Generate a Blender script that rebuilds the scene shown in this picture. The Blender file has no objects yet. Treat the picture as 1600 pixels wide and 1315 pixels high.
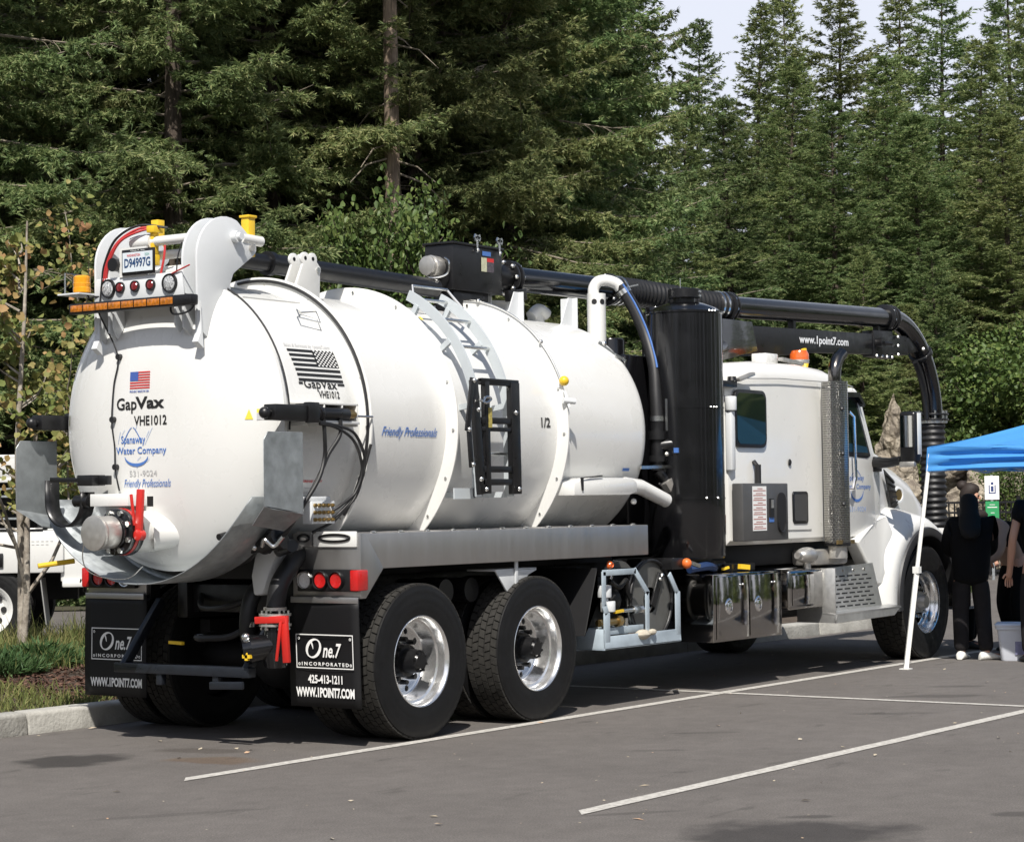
import bpy, bmesh, math, random
import numpy as np
from mathutils import Vector, Matrix, geometry
PI = math.pi
rad = math.radians
scene = bpy.context.scene
COL = scene.collection

# ------------------------------------------------------------------ camera
cam_d = bpy.data.cameras.new('camera')
cam = bpy.data.objects.new('camera', cam_d)
COL.objects.link(cam)
cam_d.sensor_width = 36.0
cam_d.lens = 36.0 * 3404.2 / 1600.0
cam_d.clip_start = 0.1
cam_d.clip_end = 2000.0
_yaw, _pitch, _roll = 0.60719, 0.0372234, -0.0130327
_fw = Vector((math.cos(_yaw) * math.cos(_pitch), math.sin(_yaw) * math.cos(_pitch), math.sin(_pitch)))
_rt = Vector((math.sin(_yaw), -math.cos(_yaw), 0))
_up = _rt.cross(_fw)
_r2 = _rt * math.cos(_roll) + _up * math.sin(_roll)
_u2 = -_rt * math.sin(_roll) + _up * math.cos(_roll)
CAMP = Vector((-11.525, -9.9598, 1.5575))
_m = Matrix((_r2, _u2, -_fw)).transposed().to_4x4()
_m.translation = CAMP
cam.matrix_world = _m
scene.camera = cam

# ------------------------------------------------------------------ world and sun
SUN_AZ, SUN_EL = rad(33.0), rad(50.0)          # direction the light travels, measured from +X towards +Y
sun_to = Vector((-math.cos(SUN_AZ) * math.cos(SUN_EL), -math.sin(SUN_AZ) * math.cos(SUN_EL), math.sin(SUN_EL)))
world = bpy.data.worlds.new('World')
scene.world = world
world.use_nodes = True
wn, wl = world.node_tree.nodes, world.node_tree.links
wn.clear()
w_out = wn.new('ShaderNodeOutputWorld')
w_bg = wn.new('ShaderNodeBackground')
w_bg.inputs['Strength'].default_value = 0.082
w_sky = wn.new('ShaderNodeTexSky')
w_sky.sky_type = 'NISHITA'
w_sky.sun_disc = False
w_sky.sun_elevation = SUN_EL
w_sky.sun_rotation = math.atan2(sun_to.x, sun_to.y)
w_sky.air_density = 1.0
w_sky.dust_density = 1.5
# broken cloud, closing up towards the horizon
w_tc = wn.new('ShaderNodeTexCoord')
w_map = wn.new('ShaderNodeMapping')
w_map.inputs['Scale'].default_value = (1.0, 1.0, 2.6)
w_noise = wn.new('ShaderNodeTexNoise')
w_noise.inputs['Scale'].default_value = 2.3
w_noise.inputs['Detail'].default_value = 6.0
w_noise.inputs['Roughness'].default_value = 0.55
w_sep = wn.new('ShaderNodeSeparateXYZ')
w_el = wn.new('ShaderNodeMapRange')
w_el.inputs[1].default_value = 0.18; w_el.inputs[2].default_value = 0.55
w_el.inputs[3].default_value = 0.42; w_el.inputs[4].default_value = -0.10
w_add = wn.new('ShaderNodeMath'); w_add.operation = 'ADD'
w_ramp = wn.new('ShaderNodeValToRGB')
w_ramp.color_ramp.elements[0].position = 0.46
w_ramp.color_ramp.elements[0].color = (0.0, 0.0, 0.0, 1)
w_ramp.color_ramp.elements[1].position = 0.80
w_ramp.color_ramp.elements[1].color = (0.96, 0.96, 0.96, 1)
w_mix = wn.new('ShaderNodeMix')
w_mix.data_type = 'RGBA'
w_mix.inputs[7].default_value = (8.6, 9.0, 10.2, 1)
wl.new(w_tc.outputs['Generated'], w_map.inputs['Vector'])
wl.new(w_map.outputs['Vector'], w_noise.inputs['Vector'])
wl.new(w_tc.outputs['Generated'], w_sep.inputs[0])
wl.new(w_sep.outputs['Z'], w_el.inputs['Value'])
wl.new(w_noise.outputs['Fac'], w_add.inputs[0])
wl.new(w_el.outputs['Result'], w_add.inputs[1])
wl.new(w_add.outputs[0], w_ramp.inputs['Fac'])
wl.new(w_ramp.outputs['Color'], w_mix.inputs[0])
wl.new(w_sky.outputs['Color'], w_mix.inputs[6])
wl.new(w_mix.outputs[2], w_bg.inputs['Color'])
wl.new(w_bg.outputs['Background'], w_out.inputs['Surface'])

sun_d = bpy.data.lights.new('sun', 'SUN')
sun_d.energy = 5.0
sun_d.angle = rad(0.53)
sun_d.color = (1.0, 0.955, 0.89)
sun = bpy.data.objects.new('sun', sun_d)
COL.objects.link(sun)
sun.location = (-20, -10, 40)
sun.rotation_euler = (-sun_to).to_track_quat('-Z', 'Y').to_euler()

scene.view_settings.view_transform = 'Standard'
scene.view_settings.look = 'None'
scene.view_settings.exposure = 0.25
scene.view_settings.gamma = 1.0
scene.view_settings.use_curve_mapping = False
scene.render.engine = 'CYCLES'
scene.cycles.max_bounces = 8
scene.cycles.transparent_max_bounces = 8

# ------------------------------------------------------------------ helpers
def tag(o, label=None, cat=None, group=None, kind=None):
    if label: o['label'] = label
    if cat: o['category'] = cat
    if group: o['group'] = group
    if kind: o['kind'] = kind
    return o

def empty(name, loc=(0, 0, 0), rz=0.0, parent=None):
    o = bpy.data.objects.new(name, None)
    o.empty_display_size = 0.3
    o.location = loc
    o.rotation_euler = (0, 0, rz)
    COL.objects.link(o)
    if parent: o.parent = parent
    return o

def copy_tree(o, parent=None):
    c = o.copy()
    COL.objects.link(c)
    c.parent = parent
    for ch in o.children: copy_tree(ch, c)
    return c

def V(*a): return Vector(a)

def frame(d):
    d = Vector(d).normalized()
    a = Vector((0, 0, 1)) if abs(d.z) < 0.9 else Vector((1, 0, 0))
    u = d.cross(a).normalized()
    return d, u, d.cross(u).normalized()

class B:
    """collects shapes; build() links them as one mesh object"""
    def __init__(s):
        s.v = []; s.f = []; s.c = []
    def add(s, vs, fs):
        n = len(s.v); s.c.append((n, len(s.f), len(vs), len(fs)))
        s.v += [tuple(v) for v in vs]
        s.f += [tuple(i + n for i in f) for f in fs]
        return s
    def box(s, x0, x1, y0, y1, z0, z1):
        x0, x1 = min(x0, x1), max(x0, x1); y0, y1 = min(y0, y1), max(y0, y1); z0, z1 = min(z0, z1), max(z0, z1)
        v = [(x, y, z) for x in (x0, x1) for y in (y0, y1) for z in (z0, z1)]
        return s.add(v, [(0, 1, 3, 2), (4, 6, 7, 5), (0, 4, 5, 1), (2, 3, 7, 6), (0, 2, 6, 4), (1, 5, 7, 3)])
    def prism(s, pts, ext):
        pts = [Vector(p) for p in pts]; e = Vector(ext); n = len(pts)
        nrm = Vector((0, 0, 0))
        for i in range(n): nrm += pts[i].cross(pts[(i + 1) % n])
        if nrm.dot(e) > 0: pts = pts[::-1]
        v = pts + [p + e for p in pts]
        f = [tuple(range(n)), tuple(range(2 * n - 1, n - 1, -1))]
        f += [(i, i + n, (i + 1) % n + n, (i + 1) % n) for i in range(n)]
        return s.add(v, [t[::-1] if False else t for t in f])
    def xz(s, pts, y0, y1):
        return s.prism([(a, y0, b) for a, b in pts], (0, y1 - y0, 0))
    def yz(s, pts, x0, x1):
        return s.prism([(x0, a, b) for a, b in pts], (x1 - x0, 0, 0))
    def cyl(s, p0, p1, r0, r1=None, n=20, caps=True):
        p0, p1 = Vector(p0), Vector(p1); r1 = r0 if r1 is None else r1
        d, u, w = frame(p1 - p0)
        v = []
        for p, r in ((p0, r0), (p1, r1)):
            for i in range(n):
                a = 2 * PI * i / n
                v.append(p + u * (r * math.cos(a)) + w * (r * math.sin(a)))
        f = [(i, (i + 1) % n, (i + 1) % n + n, i + n) for i in range(n)]
        if caps: f += [tuple(range(n - 1, -1, -1)), tuple(range(n, 2 * n))]
        return s.add(v, f)
    def bar(s, p0, p1, w, h, up=(0, 0, 1)):
        p0, p1 = Vector(p0), Vector(p1); d = (p1 - p0).normalized(); up = Vector(up)
        u = d.cross(up).normalized(); t = u.cross(d).normalized()
        v = [p + u * a * w / 2 + t * b * h / 2 for p in (p0, p1) for a, b in ((-1, -1), (1, -1), (1, 1), (-1, 1))]
        return s.add(v, [(0, 1, 2, 3), (7, 6, 5, 4), (0, 4, 5, 1), (1, 5, 6, 2), (2, 6, 7, 3), (3, 7, 4, 0)])
    def lathe(s, prof, o, axis, n=32, a0=0.0, a1=2 * PI, ref=None):
        o = Vector(o); d, u, w = frame(axis)
        if ref:
            u = Vector(ref).normalized(); w = d.cross(u).normalized()
        full = abs(a1 - a0 - 2 * PI) < 1e-6
        m = n if full else n + 1
        v = []
        for t, r in prof:
            for i in range(m):
                a = a0 + (a1 - a0) * i / n
                v.append(o + d * t + u * (r * math.cos(a)) + w * (r * math.sin(a)))
        f = []
        for j in range(len(prof) - 1):
            for i in range(n):
                k = (i + 1) % m if full else i + 1
                f.append((j * m + i, j * m + k, (j + 1) * m + k, (j + 1) * m + i))
        return s.add(v, f)
    def tube(s, pts, r, n=10, caps=True):
        pts = [Vector(p) for p in pts]; m = len(pts)
        rs = r if isinstance(r, (list, tuple)) else [r] * m
        d = (pts[1] - pts[0]).normalized(); _, u, w = frame(d)
        v = []
        for k in range(m):
            t = (pts[min(k + 1, m - 1)] - pts[max(k - 1, 0)]).normalized()
            u = (u - t * u.dot(t)).normalized(); w = t.cross(u).normalized()
            for i in range(n):
                a = 2 * PI * i / n
                v.append(pts[k] + u * (rs[k] * math.cos(a)) + w * (rs[k] * math.sin(a)))
        f = [(k * n + i, k * n + (i + 1) % n, (k + 1) * n + (i + 1) % n, (k + 1) * n + i) for k in range(m - 1) for i in range(n)]
        if caps: f += [tuple(range(n - 1, -1, -1)), tuple(range((m - 1) * n, m * n))]
        return s.add(v, f)
    def ball(s, c, r, n=12, sq=(1, 1, 1)):
        c = Vector(c); m = max(4, n // 2); v = []; f = []
        for j in range(m + 1):
            ph = PI * j / m
            for i in range(n):
                a = 2 * PI * i / n
                v.append(c + Vector((r * sq[0] * math.sin(ph) * math.cos(a), r * sq[1] * math.sin(ph) * math.sin(a), r * sq[2] * math.cos(ph))))
        for j in range(m):
            for i in range(n):
                f.append((j * n + i, (j + 1) * n + i, (j + 1) * n + (i + 1) % n, j * n + (i + 1) % n))
        return s.add(v, f)
    def mesh(s, name, mat=None, smooth=35, bev=0.0, seg=2, weld=True):
        me = bpy.data.meshes.new(name)
        me.from_pydata(s.v, [], s.f)
        bm = bmesh.new(); bm.from_mesh(me)
        if weld: bmesh.ops.remove_doubles(bm, verts=bm.verts, dist=1e-5)
        bmesh.ops.recalc_face_normals(bm, faces=bm.faces)
        if bev > 0:
            es = [e for e in bm.edges if len(e.link_faces) == 2 and e.calc_face_angle(0) > rad(35)]
            bmesh.ops.bevel(bm, geom=es, offset=bev, segments=seg, affect='EDGES', profile=0.5, clamp_overlap=True)
        bm.to_mesh(me); bm.free()
        if smooth:
            me.polygons.foreach_set('use_smooth', [True] * len(me.polygons))
            me.set_sharp_from_angle(angle=rad(smooth))
        if mat: me.materials.append(mat)
        return me
    def pieces(s, each=False):
        """shapes that stand apart from each other, as builders of their own"""
        k = len(s.c)
        if k < 2: return [s]
        own = list(range(k))
        def root(i):
            while own[i] != i: i = own[i]
            return i
        if not each:
            pts = np.array(s.v); lo = np.array([pts[a:a + n].min(0) for a, _, n, _ in s.c]); hi = np.array([pts[a:a + n].max(0) for a, _, n, _ in s.c]); size = (hi - lo).max(1)
            for i in range(k):
                for j in range(i):
                    g = np.maximum(0, np.maximum(lo[i] - hi[j], lo[j] - hi[i]))
                    if math.sqrt((g ** 2).sum()) <= max(0.02, 0.45 * max(size[i], size[j])): own[root(i)] = root(j)
        out = {}
        for i, (a, fa, n, m) in enumerate(s.c):
            b = out.setdefault(root(i), B())
            b.add(s.v[a:a + n], [tuple(q - a for q in f) for f in s.f[fa:fa + m]])
        return list(out.values())
    def build(s, name, mat, parent=None, smooth=35, bev=0.0, seg=2, label=None, weld=True):
        one = ONE.get(name); out = None
        for b in s.pieces(one is not None):
            o = bpy.data.objects.new(one or name, b.mesh(one or name, mat, smooth, bev, seg, weld))
            COL.objects.link(o)
            if parent: o.parent = parent
            if label: o['label'] = label
            out = out or o
        return out
# shapes gathered under these names become one object each
ONE = {'weld_seams': 'weld_seam', 'hydraulic_hoses': 'hydraulic_hose', 'rear_hoses': 'rear_hose', 'red_wiring': 'red_wire', 'door_wiring': 'door_wire', 'valve_bolts': 'valve_bolt', 'flange_bolts': 'flange_bolt', 'ladder_bolts': 'ladder_bolt', 'reel_bolts': 'reel_bolt',
       'door_rivets': 'door_rivet', 'step_rivets': 'step_rivet', 'shield_bolts': 'shield_bolt', 'cyclone_latches': 'cyclone_latch', 'tank_fittings': 'tank_fitting', 'pan_fasteners': 'pan_fastener', 'air_tanks': 'air_tank', 'safety_prop': None}
ONE.pop('safety_prop')

def link(name, me, parent=None, loc=None, rot=None, scale=None):
    o = bpy.data.objects.new(name, me)
    COL.objects.link(o)
    if parent: o.parent = parent
    if loc is not None: o.location = loc
    if rot is not None: o.rotation_euler = rot
    if scale is not None: o.scale = (scale,) * 3 if isinstance(scale, (int, float)) else scale
    return o

def smoothpath(pts, k=8):
    """Catmull-Rom through points"""
    P = [Vector(p) for p in pts]
    P = [P[0] * 2 - P[1]] + P + [P[-1] * 2 - P[-2]]
    out = []
    for i in range(1, len(P) - 2):
        for j in range(k):
            t = j / k
            a, b, c, d = P[i - 1], P[i], P[i + 1], P[i + 2]
            out.append(0.5 * ((2 * b) + (c - a) * t + (2 * a - 5 * b + 4 * c - d) * t * t + (3 * b - a - 3 * c + d) * t ** 3))
    out.append(P[-2])
    return out

def text2d(body, size, bold=0.0, shear=0.0, xs=1.0, align='LEFT', space=1.0):
    cu = bpy.data.curves.new('t', 'FONT')
    cu.body = body; cu.size = size; cu.offset = bold; cu.shear = shear
    cu.align_x = align; cu.space_character = space; cu.resolution_u = 3
    ob = bpy.data.objects.new('t', cu)
    me = bpy.data.meshes.new_from_object(ob)
    vs = [(v.co.x * xs, v.co.y) for v in me.vertices]
    fs = [tuple(p.vertices) for p in me.polygons]
    bpy.data.objects.remove(ob); bpy.data.curves.remove(cu); bpy.data.meshes.remove(me)
    return vs, fs

def fit(vf, u0, u1, v0, v1):
    """scale flat shapes into a rectangle"""
    vs, fs = vf
    a = min(p[0] for p in vs); b = max(p[0] for p in vs); c = min(p[1] for p in vs); d = max(p[1] for p in vs)
    return [(u0 + (p[0] - a) / (b - a) * (u1 - u0), v0 + (p[1] - c) / (d - c) * (v1 - v0)) for p in vs], fs

def quads2d(rects):
    vs = []; fs = []
    for (a, b, c, d) in rects:
        n = len(vs); vs += [(a, c), (b, c), (b, d), (a, d)]; fs.append((n, n + 1, n + 2, n + 3))
    return vs, fs

def stroke2d(pts, w):
    vs = []; fs = []; n = len(pts)
    for i, p in enumerate(pts):
        a = pts[max(i - 1, 0)]; b = pts[min(i + 1, n - 1)]
        dx, dy = b[0] - a[0], b[1] - a[1]; l = math.hypot(dx, dy) or 1
        ww = w[i] if isinstance(w, (list, tuple)) else w
        vs += [(p[0] - dy / l * ww / 2, p[1] + dx / l * ww / 2), (p[0] + dy / l * ww / 2, p[1] - dx / l * ww / 2)]
    for i in range(n - 1): fs.append((2 * i, 2 * i + 1, 2 * i + 3, 2 * i + 2))
    return vs, fs

def merge2d(*L):
    vs = []; fs = []
    for v, f in L:
        n = len(vs); vs += v; fs += [tuple(i + n for i in q) for q in f]
    return vs, fs

def decal(name, vf, mapf, mat, parent, label=None):
    b = B(); b.add([mapf(*p) for p in vf[0]], vf[1])
    me = bpy.data.meshes.new(name); me.from_pydata(b.v, [], b.f)
    me.materials.append(mat)
    o = link(name, me, parent)
    if label: o['label'] = label
    return o

def holes2d(outer, holes):
    """triangulate a polygon with holes"""
    pts = [Vector(p) for p in outer]; edges = [(i, (i + 1) % len(outer)) for i in range(len(outer))]
    for h in holes:
        n = len(pts); pts += [Vector(p) for p in h]; edges += [(n + i, n + (i + 1) % len(h)) for i in range(len(h))]
    r = geometry.delaunay_2d_cdt(pts, edges, [], 0, 1e-6)
    def inside(p, poly):
        c = False; n = len(poly)
        for i in range(n):
            a, b = poly[i], poly[i - 1]
            if (a[1] > p[1]) != (b[1] > p[1]) and p[0] < (b[0] - a[0]) * (p[1] - a[1]) / (b[1] - a[1]) + a[0]: c = not c
        return c
    vs = [tuple(v) for v in r[0]]; fs = []
    for f in r[2]:
        c = (sum(vs[i][0] for i in f) / len(f), sum(vs[i][1] for i in f) / len(f))
        if inside(c, outer) and not any(inside(c, h) for h in holes): fs.append(tuple(f))
    return vs, fs

def circ(cx, cy, r, n=16, a0=0.0): return [(cx + r * math.cos(a0 + 2 * PI * i / n), cy + r * math.sin(a0 + 2 * PI * i / n)) for i in range(n)]

# ------------------------------------------------------------------ materials
MATS = {}
def mat(name, col, rough=0.5, metal=0.0, coat=0.0, var=0.0, vscale=4.0, bump=0.0, bscale=40.0, rvar=0.0, trans=0.0, emit=None, col2=None, spec=0.5, ior=None, stretch=None):
    if name in MATS: return MATS[name]
    m = bpy.data.materials.new(name); m.use_nodes = True
    N, L = m.node_tree.nodes, m.node_tree.links
    p = N['Principled BSDF']
    p.inputs['Base Color'].default_value = (*col, 1)
    p.inputs['Roughness'].default_value = rough
    p.inputs['Metallic'].default_value = metal
    p.inputs['Coat Weight'].default_value = coat
    p.inputs['Coat Roughness'].default_value = 0.06
    p.inputs['Specular IOR Level'].default_value = spec
    p.inputs['Transmission Weight'].default_value = trans
    if ior: p.inputs['IOR'].default_value = ior
    if emit:
        p.inputs['Emission Color'].default_value = (*emit[0], 1); p.inputs['Emission Strength'].default_value = emit[1]
    tc = N.new('ShaderNodeTexCoord'); vec = tc.outputs['Object']
    if stretch:
        mp = N.new('ShaderNodeMapping'); mp.inputs['Scale'].default_value = stretch
        L.new(vec, mp.inputs['Vector']); vec = mp.outputs['Vector']
    if var > 0 or col2:
        n = N.new('ShaderNodeTexNoise'); n.inputs['Scale'].default_value = vscale; n.inputs['Detail'].default_value = 7; n.inputs['Roughness'].default_value = 0.62
        L.new(vec, n.inputs['Vector'])
        r = N.new('ShaderNodeValToRGB'); e = r.color_ramp.elements
        e[0].position = 0.35; e[1].position = 0.68
        c2 = col2 if col2 else tuple(c * (1 - var) for c in col)
        e[0].color = (*c2, 1); e[1].color = (*col, 1)
        L.new(n.outputs['Fac'], r.inputs['Fac']); L.new(r.outputs['Color'], p.inputs['Base Color'])
    if rvar > 0:
        n = N.new('ShaderNodeTexNoise'); n.inputs['Scale'].default_value = vscale * 2.3; n.inputs['Detail'].default_value = 6
        L.new(vec, n.inputs['Vector'])
        q = N.new('ShaderNodeMapRange'); q.inputs[1].default_value = 0.3; q.inputs[2].default_value = 0.7
        q.inputs[3].default_value = max(0.02, rough - rvar); q.inputs[4].default_value = min(1, rough + rvar)
        L.new(n.outputs['Fac'], q.inputs['Value']); L.new(q.outputs['Result'], p.inputs['Roughness'])
    if bump > 0:
        n = N.new('ShaderNodeTexNoise'); n.inputs['Scale'].default_value = bscale; n.inputs['Detail'].default_value = 5
        L.new(vec, n.inputs['Vector'])
        b = N.new('ShaderNodeBump'); b.inputs['Strength'].default_value = bump; b.inputs['Distance'].default_value = 0.02
        L.new(n.outputs['Fac'], b.inputs['Height']); L.new(b.outputs['Normal'], p.inputs['Normal'])
    MATS[name] = m
    return m

WHITE = mat('white_paint', (0.71, 0.71, 0.685), 0.30, coat=0.35, var=0.035, vscale=2.2, rvar=0.08, bump=0.005, bscale=3)
WHITE2 = mat('white_cab_paint', (0.74, 0.735, 0.70), 0.32, coat=0.4, var=0.04, vscale=3.0, rvar=0.06)
PLATE = mat('white_painted_steel', (0.66, 0.68, 0.69), 0.42, var=0.05, vscale=5, bump=0.02, bscale=25)
GALV = mat('galvanised_steel', (0.42, 0.45, 0.46), 0.48, metal=0.65, var=0.30, vscale=9, rvar=0.14)
GALVP = mat('grey_blue_frame_paint', (0.46, 0.54, 0.60), 0.45, metal=0.15, var=0.18, vscale=8)
STAIN = mat('brushed_stainless', (0.50, 0.49, 0.48), 0.40, metal=0.9, var=0.12, vscale=4, rvar=0.06, stretch=(2.5, 1, 0.15))
POLISH = mat('polished_stainless', (0.40, 0.385, 0.37), 0.09, metal=1.0, var=0.05, vscale=3, rvar=0.03, bump=0.035, bscale=5)
CHROME = mat('polished_aluminium', (0.90, 0.90, 0.90), 0.09, metal=1.0, var=0.05, vscale=10, rvar=0.05)
DULL = mat('dull_cast_aluminium', (0.62, 0.60, 0.56), 0.42, metal=0.8, var=0.2, vscale=12, rvar=0.1)
BGLOSS = mat('black_gloss_paint', (0.006, 0.006, 0.007), 0.20, coat=0.35, var=0.2, vscale=3, rvar=0.06, bump=0.01, bscale=7)
BSATIN = mat('black_satin_paint', (0.009, 0.009, 0.010), 0.36, var=0.3, vscale=6, rvar=0.1)
BMATT = mat('black_matt', (0.010, 0.010, 0.011), 0.7, var=0.3, vscale=8)
NAVY = mat('black_powder_coat_bar', (0.012, 0.015, 0.021), 0.36, var=0.25, vscale=9, rvar=0.1)
HOSE = mat('black_rubber_hose', (0.014, 0.014, 0.015), 0.48, var=0.3, vscale=12)
TYRE = mat('tyre_rubber', (0.0075, 0.0075, 0.008), 0.55, spec=0.35, var=0.35, vscale=7, bump=0.05, bscale=60, rvar=0.1)
TREAD = mat('dusty_tyre_tread', (0.032, 0.030, 0.026), 0.85, var=0.45, vscale=14, bump=0.1, bscale=80)
FLAP = mat('rubber_mud_flap', (0.007, 0.007, 0.008), 0.55, spec=0.35, var=0.3, vscale=5)
RED = mat('red_enamel', (0.55, 0.022, 0.016), 0.35, coat=0.2, var=0.15)
YEL = mat('yellow_enamel', (0.80, 0.52, 0.03), 0.38, var=0.1)
ORANGE = mat('orange_enamel', (0.75, 0.16, 0.03), 0.4, var=0.1)
REDLENS = mat('red_lamp_lens', (0.50, 0.012, 0.012), 0.12, coat=0.8, bump=0.15, bscale=140)
DREDLENS = mat('dark_red_lamp_lens', (0.17, 0.010, 0.012), 0.12, coat=0.8, bump=0.15, bscale=140)
CLRLENS = mat('clear_lamp_lens', (0.80, 0.80, 0.78), 0.2, coat=0.6, var=0.22, vscale=90)
RIMM = mat('polished_wheel_alloy', (0.88, 0.88, 0.87), 0.20, metal=0.88, var=0.05, vscale=10, rvar=0.06)
AMBLENS = mat('amber_lamp_lens', (0.62, 0.20, 0.015), 0.15, coat=0.8, var=0.55, vscale=45)
AMBER = mat('amber_beacon_dome', (0.85, 0.36, 0.02), 0.15, coat=0.8, var=0.2, vscale=20)
ORLENS = mat('orange_beacon_dome', (0.72, 0.13, 0.02), 0.15, coat=0.8, var=0.2)
GLASS = mat('dark_window_glass', (0.010, 0.017, 0.013), 0.03, spec=0.28)
MIRG = mat('mirror_glass', (0.85, 0.87, 0.88), 0.02, metal=1.0)
GLASS.node_tree.nodes['Principled BSDF'].inputs['Specular Tint'].default_value = (0.55, 0.95, 0.68, 1)
LEDL = mat('led_lamp_face', (0.72, 0.74, 0.74), 0.25, coat=0.5, col2=(0.07, 0.07, 0.08), vscale=75)
BRASS = mat('brass_fitting', (0.42, 0.30, 0.13), 0.35, metal=0.9, var=0.2)
BOLT = mat('zinc_bolt', (0.70, 0.70, 0.68), 0.25, metal=1.0)
INK = mat('black_vinyl', (0.012, 0.012, 0.012), 0.5)
BLUE = mat('blue_vinyl', (0.07, 0.17, 0.46), 0.5)
BLUEL = mat('pale_blue_vinyl', (0.32, 0.42, 0.64), 0.5)
GREYV = mat('grey_vinyl', (0.45, 0.45, 0.45), 0.5)
REDV = mat('red_vinyl', (0.55, 0.03, 0.03), 0.5)
WHITEV = mat('white_vinyl', (0.82, 0.82, 0.80), 0.5)
YELV = mat('yellow_vinyl', (0.75, 0.60, 0.06), 0.5)
BLUEF = mat('flag_blue_vinyl', (0.05, 0.10, 0.34), 0.5)
GREENV = mat('green_sign_sheet', (0.03, 0.28, 0.10), 0.45)
REDW = mat('red_wire', (0.45, 0.03, 0.03), 0.5)
STEPM = mat('bright_tread_plate', (0.62, 0.62, 0.60), 0.36, metal=0.75, var=0.15, vscale=14, rvar=0.08)
LADDER = mat('pale_grey_ladder_paint', (0.50, 0.54, 0.56), 0.45, var=0.08, vscale=6)
DARK = mat('shadow_dark_grease', (0.008, 0.008, 0.008), 0.6, var=0.4, vscale=10)  # grease black with the shade of wheel backs and pump bay put in

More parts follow.
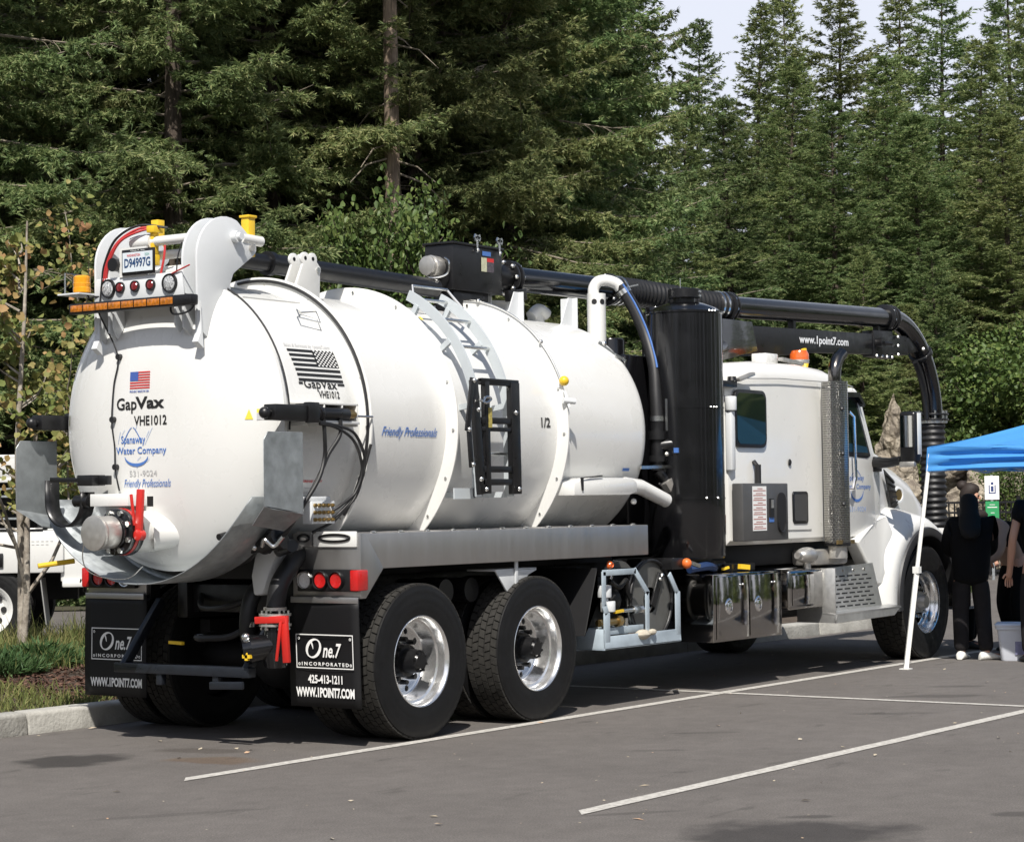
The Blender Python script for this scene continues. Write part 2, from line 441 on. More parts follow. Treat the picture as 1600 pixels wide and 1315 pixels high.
# ------------------------------------------------------------------ ground
def asphalt():
    m = bpy.data.materials.new('asphalt'); m.use_nodes = True
    N, L = m.node_tree.nodes, m.node_tree.links; p = N['Principled BSDF']
    tc = N.new('ShaderNodeTexCoord')
    def noise(sc, det=6, ro=0.6, vec=None):
        n = N.new('ShaderNodeTexNoise'); n.inputs['Scale'].default_value = sc; n.inputs['Detail'].default_value = det; n.inputs['Roughness'].default_value = ro
        L.new(vec or tc.outputs['Object'], n.inputs['Vector']); return n.outputs['Fac']
    def ramp(f, a, b, ca, cb):
        r = N.new('ShaderNodeValToRGB'); e = r.color_ramp.elements
        e[0].position = a; e[1].position = b; e[0].color = (*ca, 1); e[1].color = (*cb, 1); L.new(f, r.inputs['Fac']); return r.outputs['Color']
    def mix(fac, a, b, mode='MIX'):
        x = N.new('ShaderNodeMix'); x.data_type = 'RGBA'; x.blend_type = mode
        if isinstance(fac, float): x.inputs[0].default_value = fac
        else: L.new(fac, x.inputs[0])
        for s, q in ((6, a), (7, b)):
            if isinstance(q, tuple): x.inputs[s].default_value = (*q, 1)
            else: L.new(q, x.inputs[s])
        return x.outputs[2]
    base = ramp(noise(0.7, 8, 0.65), 0.3, 0.72, (0.116, 0.106, 0.098), (0.151, 0.138, 0.128))
    grain = ramp(noise(95, 3, 0.8), 0.33, 0.70, (0.60, 0.60, 0.60), (1.34, 1.33, 1.31))
    c = mix(1.0, base, grain, 'MULTIPLY')
    vo = N.new('ShaderNodeTexVoronoi'); vo.inputs['Scale'].default_value = 55
    L.new(tc.outputs['Object'], vo.inputs['Vector'])
    st = ramp(vo.outputs['Distance'], 0.06, 0.16, (1.55, 1.52, 1.48), (1, 1, 1))
    c = mix(0.6, c, st, 'MULTIPLY')
    vo2 = N.new('ShaderNodeTexVoronoi'); vo2.inputs['Scale'].default_value = 11
    L.new(tc.outputs['Object'], vo2.inputs['Vector'])
    c = mix(1.0, c, ramp(vo2.outputs['Distance'], 0.025, 0.05, (1.9, 1.85, 1.75), (1, 1, 1)), 'MULTIPLY')
    c = mix(1.0, c, ramp(noise(6, 6, 0.7), 0.35, 0.65, (0.90, 0.90, 0.90), (1.08, 1.08, 1.08)), 'MULTIPLY')
    # drag marks and old oil drips, elongated blots of their own shape
    mp = N.new('ShaderNodeMapping'); mp.inputs['Scale'].default_value = (0.55, 1.6, 1); mp.inputs['Rotation'].default_value = (0, 0, rad(38)); L.new(tc.outputs['Object'], mp.inputs['Vector'])
    blot = ramp(noise(2.6, 5, 0.55, mp.outputs['Vector']), 0.63, 0.72, (1, 1, 1), (0.66, 0.66, 0.66))
    c = mix(1.0, c, blot, 'MULTIPLY')
    # soft-edged oil and rust stains with an outline of their own
    dn = N.new('ShaderNodeTexNoise'); dn.inputs['Scale'].default_value = 3.5; dn.inputs['Detail'].default_value = 5; L.new(tc.outputs['Object'], dn.inputs['Vector'])
    for (cx, cy, rx, ry, rot, dark) in ((-1.98, 0.02, 0.34, 0.28, 0, (.36, .36, .36)), (-2.40, -5.22, 0.50, 0.38, -.9, (.42, .42, .43)), (-1.25, -5.9, .20, .09, -.9, (.6, .6, .6)), (-0.4, -6.0, .13, .06, -.9, (.6, .6, .6)), (-1.0, -6.5, .20, .06, -.9, (.65, .65, .65)), (-1.9, -5.0, .14, .06, -.9, (.6, .6, .6)),
                                        (4.4, -2.9, .38, .12, -.9, (.68, .68, .68)), (5.3, -2.7, .22, .08, -.9, (.7, .7, .7)), (3.0, -3.2, .3, .07, -.9, (.75, .75, .75)), (1.2, -2.6, .26, .06, -.9, (.75, .75, .75)), (0.2, -2.9, .2, .05, -.9, (.75, .75, .75)), (-1.55, -0.80, .16, .30, .3, (.96, .80, .66)), (-1.2, -.35, .14, .3, .3, (.72, .70, .68)), (-3.4, -2.2, .5, .05, -.6, (.78, .78, .78)), (-2.2, -4.2, .3, .04, -.7, (.74, .74, .74))):
        mp2 = N.new('ShaderNodeMapping'); mp2.vector_type = 'TEXTURE'; mp2.inputs['Location'].default_value = (cx, cy, 0); mp2.inputs['Rotation'].default_value = (0, 0, rot); mp2.inputs['Scale'].default_value = (rx, ry, 1); L.new(tc.outputs['Object'], mp2.inputs['Vector'])
        le = N.new('ShaderNodeVectorMath'); le.operation = 'LENGTH'; L.new(mp2.outputs['Vector'], le.inputs[0])
        ad = N.new('ShaderNodeMath'); ad.operation = 'MULTIPLY_ADD'; L.new(dn.outputs['Fac'], ad.inputs[0]); ad.inputs[1].default_value = 1.3; L.new(le.outputs['Value'], ad.inputs[2])
        mr_ = N.new('ShaderNodeMapRange'); mr_.inputs[1].default_value = 1.45; mr_.inputs[2].default_value = 1.85; mr_.inputs[3].default_value = 1.0; mr_.inputs[4].default_value = 0.0; L.new(ad.outputs[0], mr_.inputs['Value'])
        tint = N.new('ShaderNodeMix'); tint.data_type = 'RGBA'; tint.inputs[6].default_value = (1, 1, 1, 1); tint.inputs[7].default_value = (*dark, 1); L.new(mr_.outputs[0], tint.inputs[0])
        c = mix(1.0, c, tint.outputs[2], 'MULTIPLY')
    L.new(c, p.inputs['Base Color'])
    p.inputs['Roughness'].default_value = 0.86
    p.inputs['Specular IOR Level'].default_value = 0.35
    b = N.new('ShaderNodeBump'); b.inputs['Strength'].default_value = 0.55; b.inputs['Distance'].default_value = 0.006
    L.new(noise(120, 4, 0.7), b.inputs['Height']); L.new(b.outputs['Normal'], p.inputs['Normal'])
    return m
ASPH = asphalt()

def gridmesh(name, x0, x1, y0, y1, nx, ny, zf, m, kind='structure', smooth=True):
    xs = np.linspace(x0, x1, nx + 1); ys = np.linspace(y0, y1, ny + 1)
    v = [(x, y, zf(x, y)) for y in ys for x in xs]
    f = [(j * (nx + 1) + i, j * (nx + 1) + i + 1, (j + 1) * (nx + 1) + i + 1, (j + 1) * (nx + 1) + i) for j in range(ny) for i in range(nx)]
    me = bpy.data.meshes.new(name); me.from_pydata(v, [], f); me.materials.append(m)
    if smooth: me.polygons.foreach_set('use_smooth', [True] * len(me.polygons))
    o = link(name, me); o['kind'] = kind
    return o

gridmesh('parking_lot_ground', -600, 900, -700, 900, 1, 1, lambda x, y: 0.0, ASPH)

def painted_line_mat():
    m = mat('worn_white_road_paint', (0.60, 0.58, 0.53), 0.75, col2=(0.34, 0.32, 0.29), vscale=30, bump=0.2, bscale=90)
    return m
RPAINT = painted_line_mat()
def line(name, pts, lab):
    b = B(); b.add([(x, y, 0.004) for x, y in pts], [tuple(range(len(pts)))])
    o = b.build(name, RPAINT, None, smooth=0); o['kind'] = 'structure'; return o
def strip(x0, x1, y, w=0.10, skew0=0.0):
    n = 60; up = []; dn = []
    for i in range(n + 1):
        x = x0 + (x1 - x0) * i / n; j = random.uniform(-0.004, 0.004)
        up.append((x + (skew0 if i == 0 else 0), y + w / 2 + j)); dn.append((x, y - w / 2 + random.uniform(-0.004, 0.004)))
    return up, dn
random.seed(4)
def linemesh(name, x0, x1, y, w, along='x', skew=0.0):
    up, dn = strip(x0, x1, y, w, skew); n = len(up)
    v = [(a, b, 0.004) for a, b in up] + [(a, b, 0.004) for a, b in dn]
    if along == 'y': v = [(b, a, 0.0045) for a, b, c in v]
    f = [(i, i + n, i + n + 1, i + 1) for i in range(n - 1)]
    b = B(); b.add(v, f); o = b.build(name, RPAINT, None, smooth=0); o['kind'] = 'structure'
linemesh('bay_line', -2.40, 18.0, -1.27, 0.10, skew=0.12)
linemesh('bay_line', -2.40, 18.0, -3.96, 0.10, skew=0.12)
linemesh('bay_line', -10.0, 1.33, 3.90, 0.09, along='y')

# ------------------------------------------------------------------ planting island: kerb stones, soil, turf, bark
CONC = mat('kerb_concrete', (0.46, 0.45, 0.41), 0.85, col2=(0.30, 0.29, 0.26), vscale=3.5, bump=0.35, bscale=35)
SOIL = mat('planting_soil', (0.085, 0.065, 0.045), 0.95, col2=(0.05, 0.035, 0.025), vscale=7, bump=0.6, bscale=30)
kerb = empty('kerb', (0, 1.49, 0)); kerb['kind'] = 'structure'
ks = B(); ks.prism([(0.008, -0.09, -0.05), (0.008, -0.075, 0.135), (0.008, -0.055, 0.152), (0.008, 0.085, 0.155), (0.008, 0.085, -0.05)], (2.984, 0, 0))
ksm = ks.mesh('kerb_stone', CONC, 35, bev=0.012, seg=2)
for i, x in enumerate((-10.05, -7.05, -4.05, -1.05 - 0.0, 1.95, 4.95, 7.95, 10.95)):
    link('kerb_stone', ksm, kerb, (x, 0, random.uniform(-0.003, 0.003)))
gridmesh('planting_bed', -12, 14, 1.572, 6.2, 60, 16, lambda x, y: 0.125 + 0.03 * math.sin(x * 1.7 + y) * math.sin(y * 2.1) + 0.05 * min(1, max(0, (y - 1.6) / 2)), SOIL)
kb = empty('kerb', (0, 6.28, 0)); kb['kind'] = 'structure'
for i, x in enumerate((-10.05, -7.05, -4.05, -1.05, 1.95, 4.95, 7.95)):
    link('kerb_stone', ksm, kb, (x + 3, 0, 0), (0, 0, PI))

# ------------------------------------------------------------------ the vacuum truck
T = empty('vacuum_truck', (0, 0, 0))
tag(T, 'large white vacuum tanker truck with black boom, parked rear end towards the viewer', 'truck')
ZC, R0 = 2.10, 0.92                              # tank axis height and radius

def cylpt(x, th, r):                             # th: 0 = right side, 90 = top
    a = rad(th)
    return Vector((x, -r * math.cos(a), ZC + r * math.sin(a)))
def dishx(rho):
    t = min(1.0, rho / 0.93)
    return -1.105 - 0.215 * (1 - t ** 2.9) ** 0.78
def on_dish(y, z, off=0.004):
    return Vector((dishx(math.hypot(y, z - ZC)) - off, y, z))

# --- wheels
def tyre_meshes(w, r, rin, tread_w):
    hw = w / 2
    prof = [(-hw * 0.80, rin), (-hw * 0.97, rin + 0.012), (-hw * 1.0, rin + 0.05), (-hw * 1.03, rin + (r - rin) * 0.40), (-hw * 1.025, rin + (r - rin) * 0.42), (-hw * 1.035, rin + (r - rin) * 0.45),
            (-hw * 1.02, rin + (r - rin) * 0.62), (-hw * 0.985, rin + (r - rin) * 0.74), (-hw * 0.99, rin + (r - rin) * 0.76), (-hw * 0.95, r - 0.035), (-hw * 0.93, r - 0.016), (-hw * 0.86, r - 0.013)]
    prof = prof + [(0, r - 0.012)] + [(-a, b) for a, b in prof[::-1]]
    body = B(); body.lathe(prof, (0, 0, 0), (0, 1, 0), 72)
    # raised shoulder bars and lettering blocks on the sidewall
    for i in range(72):
        a = 2 * PI * i / 72
        c, s_ = math.cos(a), math.sin(a)
    tm = body.mesh('tyre', TYRE, 40)
    tr = B(); nb = 52; ribs = 5; tw = hw * 0.90
    for j in range(ribs):
        y0 = -tw + 2 * tw * j / ribs + 0.004; y1 = -tw + 2 * tw * (j + 1) / ribs - 0.004
        for i in range(nb):
            a0 = 2 * PI * (i + (0.5 if j % 2 else 0) + 0.06) / nb; a1 = a0 + 2 * PI * 0.86 / nb; am = (a0 + a1) / 2
            sk = 0.012 if j % 2 else -0.012
            vs = []
            for rr in (r - 0.016, r):
                for a, dy in ((a0, 0), (a1, 0)):
                    for y in (y0, y1):
                        aa = a + (sk if y == y1 else -sk) * 1.0
                        vs.append((rr * math.cos(aa), y, rr * math.sin(aa)))
            tr.add(vs, [(4, 5, 7, 6), (0, 4, 6, 2), (1, 3, 7, 5), (0, 1, 5, 4), (2, 6, 7, 3)])
    trm = tr.mesh('tread', TREAD, 25)
    return tm, trm

def disc_with_holes(y, r_in, r_out, nh, rh, hr, thick, cone=0.0):
    outer = circ(0, 0, r_out, 64); inner = circ(0, 0, r_in, 32)
    hs = [circ(rh * math.cos(2 * PI * (i + .5) / nh), rh * math.sin(2 * PI * (i + .5) / nh), hr, 16) for i in range(nh)]
    vs, fs = holes2d(outer, hs + [inner])
    b = B()
    def yy(a, c): return y + cone * (math.hypot(a, c) - r_in)
    b.add([(a, yy(a, c), c) for a, c in vs], fs)
    for h in hs:
        n = len(h); b.add([(a, yy(a, c), c) for a, c in h] + [(a, yy(a, c) + thick, c) for a, c in h], [(i, (i + 1) % n, (i + 1) % n + n, i + n) for i in range(n)])
    return b

TY_R, TR_R = tyre_meshes(0.285, 0.515, 0.295, 0)
TY_F, TR_F = tyre_meshes(0.375, 0.545, 0.295, 0)
# outer rear rim, outboard = -y
rb = B()
rb.lathe([(-0.118, 0.300), (-0.133, 0.306), (-0.138, 0.300), (-0.132, 0.291), (-0.10, 0.283), (-0.062, 0.277), (-0.055, 0.262), (-0.02, 0.256), (0.0, 0.250), (0.035, 0.243), (0.045, 0.235), (0.048, 0.225)], (0, 0, 0), (0, 1, 0), 72)
RIM_R = rb.mesh('rim', RIMM, 50)
RDISC = disc_with_holes(0.040, 0.10, 0.235, 10, 0.200, 0.021, 0.05, 0.06).mesh('wheel_disc', RIMM, 40)
hb = B(); hb.cyl((0, 0.04, 0), (0, -0.02, 0), 0.112, 0.106, 32); hb.cyl((0, -0.02, 0), (0, -0.115, 0), 0.084, 0.074, 28); hb.cyl((0, -0.115, 0), (0, -0.13, 0), 0.06, 0.05, 20)
for i in range(8):
    a = 2 * PI * i / 8; hb.cyl((0.066 * math.cos(a), -0.11, 0.066 * math.sin(a)), (0.066 * math.cos(a), -0.128, 0.066 * math.sin(a)), 0.010, n=6)
HUB_R = hb.mesh('hub', BSATIN, 35)
nb_ = B()
for i in range(10):
    a = 2 * PI * i / 10
    nb_.cyl((0.143 * math.cos(a), 0.05, 0.143 * math.sin(a)), (0.143 * math.cos(a), -0.012, 0.143 * math.sin(a)), 0.019, 0.016, 6)
NUT_R = [b_.mesh('wheel_nut', BSATIN, 30) for b_ in nb_.pieces(True)]
drb = B(); drb.lathe([(0.06, 0.0), (0.06, 0.27)], (0, 0, 0), (0, 1, 0), 32)
BACK_R = drb.mesh('brake_drum', DARK, 0)  # flat disc behind the wheel holes, shade of the interior in its colour
# front rim: disc outboard
fb = B(); fb.lathe([(-0.150, 0.300), (-0.172, 0.306), (-0.178, 0.300), (-0.172, 0.290), (-0.14, 0.280), (-0.10, 0.272), (-0.092, 0.258), (-0.07, 0.252), (-0.05, 0.240), (-0.045, 0.228)], (0, 0, 0), (0, 1, 0), 72)
RIM_F = fb.mesh('rim', RIMM, 50)
FDISC = disc_with_holes(-0.045, 0.085, 0.23, 10, 0.190, 0.024, 0.05, 0.30).mesh('wheel_disc', RIMM, 40)
hb = B(); hb.cyl((0, -0.06, 0), (0, -0.115, 0), 0.11, 0.10, 32); hb.cyl((0, -0.115, 0), (0, -0.175, 0), 0.075, 0.06, 24)
HUB_F = hb.mesh('hub', DULL, 35)
nb_ = B()
for i in range(10):
    a = 2 * PI * i / 10; nb_.cyl((0.143 * math.cos(a), -0.07, 0.143 * math.sin(a)), (0.143 * math.cos(a), -0.115, 0.143 * math.sin(a)), 0.019, 0.015, 6)
NUT_F = [b_.mesh('wheel_nut', BOLT, 30) for b_ in nb_.pieces(True)]

def wheel(x, y, r, side, kind, spin):
    w = empty('wheel', (x, y, r), 0, T)
    w.rotation_euler = (0, spin, 0) if side < 0 else (0, spin, PI)
    if side > 0: w.rotation_euler = (0, spin, PI)
    ty, tr = (TY_F, TR_F) if kind == 'front' else (TY_R, TR_R)
    link('tyre', ty, w); link('tread', tr, w)
    if kind == 'front':
        for n, m in (('rim', RIM_F), ('wheel_disc', FDISC), ('hub', HUB_F), *[('wheel_nut', m_) for m_ in NUT_F]): link(n, m, w)
    elif kind == 'outer':
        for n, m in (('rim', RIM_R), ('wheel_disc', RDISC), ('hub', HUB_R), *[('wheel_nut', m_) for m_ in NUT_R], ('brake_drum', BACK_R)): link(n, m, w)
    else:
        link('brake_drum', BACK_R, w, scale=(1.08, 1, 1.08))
k = 0
for x in (0.0, 1.37):
    for sd in (-1, 1):
        wheel(x, sd * 1.068, 0.515, sd, 'outer', 0.3 + 0.37 * k); k += 1
        wheel(x, sd * 0.735, 0.515, sd, 'inner', 0.1 + 0.21 * k)
for sd in (-1, 1): wheel(8.07, sd * 1.02, 0.545, sd, 'front', 0.5 * sd)

# --- chassis
fr = B()
for y in (-0.43, 0.43):
    fr.box(-0.55, 9.1, y - 0.045, y + 0.045, 0.80, 1.07)
for x in (-0.45, 0.69, 2.3, 4.2, 5.6, 7.0, 9.05): fr.box(x - 0.05, x + 0.05, -0.38, 0.38, 0.84, 1.03)
fr.build('chassis_frame', BSATIN, T, bev=0.008)
ax = B()
for x in (0.0, 1.37):
    ax.cyl((x, -0.9, 0.515), (x, 0.9, 0.515), 0.09, n=20)
    ax.ball((x, 0, 0.53), 0.23, 20, (1.0, 1.0, 1.05))
    ax.cyl((x + 0.1, 0, 0.55), (x + 0.45, 0, 0.57), 0.10, 0.06)
ax.cyl((8.07, -0.85, 0.50), (8.07, 0.85, 0.50), 0.06)
ax.cyl((1.7, 0, 0.58), (5.6, 0, 0.75), 0.06)
for y in (-0.5, 0.5):
    ax.bar((-0.25, y, 0.72), (1.62, y, 0.72), 0.09, 0.10)
    ax.bar((0.55, y, 0.62), (0.82, y, 0.62), 0.12, 0.28)
    ax.bar((7.3, y, 0.62), (8.9, y, 0.62), 0.08, 0.08)
ax.build('axles_and_suspension', BMATT, T)
ft = B()
for y in (-0.66, 0.40): ft.cyl((5.0, y, 0.75), (6.6, y, 0.75), 0.27, n=28)
ft.box(4.3, 7.2, -0.9, 0.9, 0.98, 1.16)
ft.box(5.3, 6.8, -0.95, -0.5, 0.55, 0.95)
ft.build('under_cab_equipment', BMATT, T, bev=0.01)
sb = B()
sb.box(-0.62, 3.3, -0.62, 0.62, 1.07, 1.30)
for x in (-0.27, 0.69, 2.09): sb.box(x - 0.03, x + 0.03, -0.60, 0.60, 1.28, 1.345)
sb.build('tank_subframe', BMATT, T, bev=0.006)

# --- stainless sill along both sides
for sd in (-1, 1):
    s_ = B(); s_.box(-0.60, 2.91, sd * 1.20, sd * 0.62, 1.140, 1.370)
    sill = s_.build('side_sill', STAIN, T, bev=0.008)
    for x in np.linspace(-0.45, 2.75, 12):
        q = B(); q.ball((x, sd * 1.16, 1.372), 0.022, 10, (1.6 if int(x * 7) % 2 else 1, 1, 0.6)); q.build('rivet', BOLT, sill)
    # rear lamp panel, with raking lower corner
    pn = B(); pn.yz([(sd * 0.66, 0.955), (sd * 1.222, 0.955), (sd * 1.222, 1.372), (sd * 0.66, 1.372)], -0.662, -0.640)
    pn.xz([(-0.66, 0.955), (-0.60, 0.955), (-0.42, 1.138), (-0.42, 1.15), (-0.602, 1.372), (-0.66, 1.372)], sd * 1.216, sd * 1.202)
    panel = pn.build('rear_lamp_panel', STAIN, T, bev=0.003)
    ib = B(); ib.box(-0.64, -0.55, sd * 0.64, sd * 0.70, 0.93, 1.37); ib.build('panel_stiffener', BSATIN, panel)
    lb = B(); lb.box(-0.705, -0.664, sd * 0.73, sd * 1.226, 1.000, 1.142)
    lh = lb.build('lamp_housing', BSATIN, T, bev=0.006)
    for yy, mm, nm in ((0.805, CLRLENS, 'reversing_lamp'), (0.935, REDLENS, 'tail_lamp'), (1.065, REDLENS, 'tail_lamp')):
        q = B(); q.lathe([(0, 0), (-0.004, 0.02), (-0.006, 0.046), (0, 0.052)], (-0.715, sd * yy, 1.071), (1, 0, 0), 28); o = q.build(nm, mm, lh)
        q = B(); q.lathe([(0.01, 0.052), (-0.016, 0.053), (-0.018, 0.058), (0.01, 0.062)], (-0.715, sd * yy, 1.071), (1, 0, 0), 28); q.build('lamp_bezel', BOLT if mm is CLRLENS else BSATIN, lh)
    q = B(); q.box(-0.712, -0.60, sd * 1.172, sd * 1.238, 1.005, 1.140); q.build('corner_marker_lamp', REDLENS, lh, bev=0.01)
    # small marker lamps above
    for (ya, yb, mm) in ((0.70, 0.83, STAIN), (0.845, 1.035 + 0.165, WHITE)):
        q = B(); q.box(-0.676, -0.663, sd * ya, sd * yb, 1.285, 1.385); pl = q.build('marker_plate', mm, panel, bev=0.003)
        q = B(); yc = (ya + yb) / 2; w = (yb - ya) * 0.36
        ring = [(yc + w * math.cos(t) + (0.0), 1.343 + 0.022 * math.sin(t)) for t in np.linspace(0, 2 * PI, 24, endpoint=False)]
        q.tube([(-0.680, sd * a, b) for a, b in ring + ring[:1]], 0.008, 6); q.build('marker_lamp_rim', BSATIN, pl)
    # mud flap
    fl = B(); ny, nz = 8, 10
    def flx(y, z): return -0.672 - 0.012 * math.sin((z - 0.25) * 3.2 + sd) + 0.006 * math.sin(y * 9)
    for side_off in (0.0,):
        vs = [(flx(y, z), sd * y, z) for z in np.linspace(0.255, 0.955, nz + 1) for y in np.linspace(0.635, 1.222, ny + 1)]
        fs = [(j * (ny + 1) + i, j * (ny + 1) + i + 1, (j + 1) * (ny + 1) + i + 1, (j + 1) * (ny + 1) + i) for j in range(nz) for i in range(ny)]
        fl.add(vs, fs)
    flap = fl.build('mud_flap', FLAP, T, smooth=60)
    md = flap.modifiers.new('thick', 'SOLIDIFY'); md.thickness = 0.009; md.offset = 1 if sd > 0 else -1
    cl = B(); cl.box(-0.692, -0.678, sd * 0.66, sd * 1.22, 0.925, 0.965); cl.build('flap_clamp', STAIN, flap, bev=0.003)
    # lettering of the flap: u grows to the viewer's right (-y)
    yl = 1.20 if sd > 0 else -0.655        # left edge as seen
    def fm(u, v, yl=yl): return Vector((flx(abs(yl - u), v) - 0.012, yl - u, v))
    L_ = []
    bx0, bx1, bz0, bz1 = 0.045, 0.525, 0.505, 0.725
    t_ = 0.0065
    L_.append(quads2d([(bx0, bx1, bz0, bz0 + t_), (bx0, bx1, bz1 - t_, bz1), (bx0, bx0 + t_, bz0, bz1), (bx1 - t_, bx1, bz0, bz1)]))
    for cx_, cz_ in ((bx0 + 0.024, bz0 + 0.026), (bx0 + 0.024, bz1 - 0.028), (bx1 - 0.024, bz0 + 0.026), (bx1 - 0.024, bz1 - 0.028)):
        L_.append(stroke2d(circ(cx_, cz_, 0.007, 12) + circ(cx_, cz_, 0.007, 12)[:1], 0.0045))
    # big calligraphic O: ring of varying weight plus inner tail
    an = [i * 2 * PI / 30 for i in range(31)]
    L_.append(stroke2d([(0.188 + 0.054 * math.cos(a) + 0.014 * math.sin(a), 0.633 + 0.058 * math.sin(a)) for a in an], [0.008 + 0.013 * abs(math.cos(a + 0.35)) ** 1.5 for a in an]))
    L_.append(stroke2d([(0.165 + 0.020 * math.sin(t), 0.688 - 0.075 * t / 1.5) for t in (0, .3, .6, .9, 1.2)], [0.003, 0.010, 0.012, 0.008, 0.003]))
    L_.append(fit(text2d('ne.7', 0.1, bold=0.002, shear=0.30), 0.262, 0.425, 0.575, 0.668))
    L_.append(fit(text2d('INCORPORATED', 0.1, bold=0.003, space=1.5), 0.088, 0.485, 0.522, 0.545))
    if sd < 0: L_.append(fit(text2d('425-413-1211', 0.1, bold=0.003), 0.135, 0.425, 0.408, 0.463))
    L_.append(fit(text2d('WWW.1POINT7.COM', 0.1, bold=0.004), 0.035, 0.525, 0.318, 0.383))
    decal('flap_lettering', merge2d(*L_), fm, WHITEV, flap)

# --- rear under-run bar and piping
ub = B()
ub.bar((-1.0, -0.60, 0.49), (-1.0, 0.60, 0.49), 0.075, 0.065, (0, 0, 1))
for y in (-0.545, 0.545): ub.bar((-1.0, y, 0.49), (-0.64, y, 0.92), 0.06, 0.05, (0, 1, 0))
for y in (-0.30, 0.2): ub.bar((-1.0, y, 0.47), (-1.0, y, 0.385), 0.05, 0.05, (1, 0, 0))
ub.bar((-1.0, -0.52, 0.47), (-0.55, -0.42, 0.80), 0.05, 0.05, (0, 1, 0))
ub.bar((-1.045, -0.28, 0.40), (-1.045, -0.56, 0.41), 0.03, 0.05, (0, 0, 1))
ub.build('under_run_bar', NAVY, T, bev=0.006)
pp = B()
pp.tube(smoothpath([(-0.50, -0.62, 1.32), (-0.70, -0.72, 1.22), (-0.86, -0.72, 1.06), (-0.90, -0.71, 0.90)]), 0.062, 18)
pp.build('suction_drain_hose', HOSE, T)
vb = B()
vb.cyl((-0.90, -0.71, 0.905), (-0.90, -0.71, 0.885), 0.075, n=24)
vb.cyl((-0.90, -0.71, 0.865), (-0.90, -0.71, 0.85), 0.105, n=24); vb.cyl((-0.90, -0.71, 0.80), (-0.90, -0.71, 0.785), 0.105, n=24)
vb.build('valve_flange', DULL, T)
vb = B(); vb.cyl((-0.90, -0.71, 0.785), (-0.90, -0.71, 0.60), 0.07, 0.085, 24); vb.cyl((-0.90, -0.71, 0.66), (-1.02, -0.60, 0.64), 0.075, 0.09, 20); vb.cyl((-0.90, -0.71, 0.62), (-0.90, -0.71, 0.52), 0.09, 0.07)
vb.cyl((-1.02, -0.60, 0.64), (-1.06, -0.565, 0.635), 0.095, 0.07, 20)
vb.build('drain_valve_body', BGLOSS, T)
vb = B()
for i in range(6):
    a = i * PI / 3; vb.cyl((-0.90 + 0.085 * math.cos(a), -0.71 + 0.085 * math.sin(a), 0.76), (-0.90 + 0.085 * math.cos(a), -0.71 + 0.085 * math.sin(a), 0.885), 0.008, n=8)
    vb.cyl((-0.90 + 0.085 * math.cos(a), -0.71 + 0.085 * math.sin(a), 0.762), (-0.90 + 0.085 * math.cos(a), -0.71 + 0.085 * math.sin(a), 0.775), 0.014, n=6)
vb.cyl((-1.075, -0.62, 0.70), (-1.08, -0.62, 0.705), 0.02); vb.ball((-1.06, -0.60, 0.72), 0.030, 12)
vb.build('valve_bolts', BOLT, T)
vb = B(); vb.bar((-0.99, -0.63, 0.825), (-0.96, -0.86, 0.835), 0.05, 0.045); vb.bar((-0.97, -0.845, 0.85), (-0.97, -0.865, 0.56), 0.05, 0.026, (1, 0, 0)); vb.bar((-0.99, -0.835, 0.82), (-1.0, -0.805, 0.57), 0.02, 0.014, (1, 0, 0))
vb.build('valve_lever', RED, T, bev=0.004)
vb = B(); vb.bar((-1.085, -0.60, 0.60), (-1.085, -0.665, 0.60), 0.022, 0.022); vb.bar((-1.085, -0.632, 0.575), (-1.085, -0.632, 0.625), 0.022, 0.022, (0, 1, 0)); vb.bar((-0.98, 0.02, 0.66), (-0.98, 0.14, 0.665), 0.025, 0.02)
vb.build('yellow_fitting', YEL, T)
ph = B()
ph.tube(smoothpath([(-0.6, 0.10, 0.70), (-0.85, 0.02, 0.69), (-0.85, -0.25, 0.70), (-0.80, -0.38, 0.76)]), 0.022, 8)
ph.tube(smoothpath([(-0.55, -0.45, 1.10), (-0.78, -0.42, 0.98), (-0.82, -0.40, 0.75), (-0.70, -0.36, 0.58)]), 0.055, 12)
ph.tube(smoothpath([(-0.5, 0.3, 0.95), (-0.7, 0.1, 0.88), (-0.75, -0.2, 0.90), (-0.6, -0.4, 1.0)]), 0.02, 8)
ph.build('rear_hoses', HOSE, T)
q = B(); q.cyl((-0.81, -0.405, 0.80), (-0.81, -0.405, 0.77), 0.062, n=18); q.cyl((-0.85, -0.05, 0.69), (-0.85, 0.0, 0.69), 0.027, n=12); q.build('hose_clamp', BOLT, T)
# white chute below the door hinge side
q = B(); q.prism([(-0.70, -0.50, 1.30), (-0.70, -0.72, 1.34), (-0.70, -0.60, 1.10), (-0.70, -0.55, 0.98), (-0.70, -0.47, 0.97), (-0.70, -0.45, 1.10)], (-0.14, 0, 0)); q.build('drain_chute', PLATE, T, bev=0.02)

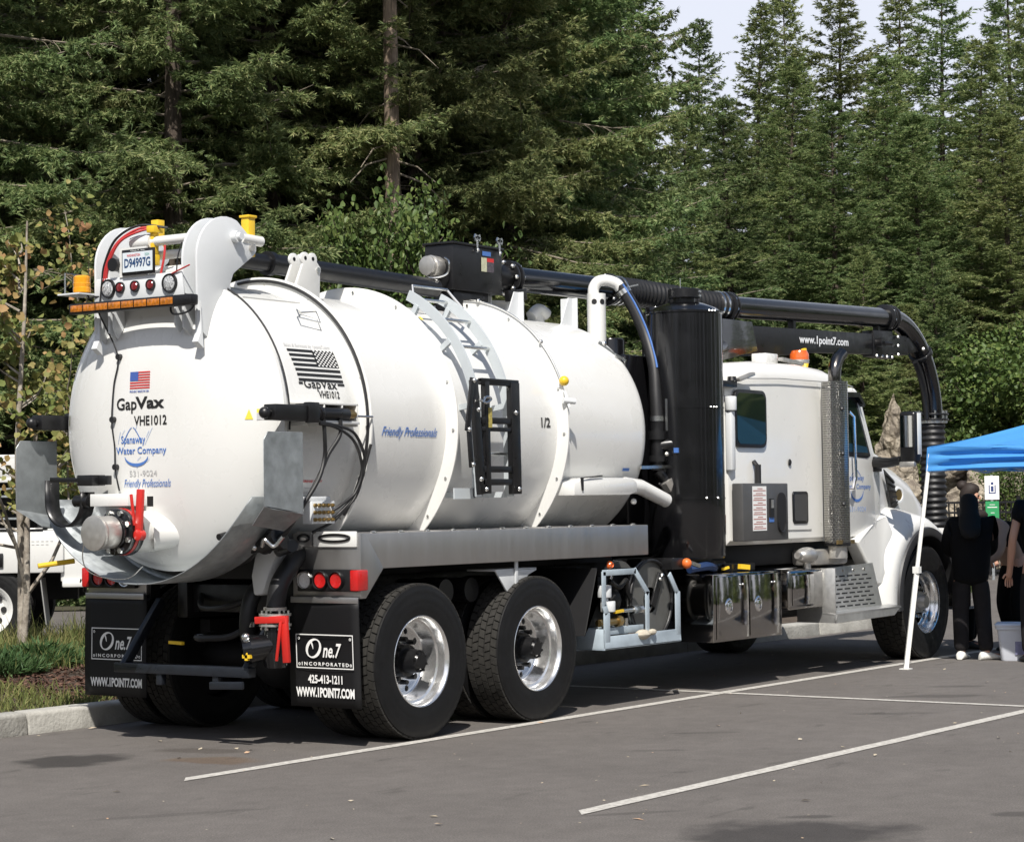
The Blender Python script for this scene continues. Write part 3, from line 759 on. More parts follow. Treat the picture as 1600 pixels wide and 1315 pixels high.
# --- tank shell
tk = B()
prof = [(-1.03, R0 - 0.02), (-1.03, R0), (-0.97, R0 + 0.012), (-0.965, R0)] + [(x, R0) for x in np.linspace(-0.95, 3.30, 26)]
for i in range(1, 13):
    a = i / 12 * PI / 2
    prof.append((3.22 + 0.30 * math.sin(a), (R0 - 0.30) + 0.30 * math.cos(a) if i < 6 else R0 * math.cos(a) ** 0.62))
prof = [p for p in prof[:30]] + [(3.30 + 0.24 * math.sin(t), R0 * math.cos(t) ** 0.36) for t in np.linspace(0.12, PI / 2 - 0.001, 14)]
tk.lathe(prof, (0, 0, ZC), (1, 0, 0), 128)
tank = tk.build('tank_shell', WHITE, T, smooth=50)
for x in (-0.27, 0.69, 2.09):
    g = B(); a0, a1 = rad(-242), rad(62)
    g.lathe([(-0.009, R0 - 0.01), (-0.009, R0 + 0.095), (-0.006, R0 + 0.10), (0.006, R0 + 0.10), (0.009, R0 + 0.095), (0.009, R0 - 0.01)], (x, 0, ZC), (1, 0, 0), 112, a0, a1, ref=(0, -1, 0))
    ring = g.build('stiffener_ring', WHITE, T, smooth=40)
    for th in (-40, -22, -2, 18, 60, 84):
        q = B(); p = cylpt(x - 0.010, th, R0 + 0.065); q.cyl(p, p + V(-0.008, 0, 0), 0.010, n=10); q.build('ring_bolt', BOLT, ring)
# weld seams
ws = B()
for x in (0.20, 1.42): ws.lathe([(-0.005, R0 - 0.001), (0, R0 + 0.0010), (0.005, R0 - 0.001)], (x, 0, ZC), (1, 0, 0), 128)
ws.build('weld_seams', WHITE, T, smooth=60)
def patch(x0, x1, t0, t1, r, th, n=16):
    b = B(); vs = []
    for rr in (r, r + th):
        for x in (x0, x1):
            for t in np.linspace(t0, t1, n + 1): vs.append(cylpt(x, t, rr))
    m = n + 1; fs = []
    for i in range(n):
        fs += [(i, i + 1, m + i + 1, m + i), (2 * m + i, 3 * m + i, 3 * m + i + 1, 2 * m + i + 1), (i, 2 * m + i, 2 * m + i + 1, i + 1), (m + i, m + i + 1, 3 * m + i + 1, 3 * m + i)]
    fs += [(0, m, 3 * m, 2 * m), (n, 2 * m + n, 3 * m + n, m + n)]
    return b.add(vs, fs)
patch(-0.88, -0.30, 62, 118, R0 - 0.004, 0.014).build('wear_plate', WHITE, T)

# --- rear door
d = B()
n = 40
prof = [(dishx(r_), r_) for r_ in [0.0001] + [0.93 * math.sin(i / n * PI / 2) for i in range(1, n + 1)]]
prof += [(-1.095, 0.945), (-1.085, 0.965), (-1.055, 0.965), (-1.05, 0.93)]
d.lathe(prof, (0, 0, ZC), (1, 0, 0), 128)
door = d.build('rear_door', WHITE, T, smooth=50)
q = B(); q.lathe([(-1.052, 0.952), (-1.028, 0.945), (-1.028, 0.90), (-1.052, 0.90)], (0, 0, ZC), (1, 0, 0), 112); q.build('door_seal', BMATT, T)

# drip pan and splash plates round the door
g = B()
rr_ = 1.035; pan = []
for t in np.linspace(-90 - 62, -90 + 62, 33): pan.append((math.radians(t)))
vs = []; fs = []
for a in pan:
    y, z = rr_ * math.cos(a), ZC + rr_ * math.sin(a)
    y2, z2 = (rr_ - 0.035) * math.cos(a), ZC + (rr_ - 0.035) * math.sin(a)
    k_ = 1 - abs((a + PI / 2) / rad(62)) ** 6 * 0.25
    vs += [(-1.12 - 0.30 * k_, y, z), (-0.98, y, z), (-0.975, y2, z2)]
for i in range(len(pan) - 1):
    fs += [(3 * i, 3 * i + 1, 3 * i + 4, 3 * i + 3), (3 * i + 1, 3 * i + 2, 3 * i + 5, 3 * i + 4)]
g.add(vs, fs)
po = g.build('drip_pan', GALV, T, smooth=40)
md = po.modifiers.new('thick', 'SOLIDIFY'); md.thickness = 0.006
for sd in (-1, 1):
    g = B()
    pts = [(-1.44, 1.555), (-1.44, 1.96), (-1.40, 2.012), (-1.07, 2.012), (-1.07, 1.505), (-1.36, 1.53)]
    g.xz(pts, sd * 1.10, sd * 1.095)
    sp = g.build('splash_plate', GALV, T, bev=0.0015, seg=1)
    g = B(); g.prism([(-1.44, sd * 1.10, 1.555), (-1.07, sd * 1.10, 1.505), (-1.06, sd * 0.93, 1.40), (-1.36, sd * 0.93, 1.44)], (0, 0, -0.006)); g.build('splash_plate_flange', GALV, sp)

# door clamps: black lock cylinders with white bracket and hoses, both sides
for sd in (-1, 1):
    br = B(); br.box(-1.0, -0.45, sd * 0.90, sd * 1.06, 2.075, 2.095); br.box(-1.0, -0.45, sd * 0.86, sd * 1.05, 2.195, 2.21)
    for x in (-0.98, -0.80, -0.62, -0.47): br.box(x, x + 0.012, sd * 0.84, sd * 1.05, 2.06, 2.205)
    br.build('lock_bracket', WHITE, T, bev=0.003)
    lk = B(); lk.box(-1.31, -0.92, sd * 0.985, sd * 1.085, 2.085, 2.185); lk.box(-1.0, -0.90, sd * 0.975, sd * 1.10, 2.075, 2.205)
    lk.cyl((-0.92, sd * 1.04, 2.135), (-0.56, sd * 1.04, 2.14), 0.042, n=18); lk.cyl((-0.86, sd * 1.04, 2.135), (-0.83, sd * 1.04, 2.14), 0.052, n=18)
    lk.build('lock_cylinder', BSATIN, T, bev=0.008)
    q = B(); q.ball((-1.355, sd * 1.035, 2.13), 0.038, 14); q.cyl((-1.35, sd * 1.035, 2.13), (-1.30, sd * 1.035, 2.13), 0.022); q.build('lock_pin', BSATIN, T)
    q = B(); q.cyl((-0.56, sd * 1.04, 2.14), (-0.50, sd * 1.04, 2.14), 0.030, n=14); q.cyl((-0.50, sd * 1.04, 2.14), (-0.475, sd * 1.04, 2.14), 0.018); q.build('rod_end', BRASS, T)
q = B()
q.tube(smoothpath([(-0.83, -1.07, 2.10), (-0.82, -1.07, 1.98), (-0.80, -1.05, 1.86), (-0.86, -1.05, 1.72), (-0.96, -1.0, 1.55), (-1.02, -0.90, 1.38), (-1.0, -0.75, 1.26)]), 0.013, 8)
q.tube(smoothpath([(-0.66, -1.07, 2.10), (-0.67, -1.07, 2.0), (-0.76, -1.05, 1.88), (-0.83, -1.04, 1.76), (-0.93, -1.0, 1.58), (-0.99, -0.9, 1.40), (-0.97, -0.75, 1.28)]), 0.013, 8)
q.tube(smoothpath([(-0.88, -1.08, 2.08), (-0.70, -1.08, 2.06), (-0.50, -1.05, 2.02), (-0.38, -1.03, 1.90), (-0.36, -1.02, 1.78), (-0.42, -1.0, 1.64), (-0.55, -0.97, 1.55), (-0.60, -0.95, 1.52)]), 0.010, 8)
q.tube(smoothpath([(-0.88, -1.08, 2.07), (-0.72, -1.08, 2.05), (-0.53, -1.06, 1.98), (-0.41, -1.03, 1.86), (-0.39, -1.02, 1.74), (-0.45, -0.99, 1.60), (-0.55, -0.96, 1.50), (-0.60, -0.95, 1.47)]), 0.010, 8)
q.tube(smoothpath([(-0.30, -1.03, 1.95), (-0.33, -1.0, 1.80), (-0.38, -0.97, 1.62), (-0.48, -0.92, 1.50), (-0.56, -0.9, 1.44), (-0.70, -0.86, 1.38)]), 0.010, 8)
q.tube([cylpt(-0.285, t, R0 + 0.075) for t in np.linspace(98, -38, 40)], 0.011, 7)
q.tube([cylpt(-1.045, t, 0.972) for t in np.linspace(88, -4, 30)], 0.0065, 6)
q.tube(smoothpath([(-1.0, -0.80, 1.45), (-1.02, -0.7, 1.33), (-0.9, -0.5, 1.22), (-0.8, -0.3, 1.18)]), 0.02, 8)
q.build('hydraulic_hoses', HOSE, T)
# pair of hoses hanging at the right of the door, bracket and grab wire
q = B(); q.tube([cylpt(-0.46, 52, R0 + .012), cylpt(-0.56, 50, R0 + .05), cylpt(-0.60, 45, R0 + .05), cylpt(-0.42, 43, R0 + .05), cylpt(-0.36, 50, R0 + .05), cylpt(-0.46, 52, R0 + .012)], 0.006, 6); q.build('wire_loop', BOLT, T)
q = B(); q.tube([(-0.47, -1.03, 2.13), (-0.28, -1.03, 2.13)], 0.008, 6); q.build('tie_rod', BOLT, T)
# grease manifold with brass fittings
q = B(); q.box(-0.80, -0.57, -0.94, -0.86, 1.435, 1.58); q.box(-0.84, -0.60, -0.93, -0.82, 1.58, 1.61)
mf = q.build('grease_manifold', PLATE, T, bev=0.004)
for j in range(3):
    for i in range(5):
        q = B(); x = -0.775 + 0.043 * i; z = 1.462 + 0.046 * j
        q.cyl((x, -0.94, z), (x, -0.957, z), 0.0125, n=8); q.cyl((x, -0.957, z), (x, -0.965, z), 0.007, n=8); q.build('grease_fitting', BRASS, mf)

# --- top hinge yoke with lamps and number plate
def arc(cx, cz, r, a0, a1, n=10): return [(cx + r * math.cos(rad(a)), cz + r * math.sin(rad(a))) for a in np.linspace(a0, a1, n)]
ypts = [(-1.20, 2.60), (-1.33, 2.70), (-1.335, 3.14)] + arc(-1.05, 3.14, 0.285, 180, 70, 12) + arc(-0.82, 3.24, 0.055, 60, -60, 6) + [(-0.99, 3.06), (-1.02, 2.99), (-1.00, 2.86)]
for y in (-0.45, -0.33, 0.33, 0.45):
    q = B(); q.xz(ypts, y - 0.009, y + 0.009)
    hp = q.build('hinge_plate', PLATE, T, bev=0.004)
    if abs(y) > .4:
        for pts in ((-1.30, 2.70, -1.42), ):
            q = B(); q.xz([(-1.325, 2.86), (-1.325, 2.66), (-1.355, 2.60), (-1.30, 2.56)], y - 0.03, y + 0.03 - 0.012); q.build('gusset', PLATE, hp)
        q = B(); q.cyl((-0.98, y - 0.05, 3.30), (-0.98, y + 0.05, 3.30), 0.038, n=20); q.cyl((-0.98, y - 0.075, 3.30), (-0.98, y + 0.06, 3.30), 0.024, n=16); q.build('pivot_pin', PLATE, hp)
        q = B(); q.cyl((-0.82, y - 0.03, 3.24), (-0.82, y + 0.03, 3.24), 0.022, n=16); q.build('pivot_pin', DULL, hp)
for y in (-0.27, 0.28):
    q = B(); q.xz([(-1.34, 2.84), (-1.34, 2.72), (-1.30, 2.66), (-1.24, 2.74), (-1.24, 2.84)], y - 0.006, y + 0.006); q.build('door_rib', PLATE, T)
q = B(); q.yz([(-0.36, 2.905), (-0.34, 3.055), (0.42, 3.055), (0.44, 2.905)], -1.352, -1.338); q.box(-1.34, -1.05, -0.44, 0.44, 2.86, 2.872)
lp = q.build('lamp_board', PLATE, T, bev=0.003)
for yy, mm, nm, r_ in ((0.195, DREDLENS, 'warning_lamp', 0.030), (0.062, DREDLENS, 'warning_lamp', 0.030), (-0.078, DREDLENS, 'warning_lamp', 0.030), (0.305, LEDL, 'work_lamp', 0.050), (-0.245, LEDL, 'work_lamp', 0.050)):
    q = B(); q.lathe([(-0.008, 0.0), (-0.006, r_ * 0.8), (0.0, r_)], (-1.366, yy, 2.985), (1, 0, 0), 24); q.build(nm, mm, lp)
    q = B(); q.lathe([(0.012, r_ * 1.02), (-0.004, r_ * 1.03), (-0.006, r_ * 1.2), (0.012, r_ * 1.28)], (-1.366, yy, 2.985), (1, 0, 0), 24); q.build('lamp_bezel', BSATIN, lp)
q = B(); q.box(-1.36, -1.345, -0.04, 0.20, 3.05, 3.24); q.build('plate_bracket', WHITE, lp)
q = B(); q.box(-1.375, -1.362, -0.125, 0.165, 3.058, 3.225); q.build('plate_frame', BSATIN, lp, bev=0.004)
q = B(); q.box(-1.380, -1.3755, -0.112, 0.152, 3.078, 3.205); npl = q.build('number_plate', mat('number_plate_sheet', (0.66, 0.72, 0.76), 0.4, var=0.1), lp)
def npm(u, v): return Vector((-1.3825, 0.152 - u, 3.078 + v))
decal('plate_number', fit(text2d('D94997G', 0.1, bold=0.0022), 0.018, 0.250, 0.028, 0.088), npm, mat('plate_number_blue', (0.02, 0.06, 0.16), 0.4), lp)
decal('plate_state_name', fit(text2d('WASHINGTON', 0.1, bold=0.001), 0.04, 0.16, 0.098, 0.115), npm, REDV, lp)
decal('plate_state_name', fit(text2d('2024', 0.1), 0.20, 0.24, 0.098, 0.115), npm, mat('teal_vinyl', (0.1, 0.35, 0.3), .5), lp)
decal('frame_lettering', fit(text2d('One.7, Inc.', 0.1), 0.07, 0.20, 0.131, 0.142), lambda u, v: Vector((-1.3765, 0.152 - u, 3.078 + v)), WHITEV, lp)
q = B(); q.cyl((-1.345, 0.235, 3.135), (-1.39, 0.235, 3.135), 0.04, 0.045, 20); q.build('reversing_camera', BSATIN, lp)
# amber light bar
q = B(); q.box(-1.455, -1.385, -0.52, 0.575, 2.825, 2.895); lbar = q.build('light_bar', BSATIN, T, bev=0.012)
for i in range(8):
    a = 0.555 - i * 0.1155
    q = B(); q.box(-1.462, -1.4555, a - 0.110, a - 0.004, 2.838, 2.882); q.build('light_bar_lens', AMBLENS, lbar, bev=0.004)
q = B(); q.tube(smoothpath([(-1.40, -0.50, 2.83), (-1.42, -0.47, 2.79), (-1.42, -0.38, 2.775), (-1.40, -0.30, 2.79), (-1.38, -0.27, 2.86)]), 0.007, 6); q.build('lamp_cable', HOSE, T)
# beacon on shelf
q = B(); q.box(-1.47, -1.25, 0.46, 0.66, 2.955, 2.965); sh = q.build('beacon_shelf', PLATE, T)
q = B(); q.lathe([(0, 0.058), (0.03, 0.060), (0.034, 0.056), (0.06, 0.060), (0.064, 0.056), (0.10, 0.057), (0.112, 0.045), (0.115, 0.0001)], (-1.36, 0.545, 2.975), (0, 0, 1), 24); q.build('beacon', AMBER, T)
q = B(); q.tube([(-1.44, 0.62, 2.965), (-1.44, 0.62, 3.10), (-1.30, 0.62, 3.10), (-1.30, 0.62, 2.965)], 0.006, 6); q.build('beacon_guard', BOLT, T)
# cross tubes, yellow safety props, wiring
q = B(); q.cyl((-1.22, 0.20, 3.285), (-1.22, 0.03, 3.285), 0.052, n=22); q.cyl((-1.22, 0.03, 3.285), (-1.22, -0.33, 3.285), 0.032, n=18); q.cyl((-1.16, 0.44, 3.20), (-1.16, -0.44, 3.20), 0.03, n=16)
q.cyl((-0.90, -0.44, 3.30), (-0.70, -0.44, 3.295), 0.035, n=16); q.cyl((-1.0, 0.44, 3.1), (-1.0, -0.44, 3.1), 0.05, n=20)
q.build('hinge_tube', WHITE, T, smooth=40)
q = B(); q.box(-1.26, -1.19, 0.0, 0.045, 3.13, 3.20); q.box(-1.27, -1.18, -0.02, 0.045, 3.34, 3.385); q.box(-1.25, -1.20, 0.0, 0.03, 3.20, 3.36); q.box(-0.82, -0.755, -0.44, -0.375, 3.19, 3.455); q.box(-0.83, -0.745, -0.45, -0.365, 3.445, 3.462); q.box(-0.82, -0.755, 0.375, 0.44, 3.19, 3.50)
q.build('safety_prop', YEL, T, bev=0.004)
q = B()
for o_ in (0.0, 0.016):
    q.tube(smoothpath([(-1.345, 0.36 - o_, 3.02), (-1.345, 0.33 - o_, 3.15), (-1.33, 0.24 - o_, 3.29), (-1.28, 0.10 - o_, 3.37 - o_), (-1.22, -0.02, 3.37)]), 0.009, 6)
q.tube(smoothpath([(-1.345, -0.20, 3.03), (-1.36, -0.30, 3.055), (-1.36, -0.42, 3.09)]), 0.005, 6); q.tube(smoothpath([(-1.34, -0.15, 3.05), (-1.32, -0.16, 3.16), (-1.30, -0.15, 3.24)]), 0.008, 6)
q.tube([(-1.345, 0.36, 3.01), (-1.36, 0.30, 3.0), (-1.36, 0.25, 2.995)], 0.005, 6)
q.build('red_wiring', REDW, T)
q = B()
q.tube(smoothpath([(-1.345, 0.375, 3.02), (-1.345, 0.35, 3.15), (-1.33, 0.26, 3.31), (-1.28, 0.10, 3.39), (-1.2, -0.08, 3.37)]), 0.009, 6)
q.tube(smoothpath([(-1.36, 0.36, 3.05), (-1.37, 0.37, 2.90), (-1.39, 0.36, 2.83), (-1.33, 0.36, 2.74), on_dish(0.27, 2.54, .02), on_dish(0.30, 2.35, .012), on_dish(0.305, 2.12, .02), on_dish(0.29, 1.95, .012), on_dish(0.285, 1.80, .02), on_dish(0.262, 1.665, .02)]), 0.0055, 6)
for (y, z) in ((0.265, 2.54), (0.30, 2.13), (0.285, 1.82)): q.cyl((dishx(math.hypot(y, z - ZC)), y, z), (dishx(math.hypot(y, z - ZC)) - 0.03, y, z), 0.02, n=10)
q.tube(smoothpath([(-1.28, -0.28, 3.25), (-1.33, -0.29, 3.15), (-1.34, -0.29, 3.0), (-1.34, -0.34, 2.92), (-1.34, -0.42, 2.90)]), 0.005, 6)
q.tube(smoothpath([(-1.345, 0.39, 2.94), (-1.36, 0.43, 2.94), (-1.36, 0.47, 2.93), (-1.36, 0.5, 2.96)]), 0.006, 6)
q.build('door_wiring', HOSE, T)

# --- rear discharge valve on the door
q = B(); q.cyl((-1.20, 0.08, 1.40), (-1.42, 0.08, 1.40), 0.135, n=32); q.cyl((-1.26, 0.0, 1.40), (-1.15, -0.12, 1.40), 0.13, 0.10); q.build('valve_neck', WHITE, T)
q = B(); q.cyl((-1.42, 0.08, 1.40), (-1.465, 0.08, 1.40), 0.155, n=32); q.cyl((-1.49, 0.08, 1.40), (-1.53, 0.08, 1.40), 0.150, n=32); q.cyl((-1.46, 0.08, 1.40), (-1.56, 0.08, 1.40), 0.11, n=28)
q.build('valve_flange', BGLOSS, T, bev=0.004)
q = B()
for i in range(8):
    a = 2 * PI * (i + .5) / 8; c = (0.08 + 0.128 * math.cos(a), 1.40 + 0.128 * math.sin(a)); q.cyl((-1.41, *c), (-1.55, *c), 0.010, n=8); q.cyl((-1.53, *c), (-1.548, *c), 0.019, n=6)
q.build('valve_bolts', BOLT, T)
q = B(); q.cyl((-1.465, 0.08, 1.40), (-1.49, 0.08, 1.40), 0.152, n=32); q.build('valve_gate', RED, T)
q = B(); q.cyl((-1.56, 0.085, 1.40), (-1.70, 0.095, 1.395), 0.105, n=32); q.cyl((-1.68, 0.095, 1.395), (-1.712, 0.095, 1.395), 0.112, n=32); q.box(-1.66, -1.62, 0.19, 0.23, 1.36, 1.40); q.cyl((-1.65, 0.20, 1.41), (-1.65, 0.24, 1.41), 0.015)
q.build('valve_cap', DULL, T, bev=0.003)
q = B(); q.bar((-1.50, -0.095, 1.37), (-1.50, -0.115, 1.67), 0.05, 0.028, (1, 0, 0)); q.bar((-1.51, -0.07, 1.44), (-1.51, -0.04, 1.64), 0.02, 0.014, (1, 0, 0)); q.cyl((-1.52, -0.10, 1.38), (-1.47, -0.10, 1.38), 0.035); q.bar((-1.49, 0.02, 1.40), (-1.49, -0.10, 1.37), 0.035, 0.05)
q.build('valve_lever', RED, T, bev=0.004)
q = B(); q.tube(smoothpath([(-1.68, 0.20, 1.40), (-1.66, 0.24, 1.22), (-1.60, 0.20, 1.13), (-1.5, 0.02, 1.10), (-1.45, -0.08, 1.18)]), 0.004, 5); q.build('cap_lanyard', BOLT, T)
q = B(); q.box(-1.46, -1.28, 0.04, 0.38, 1.565, 1.645); q.build('lift_arm_beam', WHITE, T, bev=0.004)
q = B(); q.box(-1.30, -1.20, 0.12, 0.40, 1.50, 1.565); q.build('beam_foot', PLATE, T, bev=0.004)
q = B(); q.box(-1.46, -1.34, 0.36, 0.50, 1.70, 1.77); q.bar((-1.42, 0.40, 1.735), (-1.44, 0.76, 1.745), 0.03, 0.03); q.cyl((-1.42, 0.42, 1.60), (-1.42, 0.55, 1.60), 0.04); q.box(-1.40, -1.36, 0.28, 0.40, 1.705, 1.765)

U_ = [(0.80, 1.74)] + [(0.63 + 0.17 * math.cos(a), 1.60 + 0.17 * math.sin(a)) for a in np.linspace(0, -PI, 16)] + [(0.46, 1.66)]
vs = []
for (y_, z_) in U_: vs += [(-1.46, y_, z_), (-1.34, y_, z_)]
q2 = B(); q2.add(vs, [(2 * i, 2 * i + 1, 2 * i + 3, 2 * i + 2) for i in range(len(U_) - 1)]); so = q2.build('hose_strap', BSATIN, T, smooth=60); md = so.modifiers.new('thick', 'SOLIDIFY'); md.thickness = 0.012
q.build('hose_hook', BSATIN, T, bev=0.004)
q = B(); q.cyl((-1.10, 0.90, 1.20), (-1.30, 1.04, 1.17), 0.018, n=10); q.build('tee_handle', YEL, T)
# chain and small fasteners at the pan
q = B(); q.ball((-1.20, -0.60, 1.33), 0.03, 12); q.ball((-1.14, -0.75, 1.29), 0.018); q.tube(smoothpath([(-1.10, -0.78, 1.30), (-1.12, -0.82, 1.34), (-1.08, -0.86, 1.30), (-1.06, -0.92, 1.36)]), 0.014, 8)
q.build('pan_fasteners', BOLT, T)
q = B(); q.cyl((dishx(0.86) - 0.05, -0.52, 1.36), (-1.10, -0.52, 1.38), 0.022); q.build('door_stop', BSATIN, T)
q = B(); q.cyl((-1.0, -0.88, 1.33), (-0.95, 0.3, 1.20), 0.05); q.cyl((-0.95, -0.9, 1.30), (-0.7, -0.5, 1.24), 0.04); q.cyl((-1.03, -0.86, 1.36), (-1.0, -0.70, 1.30), 0.06); q.build('door_ram', BSATIN, T)

# --- lettering on the door; u to the viewer's right (-y)
def dm(u, v): return on_dish(-u, v)
def sub(vf, n=4): return vf
decal('door_lettering', merge2d(fit(text2d('Gap', 0.1, bold=0.0016), -0.275, -0.090, 2.165, 2.268), fit(text2d('Vax', 0.1, bold=0.0030), -0.102, 0.155, 2.192, 2.272)), dm, INK, door)
decal('door_lettering', fit(text2d('VHE1012', 0.1, bold=0.002), -0.115, 0.175, 2.085, 2.148), dm, INK, door)
fl = []; w0, w1, h0, h1 = -0.155, 0.025, 2.325, 2.435
red = []; blu = []
for i in range(13):
    if i % 2 == 0:
        z1 = h1 - (h1 - h0) * i / 13; z0 = h1 - (h1 - h0) * (i + 1) / 13
        red.append((w0 + (0.075 if i < 7 else 0), w1, z0, z1))
decal('flag_stripes', quads2d(red), dm, REDV, door)
decal('flag_canton', quads2d([(w0, w0 + 0.075, h1 - (h1 - h0) * 7 / 13, h1)]), dm, BLUEF, door)
decal('flag_caption', fit(text2d('PROUDLY MADE IN USA', 0.1, bold=0.003), w0, w1 - 0.005, 2.300, 2.314), dm, BLUEF, door)
decal('company_lettering', merge2d(fit(text2d('Spanaway', 0.1, bold=0.0012), -0.235, -0.015, 1.955, 2.022), fit(text2d('Water Company', 0.1, bold=0.0012), -0.285, 0.168, 1.888, 1.948)), dm, BLUE, door)
drop = [(-0.135 - 0.075 * t, 2.075 - 0.095 * t ** 1.4) for t in np.linspace(0, 1, 8)]
drop2 = [(-0.125 + 0.075 * t, 2.075 - 0.095 * t ** 1.4) for t in np.linspace(0, 1, 8)]
arcb = [(-0.10 + 0.105 * math.cos(a), 1.888 + 0.058 * math.sin(a)) for a in np.linspace(PI * 1.02, PI * 1.98, 16)]
decal('company_emblem', merge2d(stroke2d(drop, [0.004 + 0.004 * i / 7 for i in range(8)]), stroke2d(drop2, [0.004 + 0.004 * i / 7 for i in range(8)]), stroke2d(arcb, [0.004 + 0.016 * math.sin(i / 15 * PI) for i in range(16)]), stroke2d([(-0.10, 1.84), (-0.095, 1.812)], 0.006)), dm, BLUE, door)
ln = []
for (a, b_, c, e) in ((-0.24, 2.05, -0.265, 1.97), (-0.20, 2.06, -0.225, 2.03), (-0.09, 2.085, -0.105, 2.05), (0.05, 2.07, -0.02, 1.96), (0.02, 2.05, -0.005, 2.01), (-0.055, 1.885, -0.09, 1.86), (0.02, 1.87, -0.005, 1.85)): ln.append(stroke2d([(a, b_), (c, e)], 0.003))
decal('emblem_rain_strokes', merge2d(*ln), dm, BLUEL, door)
decal('phone_lettering', fit(text2d('531-9024', 0.1), -0.168, 0.080, 1.757, 1.795), dm, GREYV, door)
decal('slogan_lettering', fit(text2d('Friendly Professionals', 0.1, shear=0.45), -0.228, 0.192, 1.670, 1.738), dm, BLUE, door)
decal('hazard_label', ([(0.755, 2.10), (0.805, 2.10), (0.78, 2.165)], [(0, 1, 2)]), lambda u, v: on_dish(-u, v), YELV, door)
decal('hazard_label', quads2d([(0.825, 0.895, 2.095, 2.14)]), dm, GREYV, door)
decal('hazard_label', quads2d([(0.825, 0.895, 2.14, 2.165)]), dm, YELV, door)
decal('valve_tag', quads2d([(0.16, 0.215, 1.56, 1.625)]), lambda u, v: Vector((-1.49, -u, v)), INK, door)
decal('hazard_label', quads2d([(-0.905, -0.875, 2.11, 2.18)]), dm, mat('olive_vinyl', (0.16, 0.17, 0.05), .5), door)

# --- lettering on the tank side: u = X, v = angle
def sm(u, v): return cylpt(u, v, R0 + 0.004)
st = []
fx0, fx1 = -0.87, -0.405
rows = 8; ft0, ft1 = 30.2, 16.0
for i in range(7):
    ta = ft0 - (ft0 - ft1) * (i * 2) / 13.0; tb = ft0 - (ft0 - ft1) * (i * 2 + 1) / 13.0
    st.append((fx0 + 0.02 * i / 7, (fx1 - 0.22) if i < 4 else fx1, tb, ta))
decal('flag_stripes', quads2d(st), sm, INK, tank)
cant = quads2d([(fx1 - 0.22, fx1, ft0 - (ft0 - ft1) * 7 / 13 - 0.0 - j * 0 , ft0) for j in (0,)])
cv = []; cf = []
for j in range(6):
    cv += [(fx1 - 0.22, ft0 - 7.65 * j / 5), (fx1, ft0 - 7.65 * j / 5)]
cf = [(2 * j, 2 * j + 1, 2 * j + 3, 2 * j + 2) for j in range(5)]
decal('flag_canton', (cv, cf), sm, INK, tank)
star = []
for j in range(9):
    for i in range(6 if j % 2 == 0 else 5):
        cx = fx1 - 0.22 + 0.22 * (i + (0.5 if j % 2 == 0 else 1.0)) / 6; ct = ft0 - 7.65 * (j + 0.5) / 9
        star.append(([(cx - 0.011, ct), (cx, ct - 0.45), (cx + 0.011, ct), (cx, ct + 0.45)], [(0, 1, 2, 3)]))
decal('flag_stars', merge2d(*star), lambda u, v: cylpt(u, v, R0 + 0.006), WHITEV, tank)
decal('side_lettering', merge2d(quads2d([(-0.86, -0.82, 14.6, 15.5), (-0.47, -0.40, 14.6, 15.5)]), fit(text2d('GapVax', 0.1, bold=0.0012), -0.81, -0.48, 11.9, 16.8)), sm, INK, tank)
decal('side_lettering', fit(text2d('VHE1012', 0.1, bold=0.002), -0.68, -0.47, 9.2, 12.2), sm, INK, tank)
decal('side_lettering', fit(text2d('Sales & Serviced by 1point7.com', 0.1, shear=0.3), -0.88, -0.42, 30.8, 33.0), sm, GREYV, tank)
decal('slogan_lettering', fit(text2d('Friendly Professionals', 0.1, bold=0.001, shear=0.45), -0.045, 0.575, -6.6, -1.4), sm, BLUE, tank)
decal('level_mark', fit(text2d('F', 0.1, bold=0.003), 2.09, 2.125, 26.5, 31.0), sm, INK, tank)
decal('level_mark', fit(text2d('1/2', 0.1, bold=0.003), 1.865, 1.985, 0.6, 5.2), sm, INK, tank)
decal('grease_label', fit(text2d('GREASE DAILY', 0.1, bold=0.003), -0.77, -0.57, -25.5, -24.5), sm, REDV, tank)
decal('grease_label', merge2d(quads2d([(-0.72, -0.65, -28.2, -27.9), (-0.73, -0.67, -30.2, -29.9), (-0.80, -0.72, -32, -31.7), (-0.70, -0.61, -32.4, -31.8)])), sm, GREYV, tank)
decal('ladder_label', quads2d([(0.70, 0.73, 47, 49)]), lambda u, v: cylpt(u, v, R0 + 0.105), YELV, tank)
decal('tank_tag', quads2d([(3.07, 3.17, -19.5, -18)]), sm, BLUE, tank)

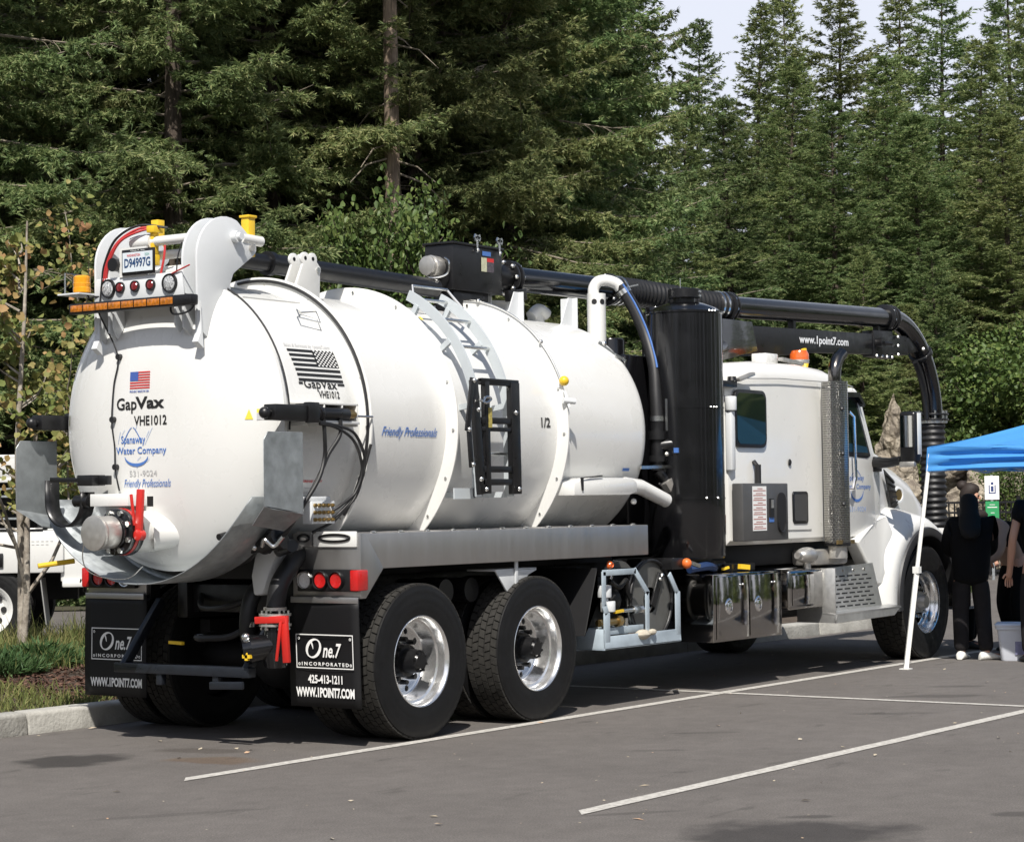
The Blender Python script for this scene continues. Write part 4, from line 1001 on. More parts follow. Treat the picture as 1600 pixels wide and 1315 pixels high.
# --- climbing ladder following the tank, folding black step ladder, level gear
for x in (0.86, 1.24):
    b = B(); vs = []; fs = []
    path = [(t, 1.02) for t in np.linspace(64, 0, 24)]
    P = [cylpt(x, t, r_) for t, r_ in path] + [V(x, -1.02, z) for z in np.linspace(2.05, 1.60, 8)]
    Q = [cylpt(x, t, r_ + 0.075) for t, r_ in path] + [V(x, -1.095, z) for z in np.linspace(2.05, 1.60, 8)]
    n = len(P)
    for dx in (-0.008, 0.008):
        vs += [p + V(dx, 0, 0) for p in P] + [q + V(dx, 0, 0) for q in Q]
    for i in range(n - 1):
        fs += [(i, i + 1, n + i + 1, n + i), (2 * n + i, 3 * n + i, 3 * n + i + 1, 2 * n + i + 1), (i, 2 * n + i, 2 * n + i + 1, i + 1), (n + i, n + i + 1, 3 * n + i + 1, 3 * n + i)]
    fs += [(0, n, 3 * n, 2 * n), (n - 1, 3 * n - 1, 4 * n - 1, 2 * n - 1)]
    b.add(vs, fs); b.build('ladder_stringer', LADDER, T, smooth=40)
    for t in (58, 36, 8, -32):
        q = B(); p = cylpt(x, t, R0); p2 = cylpt(x, t, 1.03) if t > 0 else V(x, -1.03, p.z); q.bar(p, p2, 0.04, 0.03, (1, 0, 0)); q.build('ladder_standoff', LADDER, T)
for i, t in enumerate((60, 46, 32, 17, 2)):
    q = B(); q.cyl(cylpt(0.86, t, 1.06), cylpt(1.24, t, 1.06), 0.013, n=10); q.build('ladder_rung', BOLT, T)
for z in (1.90, 1.70):
    q = B(); q.cyl((0.86, -1.06, z), (1.24, -1.06, z), 0.013, n=10); q.build('ladder_rung', BOLT, T)
q = B(); q.tube([cylpt(0.90, 64, 1.08), cylpt(0.92, 66, 1.12), cylpt(1.34, 66, 1.12), cylpt(1.34, 56, 1.06), cylpt(1.24, 52, 1.04)], 0.011, 6); q.build('grab_handle', BOLT, T)
q = B(); q.box(0.62, 0.86, -1.03, -1.02, 1.585, 1.66); q.box(0.84, 0.865, -1.03, -1.02, 1.60, 1.85); q.build('ladder_foot_plate', LADDER, T)
yl_ = -1.13
q = B()
q.bar((0.72, yl_, 2.41), (0.80, yl_, 1.615), 0.07, 0.035, (0, 1, 0)); q.bar((1.20, yl_, 2.405), (1.215, yl_, 1.615), 0.10, 0.05, (0, 1, 0)); q.bar((0.86, yl_, 2.405), (0.87, yl_, 1.62), 0.05, 0.045, (0, 1, 0))
q.bar((0.67, yl_ - .03, 2.42), (0.60, yl_ - .03, 2.05), 0.045, 0.02, (0, 1, 0)); q.bar((0.62, yl_ - .03, 2.06), (0.645, yl_ - .03, 1.80), 0.04, 0.02, (0, 1, 0))
for z in (2.40, 2.13, 2.07, 1.79, 1.70): q.bar((0.80, yl_, z), (1.20, yl_, z), 0.035, 0.045 if z != 2.07 else 0.03)
q.box(0.80, 1.25, yl_ - 0.02, yl_ + 0.02, 2.40, 2.425)
q.build('folding_step_ladder', BSATIN, T, bev=0.005)
q = B()
for x, z in ((0.67, 2.40), (0.605, 2.06), (0.645, 1.82), (0.80, 1.65), (1.20, 1.65), (1.17, 2.19), (0.72, 2.20), (0.74, 1.72)): q.ball((x, yl_ - 0.045, z), 0.017, 10)
q.tube(smoothpath([(0.74, yl_ - .04, 2.27), (0.80, yl_ - .05, 2.25), (0.86, yl_ - .05, 2.28), (0.80, yl_ - .05, 2.29), (0.76, yl_ - .05, 2.25)]), 0.010, 6)
q.build('ladder_bolts', BOLT, T)
decal('ladder_label', quads2d([(0.86, 0.905, 2.08, 2.22)]), lambda u, v: Vector((u, yl_ - 0.026, v)), mat('yellow_black_label', (0.55, 0.45, 0.12), .5, var=.5, vscale=60), T)
# level indicator arm with yellow ball
q = B(); q.tube([cylpt(2.07, t, R0 + 0.108) for t in np.linspace(88, 20, 24)], 0.005, 6)
for t in (78, 40): q.ball(cylpt(2.07, t, R0 + .11), 0.018, 8)
q.build('level_cable', BOLT, T)
q = B(); q.ball(cylpt(2.08, 20, R0 + 0.13), 0.038, 14); q.build('level_ball', YEL, T)
q = B(); q.bar(cylpt(2.08, 16, R0 + .11), cylpt(2.10, 9, R0 + .11), 0.05, 0.02); q.cyl(cylpt(2.05, 12, R0 + .10), cylpt(2.13, 11, R0 + .15), 0.022); q.build('level_bracket', PLATE, T)
# lug bracket on the tank top
for y in (-0.26, -0.36):
    q = B(); q.xz([(-0.27, 2.90), (-0.27, 3.04), (-0.19, 3.20)] + arc(-0.165, 3.235, 0.045, 200, 40, 8) + arc(-0.085, 3.235, 0.045, 140, -20, 8) + arc(-0.035, 3.165, 0.035, 60, -40, 5) + [(-0.01, 3.12), (-0.02, 2.90)], y - 0.01, y + 0.01); lu = q.build('lifting_lug', WHITE, T, bev=0.003)
    q = B(); q.cyl((-0.165, y - 0.0115, 3.238), (-0.165, y + 0.0115, 3.238), 0.014, n=12); q.cyl((-0.085, y - 0.0115, 3.238), (-0.085, y + 0.0115, 3.238), 0.014, n=12); q.build('lug_hole_bush', BSATIN, lu)
q = B(); q.cyl((-0.035, -0.38, 3.165), (-0.035, -0.24, 3.165), 0.018); q.build('lug_pin', BOLT, T)

# --- black vacuum piping over the tank
q = B(); q.cyl((-0.60, 0.05, 3.245), (-0.10, 0.02, 3.235), 0.06, n=24); q.cyl((-0.10, 0.02, 3.235), (1.80, 0.0, 3.20), 0.072, n=28); q.cyl((-0.12, 0.02, 3.235), (-0.07, 0.02, 3.235), 0.085, n=28); q.bar((-0.78, -0.1, 3.24), (-0.56, 0.03, 3.245), 0.05, 0.05)
q.build('hoist_cylinder', BSATIN, T, smooth=40)
q = B(); q.box(1.90, 2.555, -0.10, 0.17, 3.195, 3.545); q.box(1.885, 2.57, -0.115, 0.185, 3.545, 3.565); q.box(1.96, 2.42, -0.06, 0.12, 2.98, 3.195); q.cyl((2.555, 0, 3.35), (2.76, 0, 3.35), 0.105, n=28)
q.tube([(2.42, 0.02, 3.0), (2.42, 0.02, 3.28)], 0.06); q.build('inlet_box', BSATIN, T, bev=0.006)
q = B(); q.cyl((1.90, 0.05, 3.37), (1.80, 0.05, 3.375), 0.085, n=26); q.cyl((1.80, 0.05, 3.375), (1.76, 0.05, 3.375), 0.075, n=26); q.build('inspection_cap', DULL, T, bev=0.006)
q = B(); q.tube(smoothpath([(1.88, -0.04, 3.44), (1.85, -0.10, 3.40), (1.85, -0.08, 3.31), (1.80, 0.02, 3.28), (1.78, 0.1, 3.32)]), 0.007, 6); q.build('cap_handle', BOLT, T)
for x in (2.20, 2.50):
    q = B(); q.cyl((x, -0.118, 3.50), (x, -0.118, 3.62), 0.008, n=8); q.bar((x - 0.035, -0.118, 3.63), (x + 0.035, -0.118, 3.60), 0.012, 0.03); q.bar((x - 0.035, -0.118, 3.60), (x + 0.035, -0.118, 3.63), 0.012, 0.03); q.ball((x, -0.125, 3.52), 0.015, 8); q.build('wing_nut', BOLT, T)
bxm = lambda u, v: Vector((u, -0.1035, v))
decal('box_label', quads2d([(2.27, 2.345, 3.36, 3.47)]), bxm, mat('cream_vinyl', (0.6, 0.6, 0.42), .5, var=.3, vscale=40), T)
decal('box_label', quads2d([(2.347, 2.44, 3.36, 3.44)]), bxm, mat('dark_label', (0.12, 0.10, 0.12), .5, var=.6, vscale=50), T)
decal('box_label', quads2d([(2.347, 2.44, 3.44, 3.47)]), bxm, REDV, T)
decal('box_label', quads2d([(2.285, 2.40, 3.485, 3.52)]), bxm, BLUE, T)
q = B(); q.cyl((2.80, 0, 3.35), (4.25, -0.02, 3.365), 0.102, n=32); q.build('vacuum_pipe', BGLOSS, T)
q = B(); q.cyl((2.73, 0, 3.35), (2.755, 0, 3.35), 0.145, n=32); q.cyl((2.79, 0, 3.35), (2.815, 0, 3.35), 0.145, n=32); q.cyl((4.22, -0.02, 3.365), (4.25, -0.02, 3.365), 0.14, n=32); q.bar((2.62, -0.10, 3.19), (2.84, -0.12, 3.22), 0.05, 0.09); q.build('pipe_flange', BSATIN, T, bev=0.003)
q = B()
for i in range(8):
    a = 2 * PI * i / 8
    q.ball((2.82, 0.125 * math.cos(a), 3.35 + 0.125 * math.sin(a)), 0.020, 8); q.ball((2.725, 0.125 * math.cos(a), 3.35 + 0.125 * math.sin(a)), 0.020, 8); q.ball((4.21, -0.02 + 0.12 * math.cos(a), 3.365 + 0.12 * math.sin(a)), 0.016, 8)
q.build('flange_bolts', BOLT, T)
def ribbed(path, r, pitch, amp, n=20):
    P = smoothpath(path, 40); out = [P[0]]; acc = 0; rs = [r]
    L_ = 0
    for i in range(1, len(P)):
        L_ += (P[i] - P[i - 1]).length; out.append(P[i]); rs.append(r + amp * (0.5 - 0.5 * math.cos(2 * PI * L_ / pitch)))
    return out, rs
def resample(P, step):
    out = [P[0]]; acc = 0
    for i in range(1, len(P)):
        seg = (P[i] - P[i - 1]).length
        while acc + seg >= step:
            t = (step - acc) / seg; p = P[i - 1] + (P[i] - P[i - 1]) * t
            out.append(p); seg -= (step - acc); acc = 0; P = P[:i - 1] + [p] + P[i:] if False else P
            P = list(P); P[i - 1] = p
        acc += seg
    return out
hp_ = resample(smoothpath([(4.25, -0.02, 3.365), (4.7, -0.08, 3.36), (5.2, -0.28, 3.31), (5.62, -0.40, 3.29)], 30), 0.012)
q = B(); q.tube(hp_, [0.112 + 0.010 * (i % 4 in (0, 1)) for i in range(len(hp_))], 28); q.build('flexible_vacuum_hose', HOSE, T, smooth=60)
q = B()
for c, d_ in (((4.32, -0.02, 3.365), (1, -0.1, 0)), ((4.38, -0.03, 3.365), (1, -0.1, 0)), ((5.50, -0.37, 3.295), (1, -0.3, -0.04)), ((5.56, -0.385, 3.293), (1, -0.3, -0.04))):
    c = Vector(c); d_ = Vector(d_).normalized(); q.cyl(c - d_ * 0.01, c + d_ * 0.01, 0.128, n=28)
q.build('hose_clamp', BOLT, T)
# boom
BY = -0.40
q = B(); q.cyl((5.60, BY, 3.285), (9.02, BY, 3.395), 0.100, n=32)
q.build('boom_pipe', BGLOSS, T)
cx_, cz_, rr2 = 9.06, 2.36, 1.036
el = [V(9.02, BY, 3.395)] + [V(cx_ + rr2 * math.sin(a), BY, cz_ + rr2 * math.cos(a)) for a in np.linspace(0.05, PI / 2 - 0.02, 18)]
q = B(); q.tube(el, 0.105, 28); q.build('boom_elbow', BGLOSS, T)
q = B(); ir = rr2 - 0.20
q.tube([V(cx_ + ir * math.sin(a), BY - 0.02, cz_ + ir * math.cos(a)) for a in np.linspace(0.75, PI / 2 - 0.02, 12)], 0.03, 10); q.build('elbow_brace', BSATIN, T)
q = B(); dv = V(3.42, 0, 0.11).normalized()
for s in (5.61, 5.66, 8.93, 8.98, 9.05): q.cyl((s - 0.010, BY, 3.285 + (s - 5.6) * 0.0322), (s + 0.010, BY, 3.285 + (s - 5.6) * 0.0322), 0.138, n=30)
q.cyl((10.075, BY, 2.44), (10.075, BY, 2.42), 0.175, n=30); q.cyl((10.075, BY, 2.385), (10.075, BY, 2.365), 0.175, n=30)
q.cyl((9.80, BY, 3.08), (9.835, BY, 3.045), 0.125, n=28)
q.build('pipe_flange', BSATIN, T, bev=0.003)
q = B()
for s in (5.63, 8.955, 9.065):
    for i in range(8):
        a = 2 * PI * i / 8 + .2; q.ball((s, BY + 0.122 * math.cos(a), 3.285 + (s - 5.6) * 0.0322 + 0.122 * math.sin(a)), 0.017, 8)
for i in range(10):
    a = 2 * PI * i / 10; q.cyl((10.075 + 0.15 * math.cos(a), BY + 0.15 * math.sin(a), 2.34), (10.075 + 0.15 * math.cos(a), BY + 0.15 * math.sin(a), 2.47), 0.014, n=8)
for z in (3.02, 3.11, 3.20): q.ball((9.10, BY - 0.075, z), 0.019, 8)
for x in (8.6, 8.72, 8.84, 8.96): q.ball((x, BY - 0.07, 2.985), 0.018, 8)
q.ball((9.62, BY - 0.12, 3.10), 0.022, 8)
q.build('flange_bolts', BOLT, T)
q = B(); q.cyl((10.075, BY, 2.37), (10.075, BY, 2.335), 0.15, n=28); q.build('hose_collar', DULL, T)
hp_ = resample([V(10.075, BY, 2.335), V(10.08, BY, 1.6), V(10.12, BY, 0.95)], 0.013)
q = B(); q.tube(hp_, [0.122 + 0.020 * (0.5 - 0.5 * math.cos(2 * PI * i / 5)) for i in range(len(hp_))], 26); q.build('ribbed_suction_hose', HOSE, T, smooth=70)
q = B()
q.xz([(5.75, 3.13), (9.35, 3.225), (9.40, 3.03), (7.3, 2.955), (6.7, 2.90), (5.95, 2.86), (5.75, 2.95)], BY - 0.055, BY + 0.055)
q.xz([(8.55, 3.24), (9.0, 3.255), (9.0, 2.97), (8.55, 2.98)], BY - 0.065, BY + 0.065)
beam = q.build('boom_beam', BSATIN, T, bev=0.006)
q = B(); q.xz([(9.35, 3.215), (9.72, 3.20), (9.72, 3.09), (9.38, 3.04)], BY - 0.045, BY + 0.045); q.build('boom_tip', BSATIN, T, bev=0.004)
for x in (6.9, 8.75):
    q = B(); q.bar((x, BY, 3.15), (x, BY, 3.29), 0.06, 0.05, (1, 0, 0)); q.build('pipe_saddle', BSATIN, T)
q = B(); q.cyl((8.62, BY - 0.065, 3.11), (8.62, BY - 0.14, 3.11), 0.055, n=20); q.cyl((8.62, BY - 0.14, 3.11), (8.75, BY - 0.16, 3.11), 0.02); q.build('boom_joint', BSATIN, T)
decal('boom_lettering', fit(text2d('www.1point7.com', 0.1, bold=0.003), 6.93, 7.98, 3.005, 3.105), lambda u, v: Vector((u, BY - 0.060, v + (u - 6.93) * 0.022)), WHITEV, beam)
# boom turret behind the cab
q = B(); q.cyl((5.55, BY, 1.2), (5.55, BY, 2.0), 0.14, n=24)
q.build('boom_post', BSATIN, T)
q = B()
q.xz([(4.36, 3.16), (5.9, 3.16), (6.0, 2.9), (4.85, 2.70), (4.36, 2.78)], -0.52, -0.28)
q.cyl((4.40, -0.40, 1.15), (4.40, -0.40, 2.80), 0.11, n=24)
q.box(4.30, 4.47, -0.75, -0.2, 2.45, 2.62); q.cyl((4.40, -0.40, 2.8), (4.40, -0.40, 3.2), 0.09)
q.cyl((4.55, -0.60, 2.72), (5.35, -0.52, 2.90), 0.06, n=18)
q.build('boom_turret', BGLOSS, T, bev=0.008)
q = B(); q.box(4.32, 4.62, -1.06, -0.55, 2.50, 2.55); q.box(4.40, 4.46, -0.95, -0.89, 2.20, 2.95); q.build('turret_bracket', BSATIN, T, bev=0.004)
q = B(); q.cyl((4.58, -1.03, 2.555), (4.58, -1.03, 2.59), 0.045, 0.035, 18); q.build('reel_control_lamp', BSATIN, T)
q = B(); q.bar((4.62, -1.06, 2.56), (4.82, -1.10, 2.62), 0.06, 0.03); q.build('work_lamp', DULL, T, bev=0.006)

# white stand pipe with elbow and water hose
q = B(); q.cyl((3.56, -0.34, 2.75), (3.56, -0.34, 3.26), 0.078, n=24)
sp_ = q.build('stand_pipe', WHITE, T)
for a in (200, 250, 300):
    q = B(); c = V(3.56 + 0.077 * math.cos(rad(a)), -0.34 + 0.077 * math.sin(rad(a)), 3.19); dd = V(math.cos(rad(a)), math.sin(rad(a)), 0); q.cyl(c, c + dd * 0.004, 0.022, n=14); q.build('vent_hole', BMATT, sp_)
q = B(); q.tube(smoothpath([(3.58, -0.30, 3.24), (3.585, -0.30, 3.31), (3.61, -0.33, 3.365), (3.66, -0.385, 3.375), (3.71, -0.44, 3.35), (3.735, -0.465, 3.31)]), 0.047, 16); q.build('stand_pipe_elbow', WHITE, T)
hs = smoothpath([(3.735, -0.465, 3.33), (3.78, -0.56, 3.15), (3.80, -0.66, 2.92), (3.76, -0.76, 2.66), (3.72, -0.80, 2.42), (3.70, -0.82, 2.22)])
q = B(); q.tube(hs, 0.052, 16); q.build('water_hose', HOSE, T)
q = B(); q.tube([p + V(-0.03, -0.045, 0.01) for p in hs[:26]], 0.008, 6); q.build('hose_stripe', BLUE, T)
q = B(); q.cyl((3.745, -0.48, 3.295), (3.755, -0.50, 3.26), 0.062, n=18); q.cyl((3.70, -0.82, 2.24), (3.70, -0.82, 2.20), 0.058, n=18); q.bar((3.77, -0.52, 3.32), (3.83, -0.58, 3.34), 0.012, 0.012); q.bar((3.72, -0.90, 2.38), (3.72, -0.90, 2.12), 0.02, 0.01, (1, 0, 0)); q.bar((3.3, -0.90, 1.82), (3.75, -0.92, 1.83), 0.02, 0.025); q.build('hose_clamp', BOLT, T)
q = B(); q.cyl((3.70, -0.82, 2.20), (3.70, -0.82, 1.80), 0.055, n=18); q.cyl((3.70, -0.82, 2.12), (3.70, -0.82, 2.05), 0.075, n=18); q.cyl((3.70, -0.82, 1.92), (3.70, -0.82, 1.87), 0.075, n=18); q.cyl((3.70, -0.82, 2.0), (3.80, -0.98, 2.02), 0.05, n=16); q.cyl((3.70, -0.82, 1.80), (3.78, -0.90, 1.66), 0.05, n=16); q.build('water_valve', BSATIN, T)
q = B(); q.cyl((3.72, -0.88, 1.72), (3.78, -0.90, 1.64), 0.065, n=8); q.ball((3.66, -0.93, 1.93), 0.02, 8); q.build('hose_coupling', DULL, T)
q = B(); q.box(3.72, 3.78, -1.0, -0.96, 1.94, 1.98); q.build('blue_tag', BLUE, T)
# white wash-down gun holder
q = B(); q.xz([(2.12, 1.60), (2.12, 1.70), (2.35, 1.735), (2.95, 1.735), (3.02, 1.70), (3.02, 1.62), (2.9, 1.60)], -1.04, -0.86); q.build('nozzle_tray', WHITE, T, bev=0.012)
q = B(); q.tube([(2.95, -0.97, 1.68), (3.15, -0.98, 1.665), (3.52, -1.0, 1.555)], [0.062, 0.06, 0.056], 18); q.ball((3.06, -0.98, 1.55), 0.025, 8); q.build('overflow_pipe', WHITE, T)
q = B(); q.xz([(2.20, 1.735), (2.215, 1.64), (2.235, 1.64), (2.235, 1.73), (2.50, 1.745), (2.50, 1.755)], -1.05, -1.042); q.build('tray_strap', BMATT, T)
# fittings on the tank top
q = B(); q.cyl((2.95, 0.25, 2.95), (2.95, 0.25, 3.16), 0.22, n=30); q.cyl((2.95, 0.25, 3.16), (2.95, 0.25, 3.18), 0.24, n=30); q.cyl((3.35, 0.12, 2.98), (3.35, 0.12, 3.12), 0.07); q.tube(smoothpath([(3.25, 0.1, 3.08), (3.33, 0.08, 3.14), (3.42, 0.06, 3.10)]), 0.05, 12)
q.build('manway', WHITE, T, bev=0.006)
for x, y in ((2.58, -0.12), (3.30, -0.16), (2.45, 0.1)):
    q = B(); q.xz([(x - 0.10, 2.97), (x + 0.10, 2.97), (x + 0.10, 3.22), (x + 0.03, 3.22)], y - 0.06, y - 0.05); q.box(x + 0.09, x + 0.10, y - 0.10, y + 0.06, 2.97, 3.22); q.build('pipe_support', PLATE, T)
q = B(); q.bar(cylpt(3.22, 52, R0 + .01), cylpt(3.34, 40, R0 - 0.0), 0.03, 0.02); q.ball(cylpt(3.25, 50, R0 + .02), 0.025, 8); q.bar(cylpt(3.27, 42, R0 + .02), cylpt(3.36, 38, R0 + .02), 0.015, 0.015); q.build('tank_fittings', BOLT, T)

# --- black cyclone cylinder between tank and cab
q = B(); CX, CY = 4.03, -0.90
q.lathe([(1.08, 0.0), (1.08, 0.30), (1.10, 0.31), (1.56, 0.31), (1.561, 0.314), (1.575, 0.314), (1.576, 0.31), (2.30, 0.31), (2.301, 0.314), (2.315, 0.314), (2.316, 0.31), (3.08, 0.31), (3.085, 0.318), (3.10, 0.318), (3.105, 0.30), (3.13, 0.27), (3.175, 0.16), (3.18, 0.10), (3.18, 0.0)], (CX, CY, 0), (0, 0, 1), 72)
cyc = q.build('cyclone_cylinder', BGLOSS, T, smooth=40)
q = B(); q.lathe([(3.16, 0.09), (3.22, 0.09), (3.221, 0.135), (3.29, 0.135), (3.295, 0.125), (3.295, 0.0)], (CX, CY, 0), (0, 0, 1), 40); q.build('cyclone_cap', BSATIN, cyc, smooth=40)
q = B()
for z in (2.31, 3.095): 
    for a in (250, 256, 262): c = V(CX + 0.316 * math.cos(rad(a)), CY + 0.316 * math.sin(rad(a)), z); q.ball(c, 0.008, 6)
for a in (240, 262): q.ball((CX + 0.316 * math.cos(rad(a)), CY + 0.316 * math.sin(rad(a)), 1.57), 0.012, 6)
q.bar((CX - 0.0, CY - 0.14, 3.27), (CX + 0.04, CY - 0.135, 3.27), 0.01, 0.012); q.bar((CX - 0.0, CY - 0.14, 3.235), (CX + 0.04, CY - 0.135, 3.235), 0.01, 0.012); q.cyl((CX - .06, CY, 3.29), (CX - .06, CY, 3.38), 0.004, n=5)
q.build('cyclone_latches', BOLT, cyc)
def cm(u, v): a = rad(u); return Vector((CX + 0.3145 * math.cos(a), CY + 0.3145 * math.sin(a), v))
for (v0, v1, m_) in ((1.36, 1.43, REDV), (1.27, 1.36, mat('white_red_label', (0.72, 0.70, 0.70), .5, col2=(.45, .2, .25), vscale=45))):
    b = [(a, a + 6, v0, v1) for a in (304, 310, 316)]
    decal('cyclone_label', quads2d(b), cm, m_, cyc)
q = B(); q.box(3.55, 4.35, -0.62, 0.9, 1.1, 2.75); q.cyl((3.98, 0.75, 1.1), (3.98, 0.75, 3.0), 0.30, n=40); q.cyl((3.75, -0.35, 1.10), (3.75, -0.35, 2.9), 0.12, n=24); q.build('blower_housing', BGLOSS, T, bev=0.02)
q = B(); q.box(3.5, 4.34, -0.95, 0.95, 1.0, 1.09); q.build('equipment_deck', BSATIN, T)

# --- pump frame and hose reel
q = B()
q.box(2.26, 3.38, -1.20, -1.19, 0.455, 0.545); q.box(2.26, 3.38, -1.20, -0.80, 0.445, 0.455); q.box(2.26, 2.27, -1.20, -0.70, 0.445, 0.60)
q.bar((2.30, -1.195, 0.50), (2.30, -1.195, 0.72), 0.08, 0.012, (0, 1, 0)); q.bar((2.30, -1.195, 0.71), (2.265, -1.195, 0.78), 0.06, 0.012, (0, 1, 0)); q.bar((2.265, -1.195, 0.77), (2.265, -1.195, 1.03), 0.05, 0.012, (0, 1, 0))
q.bar((2.25, -1.195, 1.02), (2.72, -1.195, 1.02), 0.012, 0.045, (0, 0, 1)); q.bar((2.70, -1.195, 1.03), (2.90, -1.195, 0.84), 0.05, 0.012, (0, 1, 0)); q.bar((2.885, -1.195, 0.86), (2.885, -1.195, 0.52), 0.05, 0.012, (0, 1, 0))
q.bar((3.345, -1.195, 0.50), (3.345, -1.195, 0.84), 0.07, 0.012, (0, 1, 0)); q.bar((3.34, -1.195, 0.83), (3.22, -1.195, 0.98), 0.05, 0.012, (0, 1, 0))
q.box(2.30, 2.95, -1.12, -0.80, 0.545, 0.60)
q.build('pump_frame', GALVP, T, bev=0.003)
q = B(); q.cyl((2.42, -1.10, 0.83), (2.42, -1.10, 0.92), 0.055, n=20); q.cyl((2.42, -1.10, 0.72), (2.42, -1.10, 0.83), 0.03); q.cyl((2.46, -1.12, 0.72), (2.46, -1.12, 0.80), 0.045); q.build('filter_bowl', PLATE, T, bev=0.004)
q = B(); q.cyl((2.30, -1.12, 0.64), (2.62, -1.12, 0.645), 0.028); q.cyl((2.55, -1.12, 0.645), (2.60, -1.12, 0.645), 0.045, n=8); q.cyl((2.44, -1.1, 0.50), (2.44, -1.1, 0.64), 0.03, n=8); q.build('brass_plumbing', BRASS, T)
q = B(); q.cyl((2.60, -1.12, 0.72), (3.0, -1.14, 0.72), 0.016); q.cyl((2.78, -1.12, 0.72), (2.90, -1.13, 0.72), 0.035, n=8); q.cyl((2.72, -1.1, 0.55), (2.72, -1.1, 0.66), 0.02); q.cyl((2.52, -1.08, 0.92), (2.56, -1.08, 1.0), 0.015); q.tube(smoothpath([(2.96, -1.14, 0.72), (2.98, -1.15, 0.78), (2.93, -1.15, 0.80)]), 0.012, 6); q.build('steel_plumbing', BOLT, T)
q = B(); q.bar((2.50, -1.14, 0.715), (2.62, -1.14, 0.722), 0.02, 0.02); q.build('valve_handle', YEL, T)
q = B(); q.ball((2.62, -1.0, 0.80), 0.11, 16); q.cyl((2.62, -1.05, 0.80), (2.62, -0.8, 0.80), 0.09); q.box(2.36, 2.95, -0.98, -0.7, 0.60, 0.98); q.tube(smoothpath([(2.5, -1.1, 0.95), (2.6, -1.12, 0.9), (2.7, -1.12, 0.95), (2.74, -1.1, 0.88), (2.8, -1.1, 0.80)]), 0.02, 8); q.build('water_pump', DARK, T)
q = B(); RX, RZ = 3.12, 0.78
q.lathe([(-0.02, 0.10), (-0.02, 0.30), (0.0, 0.315), (0.02, 0.30), (0.02, 0.10)], (RX, -1.06, RZ), (0, 1, 0), 48)
q.lathe([(-0.02, 0.10), (-0.02, 0.30), (0.0, 0.315), (0.02, 0.30), (0.02, 0.10)], (RX, -0.78, RZ), (0, 1, 0), 48)
q.build('hose_reel_flange', mat('grey_reel_paint', (0.20, 0.20, 0.19), 0.35, metal=.5, var=.2), T)
q = B(); q.lathe([(0.0, 0.10), (0.0, 0.25), (0.26, 0.25)], (RX, -1.05, RZ), (0, 1, 0), 40); q.tube([(RX + 0.31 * math.cos(a), -1.09, RZ + 0.31 * math.sin(a)) for a in np.linspace(0, 2 * PI, 40)], 0.014, 8); q.build('reel_hose', HOSE, T)
q = B(); q.bar((RX, -1.10, RZ - 0.05), (RX + 0.13, -1.10, RZ + 0.20), 0.07, 0.02, (0, 1, 0)); q.build('reel_arm', BSATIN, T, bev=0.004)
q = B(); q.ball((RX + 0.10, -1.115, RZ + 0.16), 0.018, 8); q.ball((RX + 0.13, -1.115, RZ + 0.19), 0.018, 8); q.ball((3.47, -1.19, 1.075), 0.02, 8); q.bar((3.52, -1.21, 1.06), (3.62, -1.24, 1.03), 0.03, 0.03); q.build('reel_bolts', BOLT, T)
q = B(); q.ball((3.47, -1.21, 1.055), 0.042, 14); q.build('valve_knob', ORANGE, T)
q = B(); q.box(3.28, 3.46, -1.19, -1.02, 1.01, 1.10); q.build('control_block', BSATIN, T, bev=0.006)
for x in (2.40,):
    q = B(); q.lathe([(0, 0.0), (-0.03, 0.018), (-0.01, 0.032), (0, 0.034)], (x, -1.16, 1.075), (0, 1, 0), 20); q.build('side_marker_lamp', ORLENS, T)
q = B(); q.ball((2.82, -1.19, 0.53), 0.05, 12, (1.8, 1, .8)); q.ball((2.93, -1.21, 0.545), 0.03, 10, (1.6, 1, .8)); q.build('cleaning_rag', mat('cream_rag', (0.55, 0.5, 0.4), .9, var=.3, vscale=20), T)
# mud shield in front of the tandem, fender hanger
q = B(); q.prism([(2.12, -0.62, 1.06), (2.16, -1.20, 1.06), (2.16, -1.20, 0.80), (1.98, -1.20, 0.565), (1.96, -0.62, 0.56)], (0.012, 0, 0)); q.build('mud_shield', FLAP, T)
q = B(); q.xz([(0.93, 1.08), (1.44, 1.085), (1.44, 1.07), (1.34, 1.04), (1.25, 0.98), (1.17, 0.89), (1.13, 0.87), (1.05, 0.95)], -1.15, -1.135); q.bar((1.17, -1.16, 0.98), (1.17, -1.16, 1.19), 0.035, 0.012, (0, 1, 0)); q.box(0.93, 1.44, -1.15, -0.90, 1.075, 1.088); q.build('fender_hanger', PLATE, T, bev=0.003)
q = B(); q.cyl((0.55, -0.6, 0.95), (0.55, -1.0, 0.95), 0.085, n=24); q.cyl((0.85, -0.6, 0.95), (0.85, -1.0, 0.95), 0.085, n=24); q.build('air_tanks', BSATIN, T)

# --- polished tool box
q = B(); q.box(3.83, 5.0, -1.245, -0.72, 0.405, 0.955); q.prism([(3.62, -1.06, 0.955), (3.83, -1.245, 0.955), (3.83, -1.245, 0.405), (3.66, -1.08, 0.52)], (0, 0.4, 0)) if False else None
tb = q.build('tool_box', POLISH, T, bev=0.008)
q = B(); q.box(3.87, 4.40, -1.257, -1.247, 0.425, 0.935); q.build('tool_box_door', POLISH, tb, bev=0.004)
q = B(); q.box(4.425, 4.97, -1.257, -1.247, 0.425, 0.935); q.build('tool_box_door', POLISH, tb, bev=0.004)
for x in (4.06, 4.56):
    q = B(); q.lathe([(0, 0.065), (-0.008, 0.055), (-0.008, 0.045), (0.0, 0.04)], (x, -1.258, 0.69), (0, 1, 0), 24); q.box(x - 0.035, x + 0.035, -1.268, -1.258, 0.64, 0.72); q.build('door_latch', CHROME, tb, bev=0.003)
q = B()
